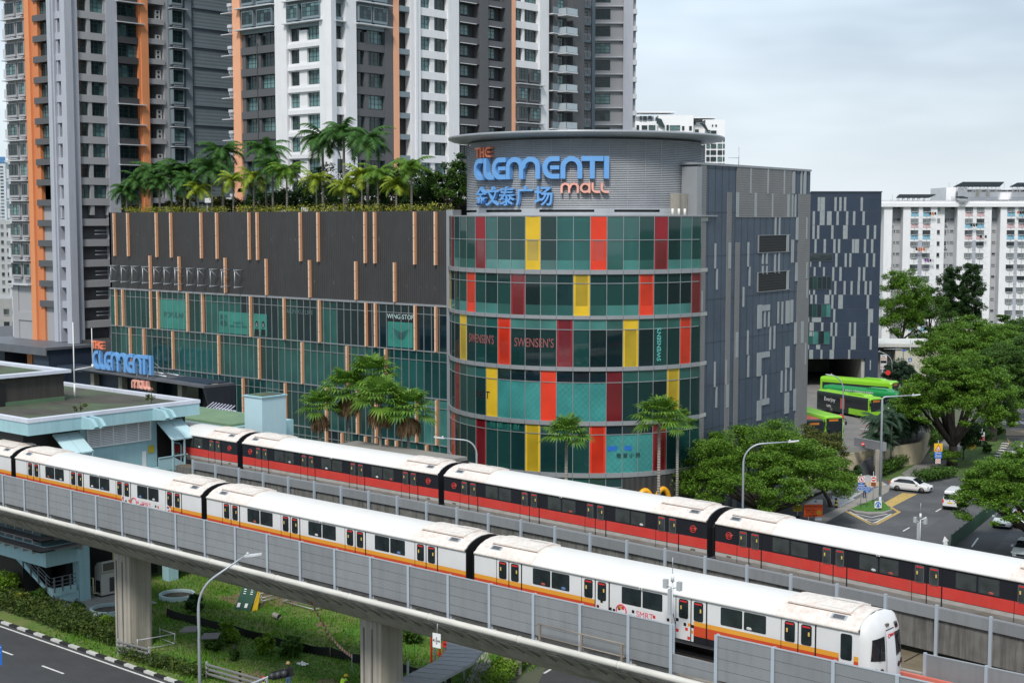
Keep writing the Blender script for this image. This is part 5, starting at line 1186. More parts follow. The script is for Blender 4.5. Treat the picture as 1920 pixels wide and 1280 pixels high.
def hw_mesh(w, h): 
    key = ('hw', round(w, 1), round(h, 1))
    if key in _wm: return _wm[key]
    m = MB(); n = max(1, int(w / .55))
    for i in range(n): m.quad((-w / 2 + w * i / n, .02, 0), (-w / 2 + w * (i + 1) / n, .02, 0), (-w / 2 + w * (i + 1) / n, .02, h), (-w / 2 + w * i / n, .02, h), 0); m.box(-w / 2 + w * i / n - .03, -.02, 0, -w / 2 + w * i / n + .03, .03, h, 1)
    m.box(-w / 2 - .05, -.1, -.1, w / 2 + .05, .03, 0, 2); m.box(-w / 2 - .05, -.02, h, w / 2 + .05, .03, h + .06, 1)
    _wm[key] = m.mesh('window', [M_hwin, M_frame, M_hg]); return _wm[key]
M_pk = mat('panel_pink', (.62, .42, .44), .6); M_pb = mat('panel_sky_blue', (.22, .47, .62), .6); M_plg = mat('panel_lilac', (.40, .41, .47), .6)
rr = random.Random(2)
for r in range(12):
    zt = Z(388.8 + 21.4 * r)
    for j, cs in enumerate(([443, 597], [1137, 1285], [1675, 1820])):
        for c in cs:
            a, b = X(q(c)), X(q(c + 98)); f.put(hw_mesh(b - a, 7.6 / sc), (a + b) / 2, -1.65, zt - 7.8 / sc)
            if r < 3 or r > 9:
                m = f.mb(); m.box(a, -1.64, zt - 17.2 / sc, b, -1.60, zt - 8.6 / sc); m.build('coloured_panel', (M_pb if (r + j) % 2 == 0 else M_pk), t, True)
            m = f.mb(); zc = zt - 8.6 / sc; m.box((a + b) / 2 - .06, -1.78, zc - 1.3, (a + b) / 2 + .06, -1.66, zc); m.box(a + .2, -1.9, zc - .08, b - .2, -1.7, zc)
            m.rod((a + .8, -1.8, zc), (b + .6, -3.2, zc + .25), .035)
            m.build('drying_rack', M_grey, t, True)
        if 3 <= r <= 9: f.pillar(X(q(cs[0] + 100)), X(q(cs[1] - 2)), -1.63, -1.5, zt - 18 / sc, zt + .3, M_plg, 'coloured_panel')
    for a, b, y, hh in ((210, 248, 1.15, 7.6), (905, 943, 1.15, 7.6), (797, 832, -.65, 6.8)): f.put(hw_mesh(X(q(b)) - X(q(a)), hh / sc), (X(q(a)) + X(q(b))) / 2, y, zt - hh / sc)
    for a, b in ((266, 282), (300, 340), (960, 975), (992, 1035), (1500, 1520), (1538, 1580)): f.put(hw_mesh(X(q(b)) - X(q(a)), 3 / sc), (X(q(a)) + X(q(b))) / 2, 1.15, zt - 3.2 / sc)
    if rr.random() < .45: f.put(AC_ME, X(q(235)), 1.1, zt - 13 / sc, 'air_conditioner')
    if rr.random() < .5: f.put(AC_ME, X(q(930)), 1.1, zt - 13 / sc, 'air_conditioner')
# washing on the racks
for k, (cx, cy, col) in enumerate(((1743, 398, 'dark and orange'), (1820, 419, 'black'), (1838, 441, 'grey'), (1719, 464, 'orange and white'), (1736, 485, 'purple'), (1906, 396, 'dark and yellow'))):
    p = f.M @ Vector((X(cx), -2.9, Z(cy))); o = thing('laundry', 'small bundle of %s washing on a drying pole of the white block' % col, 'laundry', p, YAW, 'washing on the poles of the white block')
    cols = [mat('cloth_' + c, v, .9) for c, v in (('black', (.02, .02, .025)), ('orange', (.5, .15, .05)), ('white', (.5, .5, .5)), ('violet', (.15, .05, .25)), ('lime', (.4, .45, .05)))]
    pick = {0: [0, 1, 0], 1: [0, 0, 0], 2: [0, 2, 0], 3: [0, 1, 1, 1, 2], 4: [3, 3, 0, 2], 5: [1, 0, 0, 4]}[k]
    for i, c in enumerate(pick): m = MB(); w0 = -.9 + .6 * i; m.prism([(w0, 0, 0), (w0 + .45, 0, .05), (w0 + .5, .02, -.7 - .2 * (i % 2)), (w0 - .03, .02, -.6)], (0, .05, 0)); m.build('garment', cols[c], o)
M_solar = mat('solar_panel', (.012, .018, .02), .7, spec=.15)
def solar(label, D_, x0, x1, x2, x3, yb, yt, ztilt=2.5):
    c = onD((x0 + x3) / 2, yb, D_); t = thing('solar_array', label, 'solar panels', c, YAW, 'solar roofs on the white blocks')
    X = lambda px: (px - (x0 + x3) / 2) / (FPX * 1.0036) * D_; zz = (yb - yt) / (FPX * 1.0036) * D_
    m = MB(); m.add([(X(x0), -4, 0), (X(x2), -4, 0), (X(x3), 3, zz), (X(x1), 3, zz)], [(0, 1, 2, 3)], 0); m.add([(X(x0), -4, -.12), (X(x2), -4, -.12), (X(x3), 3, zz - .12), (X(x1), 3, zz - .12)], [(0, 1, 2, 3)], 0); m.add([(X(x0), -4, -.12), (X(x2), -4, -.12), (X(x2), -4, 0), (X(x0), -4, 0)], [(0, 1, 2, 3)], 0); m.build('panel', M_solar, t)
    m = MB(); n = 6
    for i in range(n): xx = X(x0 + 6) + (X(x2 - 6) - X(x0 + 6)) * i / (n - 1); m.rod((xx, -3.8, -1.6), (xx, -3.8, 0), .07); m.rod((xx, 2.5, -1.6), (xx, 2.5, zz * .9), .07); m.rod((xx, -3.8, -1.5), (xx + 1.2, -3.8, 0), .05)
    m.build('support', M_grey, t)
solar('low dark solar roof on the left part of the white block', 358, 1672, 1692, 1732, 1762, 371, 364)
solar('small dark solar roof in the middle of the white block', 357, 1784, 1798, 1806, 1813, 371, 367.5)
solar('long raised dark solar roof on the upper white block', 372, 1779, 1812, 1864, 1890, 350.5, 340.5)
solar('right dark solar roof on the upper white block', 372, 1883, 1915, 1960, 1980, 350.5, 342)
m = f.mb()   # roof railings and pipes of the slab block
rr = random.Random(9)
x = X(1655)
while x < X(1812): m.rod((x, 1, Z(381)), (x + rr.uniform(-.6, .6), 1, Z(rr.uniform(374, 377))), .07); x += .55
m.rod((X(1655), 1, Z(376)), (X(1812), 1, Z(376)), .06); m.rod((X(1655), 1, Z(378.5)), (X(1812), 1, Z(378.5)), .06); m.build('roof_railing', M_grey, t, True)
t2, f2, X2, Z2 = hdb('apartment_block', 'upper white block with a long slit of dark openings rising behind the slab block roof', 372, 1775, 2010, 350, 0, 0, 0, 0, 0, 0)
m = f2.mb(); m.box(X2(1773), 0, 0, X2(2010), 14, Z2(355)); m.box(X2(1773), 0, Z2(355), X2(1812), 14, Z2(352)); m.box(X2(1812), -.5, Z2(356), X2(2010), 0, Z2(354.5)); m.box(X2(1812), -.7, Z2(375), X2(2010), 0, Z2(373)); m.build('wall', M_hw, t2, True)
for a, b, t_, bb in ((1813, 1826, 357.5, 359.5), (1833, 1847, 357.5, 359.5), (1853, 1887, 357.5, 359.3), (1889, 1905, 357.5, 359.3), (1907, 1925, 357.5, 359.5), (1791, 1794.5, 360, 367), (1813, 1832, 377, 380), (1848, 1875, 376.5, 380), (1878, 1888, 376.5, 380), (1890, 1908, 377, 380)):
    f2.put(hw_mesh(X2(b) - X2(a), (bb - t_) / (FPX * 1.0036) * 372), (X2(a) + X2(b)) / 2, -.04, Z2(bb))
for a in (1830, 1849): f2.pillar(X2(a), X2(a + 4), -.5, .1, Z2(369), Z2(356), mat('cream', (.5, .5, .42), .7), 'pilaster')
# ------------------------------------------------ slivers at the left edge
def sliver(label, D_, xs, ytop, mt, rows, wm, y0, dy, band=None):
    t = thing('distant_block', label, 'building', onD(sum(xs) / 2, 500, D_)[:2] + (0,)); f = Fac(t, (-_sa * D_, _ca * D_, 0), YAW)
    s_ = FPX * 1.0036; X = lambda px: (px - 960) / s_ * D_; Z = lambda py: CAMH + (410 - py) / s_ * D_
    m = f.mb(); m.box(X(xs[0]), 0, 0, X(xs[1]), 14, Z(ytop)); m.build('wall', mt, t, True)
    for r in range(rows):
        for a, b in wm: f.put(hw_mesh(X(b) - X(a), dy * .42 / s_ * D_), (X(a) + X(b)) / 2, -.05, Z(y0 + dy * (r + .5)))
    if band: m = f.mb(); m.box(X(xs[0]), -.4, Z(band[1]), X(xs[1]), .2, Z(band[0])); m.build('roof_band', mat('band_blue', (.08, .22, .45), .5), t, True)
    return t
sliver('very distant white and blue slab at the left edge of the picture', 760, (-30, 13), 305, mat('far_white', (.55, .6, .66), .7), 17, ((-8, 1), (3, 9)), 312, 6.2, (295, 306))
sliver('grey apartment block with air conditioners at the left edge', 420, (-40, 24), 412, mat('far_grey', (.42, .43, .44), .7), 9, ((1, 6), (12, 19)), 420, 15)
sliver('low grey building under the left edge towers', 300, (-60, 44), 560, mat('far_grey2', (.33, .33, .33), .7), 3, ((2, 12), (18, 30)), 578, 24)
# block across the road behind the viewpoint, seen mirrored in the mall glass
ob = thing('apartment_block', 'white apartment block mirrored faintly in the upper panes of the round glass tower', 'building', (10, -40, 0)); f = Fac(ob, (10, -40, 0), YAW + math.pi)
m = f.mb(); m.box(-45, 0, 0, 45, 12, 44, 0); m.box(-16, -.4, 0, -10, 0, 46, 1); m.box(14, -.4, 0, 20, 0, 46, 1); m.build('wall', [M_hw, M_tdk], ob, True)
me = hw_mesh(2.6, 1.5)
for r in range(15):
    for k in range(14): f.put(me, -42 + 6.2 * k, -.1, 1.2 + 2.8 * r)
# ================================================================== ground, roads, pavements
def struct(name, m, mt): o = m.build(name, mt); o['kind'] = 'structure'; return o
M_ground = mat('ground', (.11, .125, .08), .95, var=.25, scale=.02)
m = MB(); m.quad((-3500, -400, -.02), (3500, -400, -.02), (3500, 4500, -.02), (-3500, 4500, -.02)); struct('ground', m, M_ground)
def patch(name, pts, z, mt, px=True, thick=0):
    q = [G(*p) for p in pts] if px else pts; m = MB()
    if thick: m.flat(q, z - thick, z)
    else: m.add([(a, b, z) for a, b in q], [tuple(range(len(q)))])
    return struct(name, m, mt)
# near road, kerb and verge
m = MB(); m.quad((-400, 33, 0), (150, 33, 0), (150, 55.1, 0), (-400, 55.1, 0)); struct('road', m, M_asphd)
m = MB(); m.quad((-400, 33, .003), (150, 33, .003), (150, 47.4, .003), (-400, 47.4, .003)); struct('road', m, M_asph)
m = MB(); m.box(-400, 54.50, .004, 150, 54.66, .008)
u = -300
while u < 100: m.box(u, 51.35, .004, u + 2.6, 51.5, .008); m.box(u, 47.4, .008, u + 2.6, 47.55, .012); u += 6.3
struct('road_marking', m, M_line)
m = MB(); u = -160; k = 0
while u < -40: m.box(u, 55.0, -.1, u + 1.12, 55.3, .14, k % 2); u += 1.12; k += 1
struct('kerb', m, [mat('kerb_white', (.60, .60, .57), .8, var=.15, scale=3, dirt=(.25, .24, .2), damt=.5, dscale=(2, 2, 2)), mat('kerb_black', (.02, .02, .022), .8)])
m = MB(); m.quad((-125, 55.3, .02), (-40, 55.3, .02), (-40, 69, .02), (-125, 69, .02)); struct('lawn', m, M_grass)
m = MB(); m.quad((-125, 69, .024), (-62, 69, .024), (-58, 92, .024), (-125, 92, .024)); struct('lawn', m, M_grass)
patch('soil', [(410, 1122), (470, 1108), (560, 1112), (600, 1130), (520, 1138), (440, 1135)], .045, M_soil); patch('soil', [(880, 1185), (700, 1160), (720, 1150), (820, 1165), (900, 1180)], .045, M_soil)
patch('soil', [(430, 1268), (480, 1258), (512, 1270), (470, 1290), (430, 1285)], .045, M_soil); patch('soil', [(595, 1275), (640, 1270), (680, 1290), (600, 1300)], .045, M_soil)
patch('soil', [(585, 1168), (612, 1166), (622, 1174), (596, 1176)], .045, M_soil)
m = MB(); m.quad((-125, 60, .05), (-93, 60, .05), (-93, 66, .05), (-125, 66, .05)); struct('paved_apron', m, M_pave)
# footpath and service lane by the covered walkway
patch('footpath', [(862, 1300), (905, 1215), (888, 1190), (960, 1170), (1000, 1190), (915, 1225), (925, 1260), (905, 1300)], .05, M_pave)
patch('service_road', [(1000, 1300), (1035, 1226), (1100, 1190), (1400, 1180), (1700, 1300), (1600, 1500), (1000, 1500)], .012, M_asphd)
m = MB()
for a, b in (((1035, 1226), (1062, 1237)), ((1062, 1237), (1020, 1262)), ((1062, 1237), (1145, 1284)), ((1040, 1224), (1075, 1226))):
    p, q = G(*a), G(*b); d = math.hypot(q[0] - p[0], q[1] - p[1]); nx, ny = -(q[1] - p[1]) / d * .09, (q[0] - p[0]) / d * .09
    m.flat([(p[0] + nx, p[1] + ny), (q[0] + nx, q[1] + ny), (q[0] - nx, q[1] - ny), (p[0] - nx, p[1] - ny)], .02, .026)
struct('road_marking', m, M_line)
# --- right-hand streets
patch('street', [(1300, 1230), (1440, 975), (1560, 900), (1700, 870), (1860, 760), (1890, 690), (2150, 690), (2400, 1300)], .010, M_asph)
patch('street_patch', [(1560, 1100), (1720, 1000), (1800, 950), (1900, 990), (1800, 1100)], .014, mat('asphalt_new', (.085, .087, .092), .9, var=.12, scale=.5, bump=.004, bscale=60))
Z2 = lambda x, y: (1480 + x / 6.738, 820 + y / 6.738)
Z1 = lambda x, y: (1500 + x / 6.738, 640 + y / 6.738)
M_kerbs = mat('kerb_stone', (.30, .29, .27), .85)
patch('pavement', [Z2(300, 1030), Z2(410, 990), Z2(640, 885), Z2(840, 785), Z2(1110, 655), Z2(1290, 590), Z2(1250, 690), Z2(1060, 790), Z2(760, 905), Z2(480, 1060), Z2(380, 1130)], .05, mat('pavement_beige', (.29, .27, .245), .9, var=.1, scale=1), thick=.1)
patch('pavement', [Z2(820, 415), Z2(900, 420), Z2(1240, 600), Z2(1110, 650), Z2(840, 780), Z2(640, 880), Z2(500, 860), Z2(600, 600)], .06, mat('pavement_pale', (.40, .41, .43), .8, var=.05, scale=1), thick=.1)
patch('pavement_strip', [Z2(840, 785), Z2(1130, 630), Z2(1110, 600), Z2(800, 770)], .066, mat('pavement_dark', (.13, .13, .14), .8))
patch('traffic_island', [Z2(755, 915), Z2(1050, 795), Z2(1175, 800), Z2(1300, 925), Z2(1200, 962), Z2(1000, 972), Z2(830, 948)], .12, M_kerbs, thick=.15)
patch('island_grass', [Z2(775, 912), Z2(1050, 803), Z2(1168, 808), Z2(1285, 918), Z2(1195, 945), Z2(1000, 950), Z2(840, 930)], .16, mat('island_green', (.06, .17, .015), .9, var=.2, scale=2), thick=.05)
def stripe(m, a, b, w, z0=.018, mi=0):
    p, q = G(*a), G(*b); d = math.hypot(q[0] - p[0], q[1] - p[1]); nx, ny = -(q[1] - p[1]) / d * w / 2, (q[0] - p[0]) / d * w / 2
    m.flat([(p[0] + nx, p[1] + ny), (q[0] + nx, q[1] + ny), (q[0] - nx, q[1] - ny), (p[0] - nx, p[1] - ny)], z0, z0 + .006, mi)
m = MB()
for dy in (0, 14):
    P = [Z2(705 + dy, 940 + dy * .2 - 12), Z2(1030 + dy * .2, 1100 - dy * 1.3), Z2(1105 - dy * .2, 1100 - dy * 1.3), Z2(1400 - dy * 1.8, 940), Z2(1290 - dy, 880 + dy * .3), Z2(1060, 795)]
    for a, b in zip(P[:-2], P[1:-1]): stripe(m, a, b, .12)
for i in range(9): t = i / 8; stripe(m, Z2(1190 + 95 * t, 835 + 42 * t), Z2(1440 + 165 * t, 700 + 14 * t), .11)
# double yellow lines of the far street
for off in (0, 5):
    P = [(1889 - off, 822), (1892 - off, 830), (1885 - off, 843), (1874 - off, 857), (1862 - off, 868), (1830 - off, 885)]
    for a, b in zip(P, P[1:]): stripe(m, a, b, .13)
stripe(m, (1886, 820), (1930, 820), .15); stripe(m, (1874, 801), (1884, 806), .12); stripe(m, (1890, 752), (1930, 760), .3)
struct('road_marking', m, M_yel)
m = MB()
P = [Z2(760, 935), Z2(1040, 1082), Z2(1090, 1072), Z2(1290, 965)]
for a, b in zip(P, P[1:]): stripe(m, a, b, .14)
for a, b, c in ((Z2(840, 965), Z2(1040, 1008), Z2(1240, 965)), (Z2(940, 1030), Z2(1060, 1045), Z2(1150, 1022))): stripe(m, a, b, .12); stripe(m, b, c, .12)
for a, b in ((Z2(1437, 1183), Z2(1517, 1137)), ((1728, 974), (1737, 969)), ((1754.5, 959), (1765, 953)), ((1822, 1025), (1834, 1008)), ((1898, 704), (1905, 708)), ((1875, 770), (1930, 790)), ((1893, 786), (1897, 789)), ((1876, 804), (1905, 806)), ((1883, 778), (1897, 777)), ((1900, 780), (1930, 802))): stripe(m, a, b, .15)
q = [G(1767, 1016), G(1779, 1014), G(1771, 1005)]; m.flat(q, .018, .024); q = [G(1769, 1016), G(1776, 1015), G(1777, 1022), G(1769, 1023)]; m.flat(q, .018, .024)
q = [G(1911, 838), G(1918, 838), G(1915, 828)]; m.flat(q, .018, .024)
struct('road_marking', m, M_line)
for txt, px, py, s in (('AHEAD', 1905, 849, 2.4), ('SLOW', 1894, 793, 2.6), ('SLOW', 1930, 793, 2.6)):
    c = G(px, py); me = textmesh(txt, s, .004, .03); d = Vector((_ca, _sa, 0)); n = Vector((-_sa, _ca, 0))
    me.transform(Matrix(((d.x * .62, n.x * 1.5, 0, c[0]), (d.y * .62, n.y * 1.5, 0, c[1]), (0, 0, 1, .026), (0, 0, 0, 1)))); me.materials.append(M_line)
    o = bpy.data.objects.new('road_lettering', me); COL.objects.link(o); o['kind'] = 'structure'
patch('road_hump', [(1884, 806), (1930, 808), (1930, 817), (1886, 816)], .03, mat('hump_paint', (.36, .28, .2), .9), thick=.03)
# verge, footpath and hedged bank along the street
patch('verge', [(1640, 892), (1680, 872), (1740, 845), (1830, 790), (1886, 800), (1886, 830), (1868, 858), (1835, 885), (1720, 905), (1664, 902)], .03, mat('verge_green', (.06, .12, .02), .95, var=.3, scale=.8, dirt=(.12, .1, .05), damt=.6), thick=.05)
patch('footpath', [(1690, 888), (1722, 868), (1766, 830), (1800, 790), (1830, 770), (1840, 780), (1812, 812), (1795, 862), (1757, 884), (1716, 906)], .06, mat('path_grey', (.20, .195, .185), .9, var=.12), thick=.05)
m = MB(); P = [(1868, 858), (1880, 843), (1886, 830)]; k = 0
P = [G(*p) for p in ((1830, 888), (1852, 874), (1868, 858), (1880, 843), (1886, 828))]
for a, b in zip(P, P[1:]):
    n = max(1, int(math.hypot(b[0] - a[0], b[1] - a[1]) / 1.0))
    for i in range(n): x, y = a[0] + (b[0] - a[0]) * i / n, a[1] + (b[1] - a[1]) * i / n; m.box(x - .35, y - .35, -.05, x + .35, y + .35, .15, k % 2); k += 1
struct('kerb', m, [MATS['kerb_white'], MATS['kerb_black']])
# raised bus yard
YZ = 2.4
yard = [(-84, 144.5), (-79.3, 148.5), (-78.6, 153), (-77.6, 157.5), (-76.2, 166), (-80.5, 178), (-86.5, 187.5), (-92, 196), (-97, 215), (-110, 240), (-175, 240), (-175, 200), (-100, 150), (-90, 142)]
m = MB(); m.flat(yard, 0, YZ, 0)
o = struct('bus_yard', m, mat('yard_concrete', (.20, .19, .18), .9, var=.18, scale=.3, dirt=(.09, .09, .09), damt=.6, dscale=(.3, .3, 1)))
cw = thing('retaining_wall', 'cream painted retaining wall holding up the bus yard', 'wall', (-80, 160, 0)); m = MB()
for a, b in zip(yard[:8], yard[1:9]):
    d = math.hypot(b[0] - a[0], b[1] - a[1]); nx, ny = (b[1] - a[1]) / d, -(b[0] - a[0]) / d
    m.prism([(a[0], a[1], 0), (b[0], b[1], 0), (b[0] + nx * .25, b[1] + ny * .25, 0), (a[0] + nx * .25, a[1] + ny * .25, 0)], (0, 0, YZ + .25))
m.build('wall', mat('cream_wall', (.52, .44, .30), .85, var=.06, dirt=(.3, .25, .18), damt=.4), cw, True)
bw = thing('crash_barrier', 'curved white concrete barrier at the edge of the bus yard', 'barrier', (-88.5, 186, YZ)); m = MB()
P = [G(*p, YZ) for p in (Z1(1010, 905), Z1(1090, 920), Z1(1150, 955), Z1(1180, 1000), Z1(1190, 1040), Z1(1180, 1090))]
path = [(P[i][0], P[i][1], .76, .65) for i in range(len(P))]
m.sweep([(-.15, YZ), (.25, YZ), (.12, YZ + 1.1), (-.05, YZ + 1.1)], path); m.build('barrier', mat('barrier_white', (.6, .6, .6), .8, var=.05), bw, True)
m = MB(); z = YZ + .004
for a, b in (((750, 995), (920, 985)), ((760, 1070), (935, 1055)), ((765, 1140), (930, 1125)), ((770, 1195), (880, 1187)), ((775, 1245), (850, 1240))):
    p, q = G(*Z1(*a), YZ), G(*Z1(*b), YZ); m.flat([(p[0], p[1] - .2), (q[0], q[1] - .2), (q[0], q[1] + .2), (p[0], p[1] + .2)], z, z + .006)
struct('bay_marking', m, mat('bay_red', (.55, .06, .07), .7, var=.15, scale=2))
m = MB()
for a, b in (((740, 960), (1100, 1020)), ((600, 890), (1100, 940)), ((760, 1100), (960, 1115))):
    p, q = G(*Z1(*a), YZ), G(*Z1(*b), YZ); m.flat([(p[0], p[1] - .1), (q[0], q[1] - .1), (q[0], q[1] + .1), (p[0], p[1] + .1)], z, z + .006)
struct('bay_marking', m, M_line)
# ================================================================== station building
M_sb = mat('station_blue', (.34, .54, .59), .7, var=.04, dirt=(.22, .36, .40), damt=.45, dscale=(1.2, 1.2, .1))
M_sbs = mat('station_blue_steel', (.36, .55, .60), .5, .1, var=.03)
M_swh = mat('coping_white', (.62, .65, .74), .6, var=.05, dirt=(.4, .4, .42), damt=.3)
M_sroof = mat('weathered_roof', (.062, .058, .048), .95, var=.3, scale=.5, col2=(.075, .12, .06), c2t=(.45, .6), dirt=(.13, .12, .10), damt=.5, dscale=(.12, 1.2, 1))
M_sdk = mat('roof_room_wall', (.045, .042, .036), .9, var=.1, dirt=(.09, .085, .08), damt=.4, dscale=(1.5, 1.5, .1))
st = thing('station_building', 'pale blue elevated railway station with a weathered flat roof', 'building', (-110, 65, 0))
UE, V0, V1, ZR = -97.3, 57.7, 73.5, 15.0
m = MB(); m.box(-150, V0 + .35, 14.3, UE - .35, V1 - .3, 14.72, 0); m.build('roof', M_sroof, st, True)
m = MB()
for a in ((UE - .45, V0, 13.75, UE, V1, 14.72), (-150, V0, 13.75, UE - .45, V0 + .4, 14.72), (-150, V1 - .4, 13.75, UE - .45, V1, 14.72)): m.box(*a)
m.build('fascia', M_sb, st, True)
m = MB()
for a in ((UE - .5, V0 - .06, 14.72, UE + .05, V1 + .06, 15.0), (-150, V0 - .06, 14.72, UE - .5, V0 + .45, 15.0), (-150, V1 - .45, 14.72, UE - .5, V1 + .06, 15.0)): m.box(*a)
m.build('coping', M_swh, st, True)
m = MB(); m.box(-150, 62.9, 4.9, -98.5, 70.05, 14.3); m.build('end_wall', M_sb, st, True)
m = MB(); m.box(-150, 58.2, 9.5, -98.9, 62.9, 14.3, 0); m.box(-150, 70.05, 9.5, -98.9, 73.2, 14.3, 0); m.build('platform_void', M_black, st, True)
# rooftop room
m = MB(); m.box(-140, 57.75, 14.7, -107.5, 67.2, 17.05, 0); m.box(-107.5, 57.75, 14.7, -107.4, 67.2, 15.05, 1); m.box(-109, 60.2, 14.75, -107.38, 61.7, 16.6, 2); m.build('roof_room', [M_sdk, mat('moss_green', (.09, .16, .09), .9), M_black], st, True)
m = MB()
for a in ((-107.9, 57.5, 17.05, -107.1, 67.7, 17.32), (-140, 66.9, 17.05, -107.9, 67.7, 17.32)): m.box(*a)
m.build('coping', M_swh, st, True)
m = MB(); m.box(-140, 57.5, 17.0, -107.9, 66.9, 17.08); m.build('roof_room_top', M_sroof, st, True)
# louvre
yl0, yl1 = onU(163, 810, -98.45)[0], onU(281, 805, -98.45)[0]
m = MB(); zt, zb = 13.55, 12.05
for k in range(6): y = yl0 + (yl1 - yl0) * k / 5; m.box(-98.5, y - .04, zb, -98.33, y + .04, zt, 0)
z = zb
while z < zt: m.add([(-98.42, yl0, z + .09), (-98.32, yl0, z), (-98.32, yl1, z), (-98.42, yl1, z + .09)], [(0, 1, 2, 3)], 0); z += .135
m.box(-98.5, yl0 - .04, zb - .06, -98.3, yl1 + .04, zb, 0); m.box(-98.5, yl0 - .04, zt, -98.3, yl1 + .04, zt + .06, 0); m.box(-98.495, yl0, zb, -98.46, yl1, zt, 1)
m.build('louvre', [M_white, M_dark], st, True)
# brackets (gargoyle drains) with weeds
for px in (163, 296):
    y = onU(px, 790, UE)[0]; m = MB(); m.prism([(UE, y - .5, 13.75), (UE + 1.6, y - .5, 13.9), (UE + 1.9, y - .5, 14.1), (UE + 1.3, y - .5, 14.65), (UE, y - .5, 14.72)], (0, .3, 0)); m.prism([(UE, y + .2, 13.75), (UE + 1.6, y + .2, 13.9), (UE + 1.9, y + .2, 14.1), (UE + 1.3, y + .2, 14.65), (UE, y + .2, 14.72)], (0, .3, 0)); m.box(UE, y - .2, 13.8, UE + 1.2, y + .2, 14.2); m.build('drain_bracket', M_sb, st, True)
# awnings
for a, b in ((98, 146), (293, 340)):
    ya, yb = onU(a, 810 if a < 200 else 786, -98.4)[0], onU(b, 808 if a < 200 else 783, -98.4)[0]; ym = (ya + yb) / 2; m = MB()
    for p, q in ((ya, ym - .02), (ym + .02, yb)): m.prism([(-98.4, p, 13.45), (-96.3, p, 12.15), (-96.3, q, 12.15), (-98.4, q, 13.45)], (0, 0, -.1))
    m.build('awning', mat('awning_blue', (.50, .68, .72), .5, var=.03), st, True)
    m = MB()
    for y in (ya + .1, ym, yb - .1): m.box(-96.45, y - .05, 8.6 if a > 200 else 11, -96.3, y + .05, 12.15)
    m.build('awning_post', M_sbs, st, True)
# stair tower at the platform end
m = MB(); y0, y1 = onU(294, 860, -96.6)[0], onU(357, 850, -96.4)[0]
m.box(-98.4, y0, 9.55, -96.4, y1 - .6, 9.7); m.box(-96.42, y0, 9.7, -96.36, y0 + 1.4, 10.75); m.box(-96.42, y0, 10.75, -96.3, y1 - .3, 10.82)
m.prism([(-96.4, y0 + 1.4, 9.7), (-96.4, y1, 8.7), (-96.4, y1, 9.7), (-96.4, y0 + 1.4, 10.75)], (.06, 0, 0))
m.prism([(-96.5, y0 + .6, 9.2), (-96.5, y1, 8.2), (-96.5, y1, 8.5), (-96.5, y0 + .6, 9.5)], (.25, 0, 0)); m.prism([(-97.9, y0 + .6, 9.2), (-97.9, y1, 8.2), (-97.9, y1, 8.5), (-97.9, y0 + .6, 9.5)], (.25, 0, 0))
for k in range(6): y = y0 + .8 + (y1 - y0 - .8) * k / 6; z = 9.4 - k * .18; m.box(-97.7, y, z - .05, -96.5, y + .3, z)
m.box(-98.3, y1 - .35, 9.8, -98.2, y1 - .25, 11.6); m.box(-97.3, y1 - .35, 9.8, -97.2, y1 - .25, 11.6); m.box(-98.3, y1 - .35, 11.5, -97.2, y1 - .25, 11.6)
m.build('stair', M_sbs, st, True)
m = MB(); m.box(-98.5, y0 - .05, 9.8, -98.46, y0 + .3, 11.1, 1); m.box(-98.48, y0 + .5, 10.9, -98.44, y0 + 1.1, 11.5, 0); m.build('notice', [mat('notice_yellow', (.5, .42, .05), .6), M_wh], st, True)
# lower storey below the viaduct
m = MB(); m.box(-150, 59.3, 3.3, -98.0, 62.2, 4.9, 0); m.box(-150, 62.2, 4.6, -98.02, 72, 9.4, 0); m.box(-150, 59.3, 4.9, -98.6, 62.2, 9.0, 2)
for y in (62.2, 70.6): m.box(-98.9, y, 0, -98.0, y + .95, 4.6, 0)
m.box(-150, 63.2, 0, -101.5, 72, 4.6, 1); m.box(-150, 60, 0, -102.5, 62.5, 3.4, 1); m.box(-98.4, 71.6, 1.9, -98.0, 75, 2.7, 0)
m.build('lower_storey', [M_sb, M_black, mat('dusk_blue', (.10, .16, .18), .8)], st, True)
m = MB()
for k, z in enumerate((4.75, 5.55, 6.35, 7.1)):
    o = 1.0 - .06 * k; m.box(-150, 59.3 - o, z, -98 + o, 59.5, z + .09, 0); m.box(-98.2, 59.3 - o, z + .001, -98 + o, 62.3, z + .089, 0)
    for q in range(12): m.box(-98.6 - q * 1.3, 59.3 - o + .15, z - .3, -98.5 - q * 1.3, 59.4, z, 1)
    m.box(-98.1, 62.0, z - .45, -98 + o - .2, 62.1, z, 1)
m.build('sun_fin', [mat('fin_brown_grey', (.24, .22, .22), .7), M_grey], st, True)
m = MB(); m.prism([(-98.0, 59.8, .9), (-98.0, 61.9, .9), (-98.0, 61.9, 1.5), (-98.0, 59.8, 1.5)], (-.2, 0, 0), 0); m.prism([(-98.2, 59.8, .9), (-103.5, 59.8, 3.2), (-103.5, 59.8, 3.9), (-99.4, 59.8, 1.5), (-98.2, 59.8, 1.5)], (0, .25, 0), 0); m.prism([(-98.1, 61.9, 0), (-98.1, 62.2, 0), (-98.1, 62.2, 1.0), (-98.1, 59.8, .9)], (-.1, 0, 0), 0)
for y in (60.0, 60.7, 61.4): m.box(-98.08, y - .05, 1.2, -97.98, y + .05, 2.4, 1)
for z in (1.75, 2.05, 2.35): m.rod((-98.05, 59.8, z), (-98.05, 61.9, z), .035, m=1); m.rod((-98.2, 59.75, z), (-102.5, 59.75, z + 1.9), .035, m=1)
for q in range(4): m.box(-98.8 - q * 1.1, 59.7, 1.2 + q * .47, -98.7 - q * 1.1, 59.8, 2.5 + q * .47, 1)
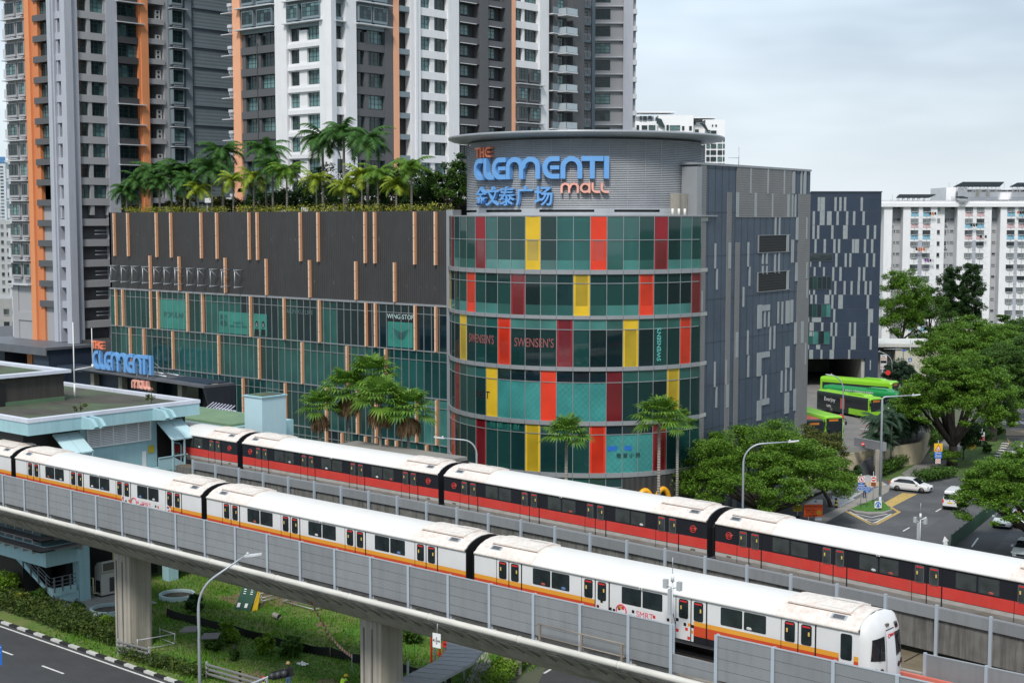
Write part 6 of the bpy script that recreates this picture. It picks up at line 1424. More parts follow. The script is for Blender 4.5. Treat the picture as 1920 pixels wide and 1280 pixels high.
m.build('landing', [M_sb, mat('rail_grey', (.13, .15, .17), .6)], st, True)
m = MB()
for x, y in ((-98.9, 65.9), (-98.9, 66.15), (-98.9, 67.3), (-98.9, 67.5)): m.rod((x, y, .6), (x, y, 4.5), .06)
m.tube([(-98.5, 63.6, 1.6), (-98.3, 63.6, 1.6), (-98.3, 63.6, .4), (-98.2, 64.4, .3), (-98.2, 65.3, .25)], .06); m.rod((-98.9, 66.0, .6), (-98.9, 68.2, .55), .06)
m.build('yellow_pipe', mat('pipe_yellow', (.60, .55, .28), .6), st, True)
# condensing unit beside the station
def cond(x, y, label):
    t = thing('air_conditioner', label, 'air conditioner', (x, y, .05), 0, 'condensing units by the station'); M_cu = mat('unit_beige', (.46, .45, .41), .5, var=.03)
    m = MB(); m.box(-.45, -.65, .12, .45, .65, 1.85, 0); m.box(-.5, -.7, 0, .5, .7, .1, 1); m.build('cabinet', [M_cu, M_dark], t)
    m = MB(); m.prism([(-.45, -.65, 1.85), (.5, -.65, 1.85), (.62, -.65, 2.05), (.62, -.65, 2.75), (.5, -.65, 2.8), (-.1, -.65, 2.7), (-.45, -.65, 2.3)], (0, 1.3, 0), 0); m.box(.615, -.58, 2.1, .635, .58, 2.72, 1); m.build('air_hood', [M_cu, mat('hood_dark', (.09, .085, .065), .7)], t)
    m = MB(); m.box(.452, .1, .3, .462, .6, 1.45, 0)
    for k in range(9): m.box(.463, .1, .34 + k * .125, .475, .6, .37 + k * .125, 1)
    for k in range(4): m.box(.463, .18 + k * .12, .3, .476, .2 + k * .12, 1.45, 1)
    m.build('grille', [M_black, mat('grille_grey', (.1, .1, .1), .6)], t); m = MB(); m.box(-.3, -.662, .3, .3, -.652, 1.3, 0); m.build('grille', [M_black, mat('grille_grey', (.1, .1, .1), .6)], t)
c = G(196, 1122); cond(-98.3, 64.7, 'tall beige condensing unit with a hood between the station column and the viaduct pier'); cond(-99.2, 67.4, 'second beige condensing unit half hidden behind the viaduct pier')
# lift shaft and concourse roofs beyond
lt = thing('lift_shaft', 'plain pale blue tiled lift shaft beyond the red train', 'lift shaft', (-96.5, 80, 0))
a, b, c = G(451, 738, 15.2), G(491, 744, 15.2), G(530, 738, 15.2)
m = MB(); x0, x1, y0, y1 = a[0], c[0] if c[0] > a[0] + 1 else a[0] + 2.2, b[1] - .1, c[1]
m.box(b[0] - 2.3, b[1], 0, b[0], b[1] + 2.6, 15.1, 0); m.build('shaft', mat('tile_blue', (.42, .60, .66), .6, var=.05, dirt=(.55, .62, .64), damt=.5, dscale=(2, 2, .2)), lt, True)
m = MB(); m.box(b[0] - 2.4, b[1] - .1, 15.1, b[0] + .1, b[1] + 2.7, 15.2, 0); m.box(b[0] - 2.1, b[1] + .2, 15.2, b[0] - .2, b[1] + 2.4, 15.24, 1); m.build('roof', [M_sb, M_sroof], lt, True)
m = MB()
for k in range(3): m.box(b[0] - 2.31, b[1] - .01, 5 + 3.3 * k, b[0] + .01, b[1] + 2.61, 5.03 + 3.3 * k)
m.build('tile_joint', M_sb, lt, True)
cr_ = thing('concourse_roof', 'green and grey concourse roofs between the station and the mall entrance', 'roof', (-100, 88, 0))
m = MB(); m.box(-130, 76.5, 10.4, -96.5, 83, 12.4, 0); m.box(-130, 76.5, 12.4, -97, 82, 12.6, 1); m.box(-98, 84, 9.0, -84, 92, 9.3, 2); m.box(-98, 83.9, 8.7, -83.9, 92.1, 9.0, 3)
for k in range(6): m.box(-97.5 + 2.6 * k, 84.3, 0, -97.2 + 2.6 * k, 84.6, 8.7, 3)
m.box(-97, 86, 0, -85, 91, 8.6, 4)
m.build('roof', [M_sb, mat('roof_green', (.17, .27, .16), .9, var=.15, dirt=(.1, .15, .09), damt=.4), mat('deck_grey', (.26, .25, .23), .8, wave=(1, .3, .2)), M_dark, M_black], cr_, True)
m = MB()
bx0, by0 = G(384, 768, 11.5); bx1, by1 = G(424, 775, 11.5)
for k in range(8): q = k / 7; x, y = bx0 + (bx1 - bx0) * q, by0 + (by1 - by0) * q; m.prism([(x - .14, y, 11.5), (x, y, 11.5), (x - .6, y + 1.6, 12.0), (x - .74, y + 1.6, 12.0)], (0, 0, .06))
m.rod((bx0, by0 + 1.2, 11.6), (bx1, by1 + 1.2, 11.6), .07)
m.build('canopy_blade', mat('blade_lilac', (.5, .5, .6), .6), cr_, True)
# aerial mast at the roof room corner
am = thing('roof_mast', 'thin white pole with a side arm at the corner of the rooftop room', 'pole', (-107.0, 67.9, 14.7))
m = MB(); m.rod((0, 0, .4), (0, 0, 6.6), .06, .035); m.rod((0, 0, 2.55), (0, 1.8, 2.7), .04); m.rod((0, 1.8, 2.65), (0, 1.8, 6.0), .03); m.lathe([(.1, 0), (.1, .3)], (0, 1.8, 2.6), 8); m.rod((0, 0, .3), (0, 0, 1.4), .08); m.build('pole', M_wh, am)
# podium under the left tower
pod = thing('podium', 'dark podium with a slate roof edge below the pale grey tower', 'building', (-185, 112, 0))
m = MB(); m.box(-215, 111.5, 0, -174.0, 150, 12.6, 1); m.box(-192.0, 104, 12.6, -170.5, 111.5, 12.95, 0); m.box(-192.0, 104, 11.9, -170.5, 104.2, 12.6, 0)
m.box(-191.7, 107, 0, -186, 112, 12.6, 2); m.box(-174.5, 104.6, 0, -170.8, 111.4, 12.6, 2); m.box(-186, 110.5, 0, -174.5, 111.2, 12.6, 3)
for k in range(10): m.box(-186 + 1.15 * k, 110.3, 0, -185.94 + 1.15 * k, 110.5, 12.5, 4)
for k in range(4): m.box(-186, 110.35, 3 * k, -174.5, 110.5, 3 * k + .06, 4)
m.box(-174.0, 111.2, 0, -162, 118, 13.4, 5)
m.build('wall', [mat('podium_edge', (.12, .13, .15), .5), M_tdk, M_navy, GLT[2], M_joint, M_tdk2], pod, True)
m = MB(); m.box(-184.0, 109.3, 4, -182.7, 110.4, 12.6); m.build('orange_column', M_peach, pod, True)
# ================================================================== vegetation
LF = {'rain': leafmat('leaf_rain_tree', (.05, .13, .012), (.17, .31, .03)), 'dark': leafmat('leaf_dark', (.016, .05, .014), (.05, .11, .025)), 'mid': leafmat('leaf_mid', (.035, .09, .014), (.09, .18, .025)),
      'lite': leafmat('leaf_light', (.09, .20, .015), (.22, .36, .03)), 'yell': leafmat('leaf_yellow_green', (.20, .24, .03), (.36, .36, .05)), 'palm': leafmat('leaf_palm', (.03, .095, .022), (.08, .19, .035)),
      'palmy': leafmat('leaf_palm_yellow', (.14, .26, .02), (.38, .42, .04)), 'fan': leafmat('leaf_fan_palm', (.05, .14, .014), (.17, .30, .035)), 'dead': leafmat('leaf_dead', (.16, .09, .045), (.30, .19, .10)),
      'shrub': leafmat('leaf_shrub', (.025, .06, .012), (.10, .14, .025)), 'blue': leafmat('leaf_blue_green', (.02, .055, .03), (.06, .11, .06)), 'olive': leafmat('leaf_olive', (.06, .085, .015), (.14, .15, .03))}
def leafcloud(m, c, rad, n, size, rr, up=.5, mi=0, inner=.35):
    """n small leaf faces through an ellipsoid clump"""
    V = m.v; F = m.f
    for _ in range(n):
        while True:
            x, y, z = rr.uniform(-1, 1), rr.uniform(-1, 1), rr.uniform(-1, 1); q = x * x + y * y + z * z
            if inner * inner < q < 1: break
        k_ = 1.45 if rr.random() < .16 else 1; px, py, pz = c[0] + x * rad[0] * k_, c[1] + y * rad[1] * k_, c[2] + z * rad[2] * k_
        a = rr.uniform(0, 6.283); t = rr.gauss(0, .55); s = size * rr.uniform(.6, 1.35)
        ux, uy, uz = math.cos(a) * math.cos(t), math.sin(a) * math.cos(t), math.sin(t)
        b = a + 1.57 + rr.uniform(-.4, .4); t2 = rr.gauss(0, .6 if up else 1.2); wx, wy, wz = math.cos(b) * math.cos(t2), math.sin(b) * math.cos(t2), math.sin(t2)
        h = s * .5; o = len(V)
        V += [(px - ux * s, py - uy * s, pz - uz * s), (px + wx * h, py + wy * h, pz + wz * h), (px + ux * s, py + uy * s, pz + uz * s), (px - wx * h, py - wy * h, pz - wz * h)]
        F.append([o, o + 1, o + 2, o + 3]); m.m.append(mi); m.sm.append(False)
def tree(label, x, y, z0, crown_c, crown_r, kind, seed, nclump=153, nleaf=282, leaf=.115, trunk_r=.35, shape='dome', clump=.24, group=None, lean=None, cat='tree', name='broadleaf_tree', limbs=9):
    """crown_c/crown_r in metres relative to the base; umbrella crowns are wide, flattened domes of leaf layers"""
    rr = random.Random(seed); t = thing(name, label, cat, (x, y, z0), 0, group); m = MB(); cl = []
    for i in range(nclump):
        for _ in range(30):
            a = rr.uniform(0, 6.283); q = math.sqrt(rr.random())
            if shape == 'dome': hz = math.sqrt(max(0, 1 - q * q)) * rr.uniform(.1, 1.0) - .55 * rr.random() * q
            elif shape == 'ball': q = rr.random() ** .4; e = math.asin(rr.uniform(-.9, 1)); hz = math.sin(e) * q; q = math.cos(e) * q
            elif shape == 'cone': hz = rr.uniform(-1, 1); q = (1 - (hz + 1) / 2) ** .6 * rr.uniform(.5, 1)
            c = (crown_c[0] + math.cos(a) * q * crown_r[0], crown_c[1] + math.sin(a) * q * crown_r[1], crown_c[2] + hz * crown_r[2])
            break
        cl.append(c); k = rr.uniform(.5, 1.25) * clump * .8 * (crown_r[0] + crown_r[1]) / 2
        leafcloud(m, c, (k, k, k * (.42 if shape == 'dome' else .75)), int(nleaf * rr.uniform(.7, 1.3)), leaf, rr)
    m.build('crown', LF[kind], t)
    b = MB(); top = (crown_c[0] * .35, crown_c[1] * .35, max(1.2, (crown_c[2] - crown_r[2] * .4) * .42)); b.tube([(0, 0, -.3), (top[0] * .4, top[1] * .4, top[2] * .5), top], [trunk_r * 1.25, trunk_r, trunk_r * .85], 9)
    for i in range(limbs):
        c = cl[(i * 7) % len(cl)]; mid = (top[0] + (c[0] - top[0]) * .5 + rr.uniform(-.4, .4), top[1] + (c[1] - top[1]) * .5 + rr.uniform(-.4, .4), top[2] + (c[2] - top[2]) * .42)
        b.tube([top, mid, (c[0], c[1], c[2] - .2)], [trunk_r * .55, trunk_r * .34, trunk_r * .12], 6)
    b.build('trunk', M_bark, t); return t
def frond(m, base, az, el, ln, w, droop, nl, mi, rr, stiff=False):
    """feather frond: arching midrib with leaflets on both sides"""
    pts = []; x, y, z = base; e = el; st = ln / nl; V, F = m.v, m.f
    for i in range(nl + 1):
        pts.append((x, y, z)); x += math.cos(az) * math.cos(e) * st; y += math.sin(az) * math.cos(e) * st; z += math.sin(e) * st; e -= droop / nl
    m.tube(pts[::3] + [pts[-1]], .025, 4, mi, False, False)
    sx, sy = -math.sin(az), math.cos(az)
    for i in range(1, nl + 1):
        p = pts[i]; d = (p[0] - pts[i - 1][0], p[1] - pts[i - 1][1], p[2] - pts[i - 1][2]); f = i / nl; l = w * math.sin(math.pi * min(1, .18 + .85 * f)) ** .7 * rr.uniform(.85, 1.1); 
        for s in (-1, 1):
            dz = -.45 * l * (1 if not stiff else .4) + rr.uniform(-.1, .12) * l; k = .9
            tip = (p[0] + sx * s * l * .85 + d[0] * k * 1.8, p[1] + sy * s * l * .85 + d[1] * k * 1.8, p[2] + dz + d[2] * k * 1.8); o = len(V); 
            V += [p, (p[0] + d[0] * 1.15, p[1] + d[1] * 1.15, p[2] + d[2] * 1.15), tip]; F.append([o, o + 1, o + 2]); m.m.append(mi); m.sm.append(False)
def feather_palm(h, kind, seed, nf=15, ln=2.6, tr=.13, w=.65, fruit=None):
    rr = random.Random(seed); m = MB()
    for i in range(nf):
        az = i * 2.399 + rr.uniform(-.2, .2); el = rr.uniform(.25, 1.25) if i < nf * .75 else rr.uniform(-.3, .3)
        frond(m, (0, 0, h), az, el, ln * rr.uniform(.8, 1.1), w, 1.7 * rr.uniform(.8, 1.25), 22, 0, rr)
    cm = m.mesh('crown', [LF[kind]])
    b = MB(); b.tube([(0, 0, 0), (.04, .02, h * .5), (0, 0, h - .5), (0, 0, h)], [tr * 1.15, tr, tr * .8, tr * .5], 8); tm = b.mesh('trunk', [M_palmt])
    s = MB(); s.tube([(0, 0, h - .9), (0, 0, h - .3), (0, 0, h + .1)], [tr * .95, tr * 1.0, tr * .3], 8); sm = s.mesh('crownshaft', [mat('crownshaft_green', (.16, .25, .09), .5)])
    return cm, tm, sm
def put_palm(ms, x, y, z, label, rz, sc=1.0, group=None, name='palm_tree', fruit=False):
    t = thing(name, label, 'palm tree', (x, y, z), rz, group); t.scale = (sc, sc, sc)
    for me in ms: inst(me, me.name.split('.')[0], t)
    if fruit:
        h = max(v.co.z for v in ms[1].vertices); m = MB(); rr = random.Random(3)
        for k in range(30): a = rr.uniform(0, 6.28); m.tube([(0, 0, h - .5), (math.cos(a) * .35, math.sin(a) * .35, h - .6), (math.cos(a) * .5, math.sin(a) * .5, h - 1.5)], [.05, .04, .02], 4)
        m.build('fruit_stalk', mat('fruit_orange', (.5, .25, .05), .7), t)
    return t
# ---- roof garden on the mall
rg = 'palms of the roof garden'
PT = {('p', h): feather_palm(h, 'palm', int(h * 10), 28, 3.1, w=1.0) for h in (3.6, 4.6, 5.6)}
PT.update({('P', h): feather_palm(h, 'palm', int(h * 10) + 1, 26, 4.0, .17, 1.15) for h in (8.4, 9.2)})
PT.update({('y', h): feather_palm(h, 'palmy', int(h * 10) + 2, 18, 2.6, .10, .85) for h in (3.4, 4.4)})
PT[('f', 5.0)] = feather_palm(5.0, 'rain', 77, 24, 2.8, .12, .95)
RP = [(237, 'p', 3.6, 111, 'far left palm of the roof garden, small and dark'), (262, 'p', 4.6, 112, 'second palm from the left on the roof garden edge'), (285, 'p', 5.6, 113, 'tall dark palm with a dried brown frond left of the orange tower column'), (300, 'p', 4.6, 111, 'palm in front of the orange column at the left end of the roof garden'),
      (322, 'p', 5.6, 112.5, 'dark palm before the air conditioner recess of the grey tower'), (345, 'p', 5.6, 113.5, 'dark drooping palm before the ribbed grey tower wall'), (356, 'p', 4.6, 111.5, 'lower palm before the ribbed grey tower wall'), (372, 'y', 3.4, 111, 'small rusty palm between two dark palms of the roof garden'),
      (398, 'p', 5.6, 112, 'palm just left of the peach column, under the tallest left palm'), (418, 'P', 8.4, 114, 'tall palm standing against the ribbed grey wall left of the peach column'), (437, 'y', 4.4, 110.8, 'bright yellow-green palm in front of the peach column'), (476, 'y', 4.4, 111, 'yellow-green palm right of the peach column'),
      (500, 'P', 8.4, 114, 'tall palm in front of the dark bay of the white tower'), (512, 'p', 5.6, 112, 'dark palm below the tall palm of the dark bay'), (538, 'f', 5.0, 111, 'fresh green palm in front of the white pillar'), (593, 'y', 4.4, 110.8, 'yellow palm with a hanging golden frond under the white tower'),
      (606, 'P', 9.2, 115, 'left one of three very tall palms before the white tower corner'), (646, 'P', 9.2, 115.5, 'middle one of three very tall palms before the white tower corner'), (690, 'P', 9.2, 114.5, 'very tall palm with an orange fruit stalk right of the white tower corner'), (649, 'y', 3.4, 110.8, 'small pale yellow palm under the three tall palms'),
      (678, 'y', 4.4, 111.5, 'cream coloured young palm beside the fruiting tall palm'), (709, 'f', 5.0, 111, 'fresh green palm in front of the second peach column'), (744, 'y', 3.4, 111, 'thin small palm with pale crown near the right end of the roof garden'), (772, 'f', 5.0, 111, 'last green palm of the roof garden before the round tower')]
for i, (px, k, h, v, lab) in enumerate(RP): put_palm(PT[(k, h)], onV(px, 380, v)[0], v, 30.25, lab, i * 1.3, .95 + .1 * (i % 3) / 2, rg, fruit=(px == 690))
for i, (px, w_, v, h, kind) in enumerate(((545, 3.2, 116, 4.5, 'dark'), (622, 4.2, 117, 6.2, 'dark'), (690, 3.6, 116.5, 5.2, 'dark'), (738, 3.0, 117, 6.8, 'dark'), (790, 3.4, 116, 5.6, 'dark'), (838, 3.0, 115, 6.0, 'mid'), (860, 2.6, 118, 7.2, 'dark'), (470, 3.0, 118, 4.0, 'dark'), (415, 2.0, 117, 2.6, 'olive'), (340, 2.4, 117, 3.0, 'olive'), (580, 3.4, 119, 4.2, 'dark'), (655, 3.6, 119.5, 4.6, 'mid'), (765, 3.6, 119, 5.0, 'dark'), (815, 3.4, 117.5, 4.6, 'dark'), (510, 3.0, 119, 3.4, 'dark'))):
    tree(['dark glossy tree left of the tall palm trio', 'large dark tree behind the tall palm trio', 'dark tree under the fruiting palm', 'tall dark tree in front of the grey strip of the white tower', 'dense dark tree before the white wall with washing', 'bushy tree left of the round louvred drum', 'tall dark tree touching the louvred drum', 'low dark tree behind the bright yellow palm', 'sparse grey-green shrub on the left of the roof garden', 'twiggy shrub before the ribbed grey wall', 'low dark tree behind the yellow palm with the golden frond', 'mid green tree filling the gap below the tall palm trio', 'dark tree right of the second peach column', 'dark low tree beside the washing on the white wall', 'dark bush behind the fresh green palm of the white pillar'][i],
         onV(px, 380, v)[0], v, 30.25, (0, 0, h * .5), (w_, w_ * .8, h * .5), kind, 40 + i, 34, 120, .17, .12, 'ball', .26, 'trees of the roof garden')
hd = thing('roof_hedge', 'yellow-green hedge trimmed along the roof edge of the long wing', 'hedge', (-132, 109.8, 30.3)); rr = random.Random(21); m = MB()
u = UL + 1.5
while u < UR - 1.0:
    if not (-139.8 < u < -138.2): leafcloud(m, (u + 132, rr.uniform(-.2, .9), rr.uniform(.55, .8)), (.8, .7, rr.uniform(.45, .8)), 60, .12, rr)
    u += .5
m.build('foliage', LF['yell'], hd); m = MB()
for k in range(30): m.rod((-29 + 2 * k, .3, -.1), (-29 + 2 * k, .3, .6), .03)
m.build('stems', M_bark, hd)
rs = thing('roof_shelter', 'low white flat-roofed shelter at the back of the roof garden', 'shelter', (-130, 127, 30.2))
m = MB(); a, b = onV(384, 380, 125)[0], onV(872, 380, 125)[0]; m.box(a + 130, -2, 2.0, b + 130, 4, 2.65, 0); m.box(a + 130, 1, 0, b + 130, 3.8, 2.0, 1)
k = a
while k < b: m.box(k + 130, -1.7, 0, k + 130.25, -1.4, 2.0, 2); k += 4.2
m.build('shelter', [M_twht, M_black, M_grey], rs)
rl = thing('railing', 'thin dark railing along the right end of the roof garden', 'railing', (-112, 112.5, 30.2)); m = MB()
for k in range(16): m.rod((-6 + .8 * k, 0, 0), (-6 + .8 * k, 0, 1.4), .025)
for z in (.5, .95, 1.4): m.rod((-6, 0, z), (6, 0, z), .025)
m.build('rail', M_dark, rl)
# laundry under a window of the white tower
ld = thing('laundry', 'white and dark washing hanging below the lowest window of the white tower', 'laundry', (-137.2, 142.6, 33.6), math.pi / 2)
for i, (s, c) in enumerate(((-1.3, 'white'), (-.6, 'white'), (.4, 'black'), (1.2, 'white'), (1.9, 'white'), (2.6, 'black'))):
    m = MB(); m.prism([(s, -.4, 1.2), (s + .45, -.4, 1.2), (s + .5, -.38, .2), (s - .04, -.38, .3)], (0, .04, 0)); m.build('garment', MATS['cloth_' + c], ld)
m = MB(); m.rod((-1.8, -.4, 1.22), (3.4, -.4, 1.22), .03); m.build('pole', M_steel, ld)
# ---- fan palms in the street
def fan_palm(h, seed, tr=.2, R_=1.35, nf=34, skirt=True):
    rr = random.Random(seed); m = MB(); V, F = m.v, m.f
    for i in range(nf):
        az = i * 2.399; el = 1.35 - 1.5 * (i / nf) + rr.uniform(-.15, .15); pl_ = R_ * rr.uniform(.75, 1.0)
        c = (math.cos(az) * math.cos(el) * pl_, math.sin(az) * math.cos(el) * pl_, h + math.sin(el) * pl_); m.tube([(0, 0, h), c], .02, 4, 0, False, False)
        d = Vector((math.cos(az) * math.cos(el - .35), math.sin(az) * math.cos(el - .35), math.sin(el - .35))); s = d.cross(Vector((0, 0, 1))).normalized(); n = s.cross(d)
        for k in range(15):
            a = (k - 7) / 7 * 1.9; r1 = R_ * (.85 - .25 * abs(a) / 1.9) * rr.uniform(.9, 1.1); wv = .11
            p = lambda aa, r_, dz=0: tuple(Vector(c) + (d * math.cos(aa) + s * math.sin(aa)) * r_ + n * (.12 * r_) - Vector((0, 0, dz)))
            o = len(V); V += [c, p(a - wv, r1 * .6), p(a, r1, .28 * r1), p(a + wv, r1 * .6)]; F.append([o, o + 1, o + 2, o + 3]); m.m.append(0); m.sm.append(False)
    cm = m.mesh('crown', [LF['fan']])
    b = MB(); b.tube([(0, 0, -.3), (.05, 0, h * .5), (0, 0, h)], [tr * 1.2, tr, tr * .8], 9); tm = b.mesh('trunk', [M_palmt]); res = [cm, tm]
    if skirt:
        s_ = MB(); V, F = s_.v, s_.f
        for i in range(260):
            az = rr.uniform(0, 6.28); r0 = rr.uniform(.35, 1.05) * R_ * .62; z1 = h - rr.uniform(.2, .9); z2 = z1 - rr.uniform(.9, 1.7); o = len(V); q = .13
            V += [(math.cos(az) * r0 * .5, math.sin(az) * r0 * .5, z1), (math.cos(az - q) * r0, math.sin(az - q) * r0, (z1 + z2) / 2), (math.cos(az) * r0 * 1.1, math.sin(az) * r0 * 1.1, z2), (math.cos(az + q) * r0, math.sin(az + q) * r0, (z1 + z2) / 2)]; F.append([o, o + 1, o + 2, o + 3]); s_.m.append(0); s_.sm.append(False)
        res.append(s_.mesh('dead_fronds', [LF['dead']]))
    return res
for i, (px, py, v, R_, lab, sk) in enumerate(((600, 768, 90, 1.45, 'shortest fan palm at the left of the group beside the blue shaft', True), (652, 738, 93, 1.9, 'fan palm behind the group in front of the glass wall', True), (697, 715, 95, 2.0, 'tallest fan palm of the group', True), (713, 756, 91, 1.9, 'front fan palm in the middle of the group', True), (766, 775, 92, 1.8, 'right fan palm of the group with a big brown skirt', True),
                                            (1062, 822, 84, 1.35, 'lone wind-blown fan palm in front of the round glass tower', False), (1236, 790, 96, 1.6, 'fan palm with a slim trunk right of the round tower', False), (1270, 800, 112, 1.3, 'fan palm half hidden by the big rain tree', False), (1334, 792, 130, 1.1, 'small pale fan palm behind the rain tree crown', False))):
    u, z = onV(px, py, v); ms = fan_palm(z, 60 + i, .14, R_, 34, sk); put_palm(ms, u, v, 0, lab, i * .9, 1, 'fan palms along the mall front', 'fan_palm')
# ---- street trees on the right (crown centre and size from the sight lines)
def crown_tree(label, base, cpx, cpy, rw, rh, kind, seed, dep_off=0, **kw):
    bx_, by_ = G(*base) if isinstance(base, tuple) and len(base) == 2 else base[:2]
    dep = -bx_ * _sa + by_ * _ca + dep_off; c = onD(cpx, cpy, dep); s = dep / (FPX * 1.0036)
    return tree(label, bx_, by_, 0, (c[0] - bx_, c[1] - by_, c[2]), (rw * s, rw * s, rh * s), kind, seed, **kw)
crown_tree('big spreading rain tree in front of the slate wall, above the red train', (1440, 988), 1432, 884, 160, 96, 'rain', 1, nclump=307, nleaf=471, leaf=.105, trunk_r=.55, clump=.17, limbs=22, group='rain trees')
crown_tree('tall thin-leaved tree behind the right side of the big rain tree', (1560, 950), 1515, 858, 75, 62, 'olive', 2, nclump=128, nleaf=313, leaf=.105, trunk_r=.2, clump=.2)
crown_tree('wide rain tree over the hedge and footpath behind the zone sign', (1785, 872), 1792, 748, 112, 98, 'rain', 3, nclump=282, nleaf=361, leaf=.132, trunk_r=.6, clump=.17, limbs=18, group='rain trees')
crown_tree('rain tree leaning over the far street, with a forked dark trunk', (1858, 826), 1868, 722, 75, 75, 'mid', 4, nclump=205, nleaf=313, leaf=.148, trunk_r=.7, clump=.19, limbs=14, group='rain trees')
crown_tree('rain tree at the right edge above the motorcycle street', (1975, 800), 1925, 690, 90, 70, 'mid', 5, nclump=153, nleaf=313, leaf=.148, trunk_r=.6, clump=.2, group='rain trees')
crown_tree('broad tree in the back row right of the white hut', (1830, 740), 1830, 655, 108, 62, 'rain', 6, nclump=230, nleaf=313, leaf=.169, trunk_r=.5, clump=.18, group='rain trees')
crown_tree('broad tree at the back right edge, under the slab block', (1910, 720), 1900, 640, 70, 55, 'mid', 7, nclump=153, nleaf=313, leaf=.189, trunk_r=.5, clump=.2, group='rain trees')
crown_tree('tall airy tree directly right of the navy block', (1690, 665), 1692, 572, 50, 72, 'rain', 8, nclump=153, nleaf=282, leaf=.179, trunk_r=.5, clump=.26, limbs=5, shape='ball')
crown_tree('dark tree between the airy tree and the pair of pointed trees', (1745, 655), 1742, 590, 46, 54, 'mid', 9, nclump=114, nleaf=250, leaf=.179, trunk_r=.4, clump=.22, shape='ball')
crown_tree('left one of two tall dark pointed trees before the white slab block', (1792, 650), 1786, 555, 28, 62, 'dark', 10, nclump=128, nleaf=266, leaf=.179, trunk_r=.4, clump=.30, shape='ball', group='pointed trees')
crown_tree('right one of two tall dark pointed trees before the white slab block', (1815, 650), 1822, 553, 26, 60, 'dark', 11, nclump=128, nleaf=266, leaf=.179, trunk_r=.4, clump=.30, shape='ball', group='pointed trees')
crown_tree('light green rain tree filling the lower right corner above the cars', (1960, 1040), 1914, 925, 118, 95, 'rain', 12, nclump=307, nleaf=409, leaf=.095, trunk_r=.5, clump=.18, limbs=18, group='rain trees')
crown_tree('dense dark tree beside the white bus stop sign past the navy block', (1690, 745), 1685, 705, 34, 30, 'blue', 13, nclump=102, nleaf=250, leaf=.148, trunk_r=.3, clump=.28, shape='ball')
crown_tree('slender young tree behind the yellow caution sign', (1806, 862), 1808, 815, 30, 24, 'dark', 14, nclump=55, nleaf=140, leaf=.105, trunk_r=.09, clump=.28, shape='ball')
crown_tree('dark undergrowth tree by the far footpath', (1828, 835), 1832, 812, 30, 24, 'dark', 16, nclump=66, nleaf=187, leaf=.115, trunk_r=.12, clump=.3, shape='ball')
crown_tree('light green sapling beside the hedge corner at the street mouth', (1756, 880), 1775, 855, 28, 14, 'rain', 17, nclump=51, nleaf=156, leaf=.084, trunk_r=.08, clump=.3)
# feathery palms by the bus yard wall
AR = [feather_palm(h, 'blue', 90 + int(h), 18, 2.4, .09, .6) for h in (4.2, 5.6)]
rr = random.Random(31)
for i in range(27):
    px, py = 1643 + 9 * (i % 9) + rr.uniform(-4, 4), 893 - 1.5 * (i % 9) * 3.0 - 10 * (i // 9) + rr.uniform(-4, 4); x, y = G(px, py)
    put_palm(AR[i % 2], x, y, 0, 'feathery blue-green palm in the dense clump below the bus yard', rr.uniform(0, 6), rr.uniform(.85, 1.15), 'palm clump below the bus yard')
# hedges and shrubs
def hedge(label, pts, w, h, kind, seed, leaf=.12, dens=90, group=None, px=True, z0=0, sag=.12):
    P = [G(*p) for p in pts] if px else pts; o = P[0]; t = thing('hedge', label, 'hedge', (o[0], o[1], z0), 0, group); rr = random.Random(seed); m = MB()
    b = MB()
    for a, c in zip(P, P[1:]):
        d = math.hypot(c[0] - a[0], c[1] - a[1]); n = max(1, int(d / .45))
        for i in range(n + 1):
            x, y = a[0] + (c[0] - a[0]) * i / n - o[0], a[1] + (c[1] - a[1]) * i / n - o[1]; nx, ny = -(c[1] - a[1]) / d, (c[0] - a[0]) / d
            for q in range(max(1, int(w / .6))): f = (q + .5) / max(1, int(w / .6)) - .5; leafcloud(m, (x + nx * w * f, y + ny * w * f, h * .62 + rr.uniform(-sag, sag)), (.45, .45, h * .42), int(dens * .6), leaf, rr, inner=.55)
        for i in range(n + 1): x, y = a[0] + (c[0] - a[0]) * i / n - o[0], a[1] + (c[1] - a[1]) * i / n - o[1]; b.rod((x, y, 0), (x + .1, y, h * .6), .05, n=5)
    m.build('foliage', LF[kind], t); b.build('stems', M_bark, t); return t
hedge('long dark hedge between the road kerb and the station', [(-20, 1125), (60, 1150), (140, 1178), (232, 1205)], 2.8, 1.15, 'shrub', 1, .13, 100)
hedge('low dark hedge along the kerb right of the viaduct pier', [(238, 1232), (300, 1250), (388, 1272)], 1.3, .75, 'shrub', 2, .12, 90)
hedge('clipped hedge along the bank below the palm clump', [(1652, 893), (1680, 880), (1700, 866), (1740, 838), (1765, 820)], 1.3, 1.5, 'mid', 3, .16, 90)
hedge('clipped hedge at the corner of the street mouth', [(1724, 903), (1745, 900), (1778, 893)], 2.4, 1.2, 'mid', 4, .14, 90)
hedge('light green clipped hedge beside the yellow and black bollard', [(1575, 930), (1600, 918)], 2.2, 1.7, 'lite', 5, .14, 90)
hedge('bright green hedge under the near viaduct beside the white arrows', [(925, 1300), (960, 1258), (1000, 1222), (1035, 1205)], 1.6, 1.3, 'lite', 6, .12, 100)
def bush(label, px, py, r, kind, seed, leaf=.12, n=10, nl=110, group='shrubs on the lawn', h=None, z=0):
    n, nl, leaf = 26, 170, leaf * .8
    x, y = G(px, py); return tree(label, x, y, z, (0, 0, r * .8), (r * .75, r * .75, r * .7), kind, seed, n, nl, leaf, .04, 'ball', .45, group, cat='shrub', name='shrub', limbs=4)
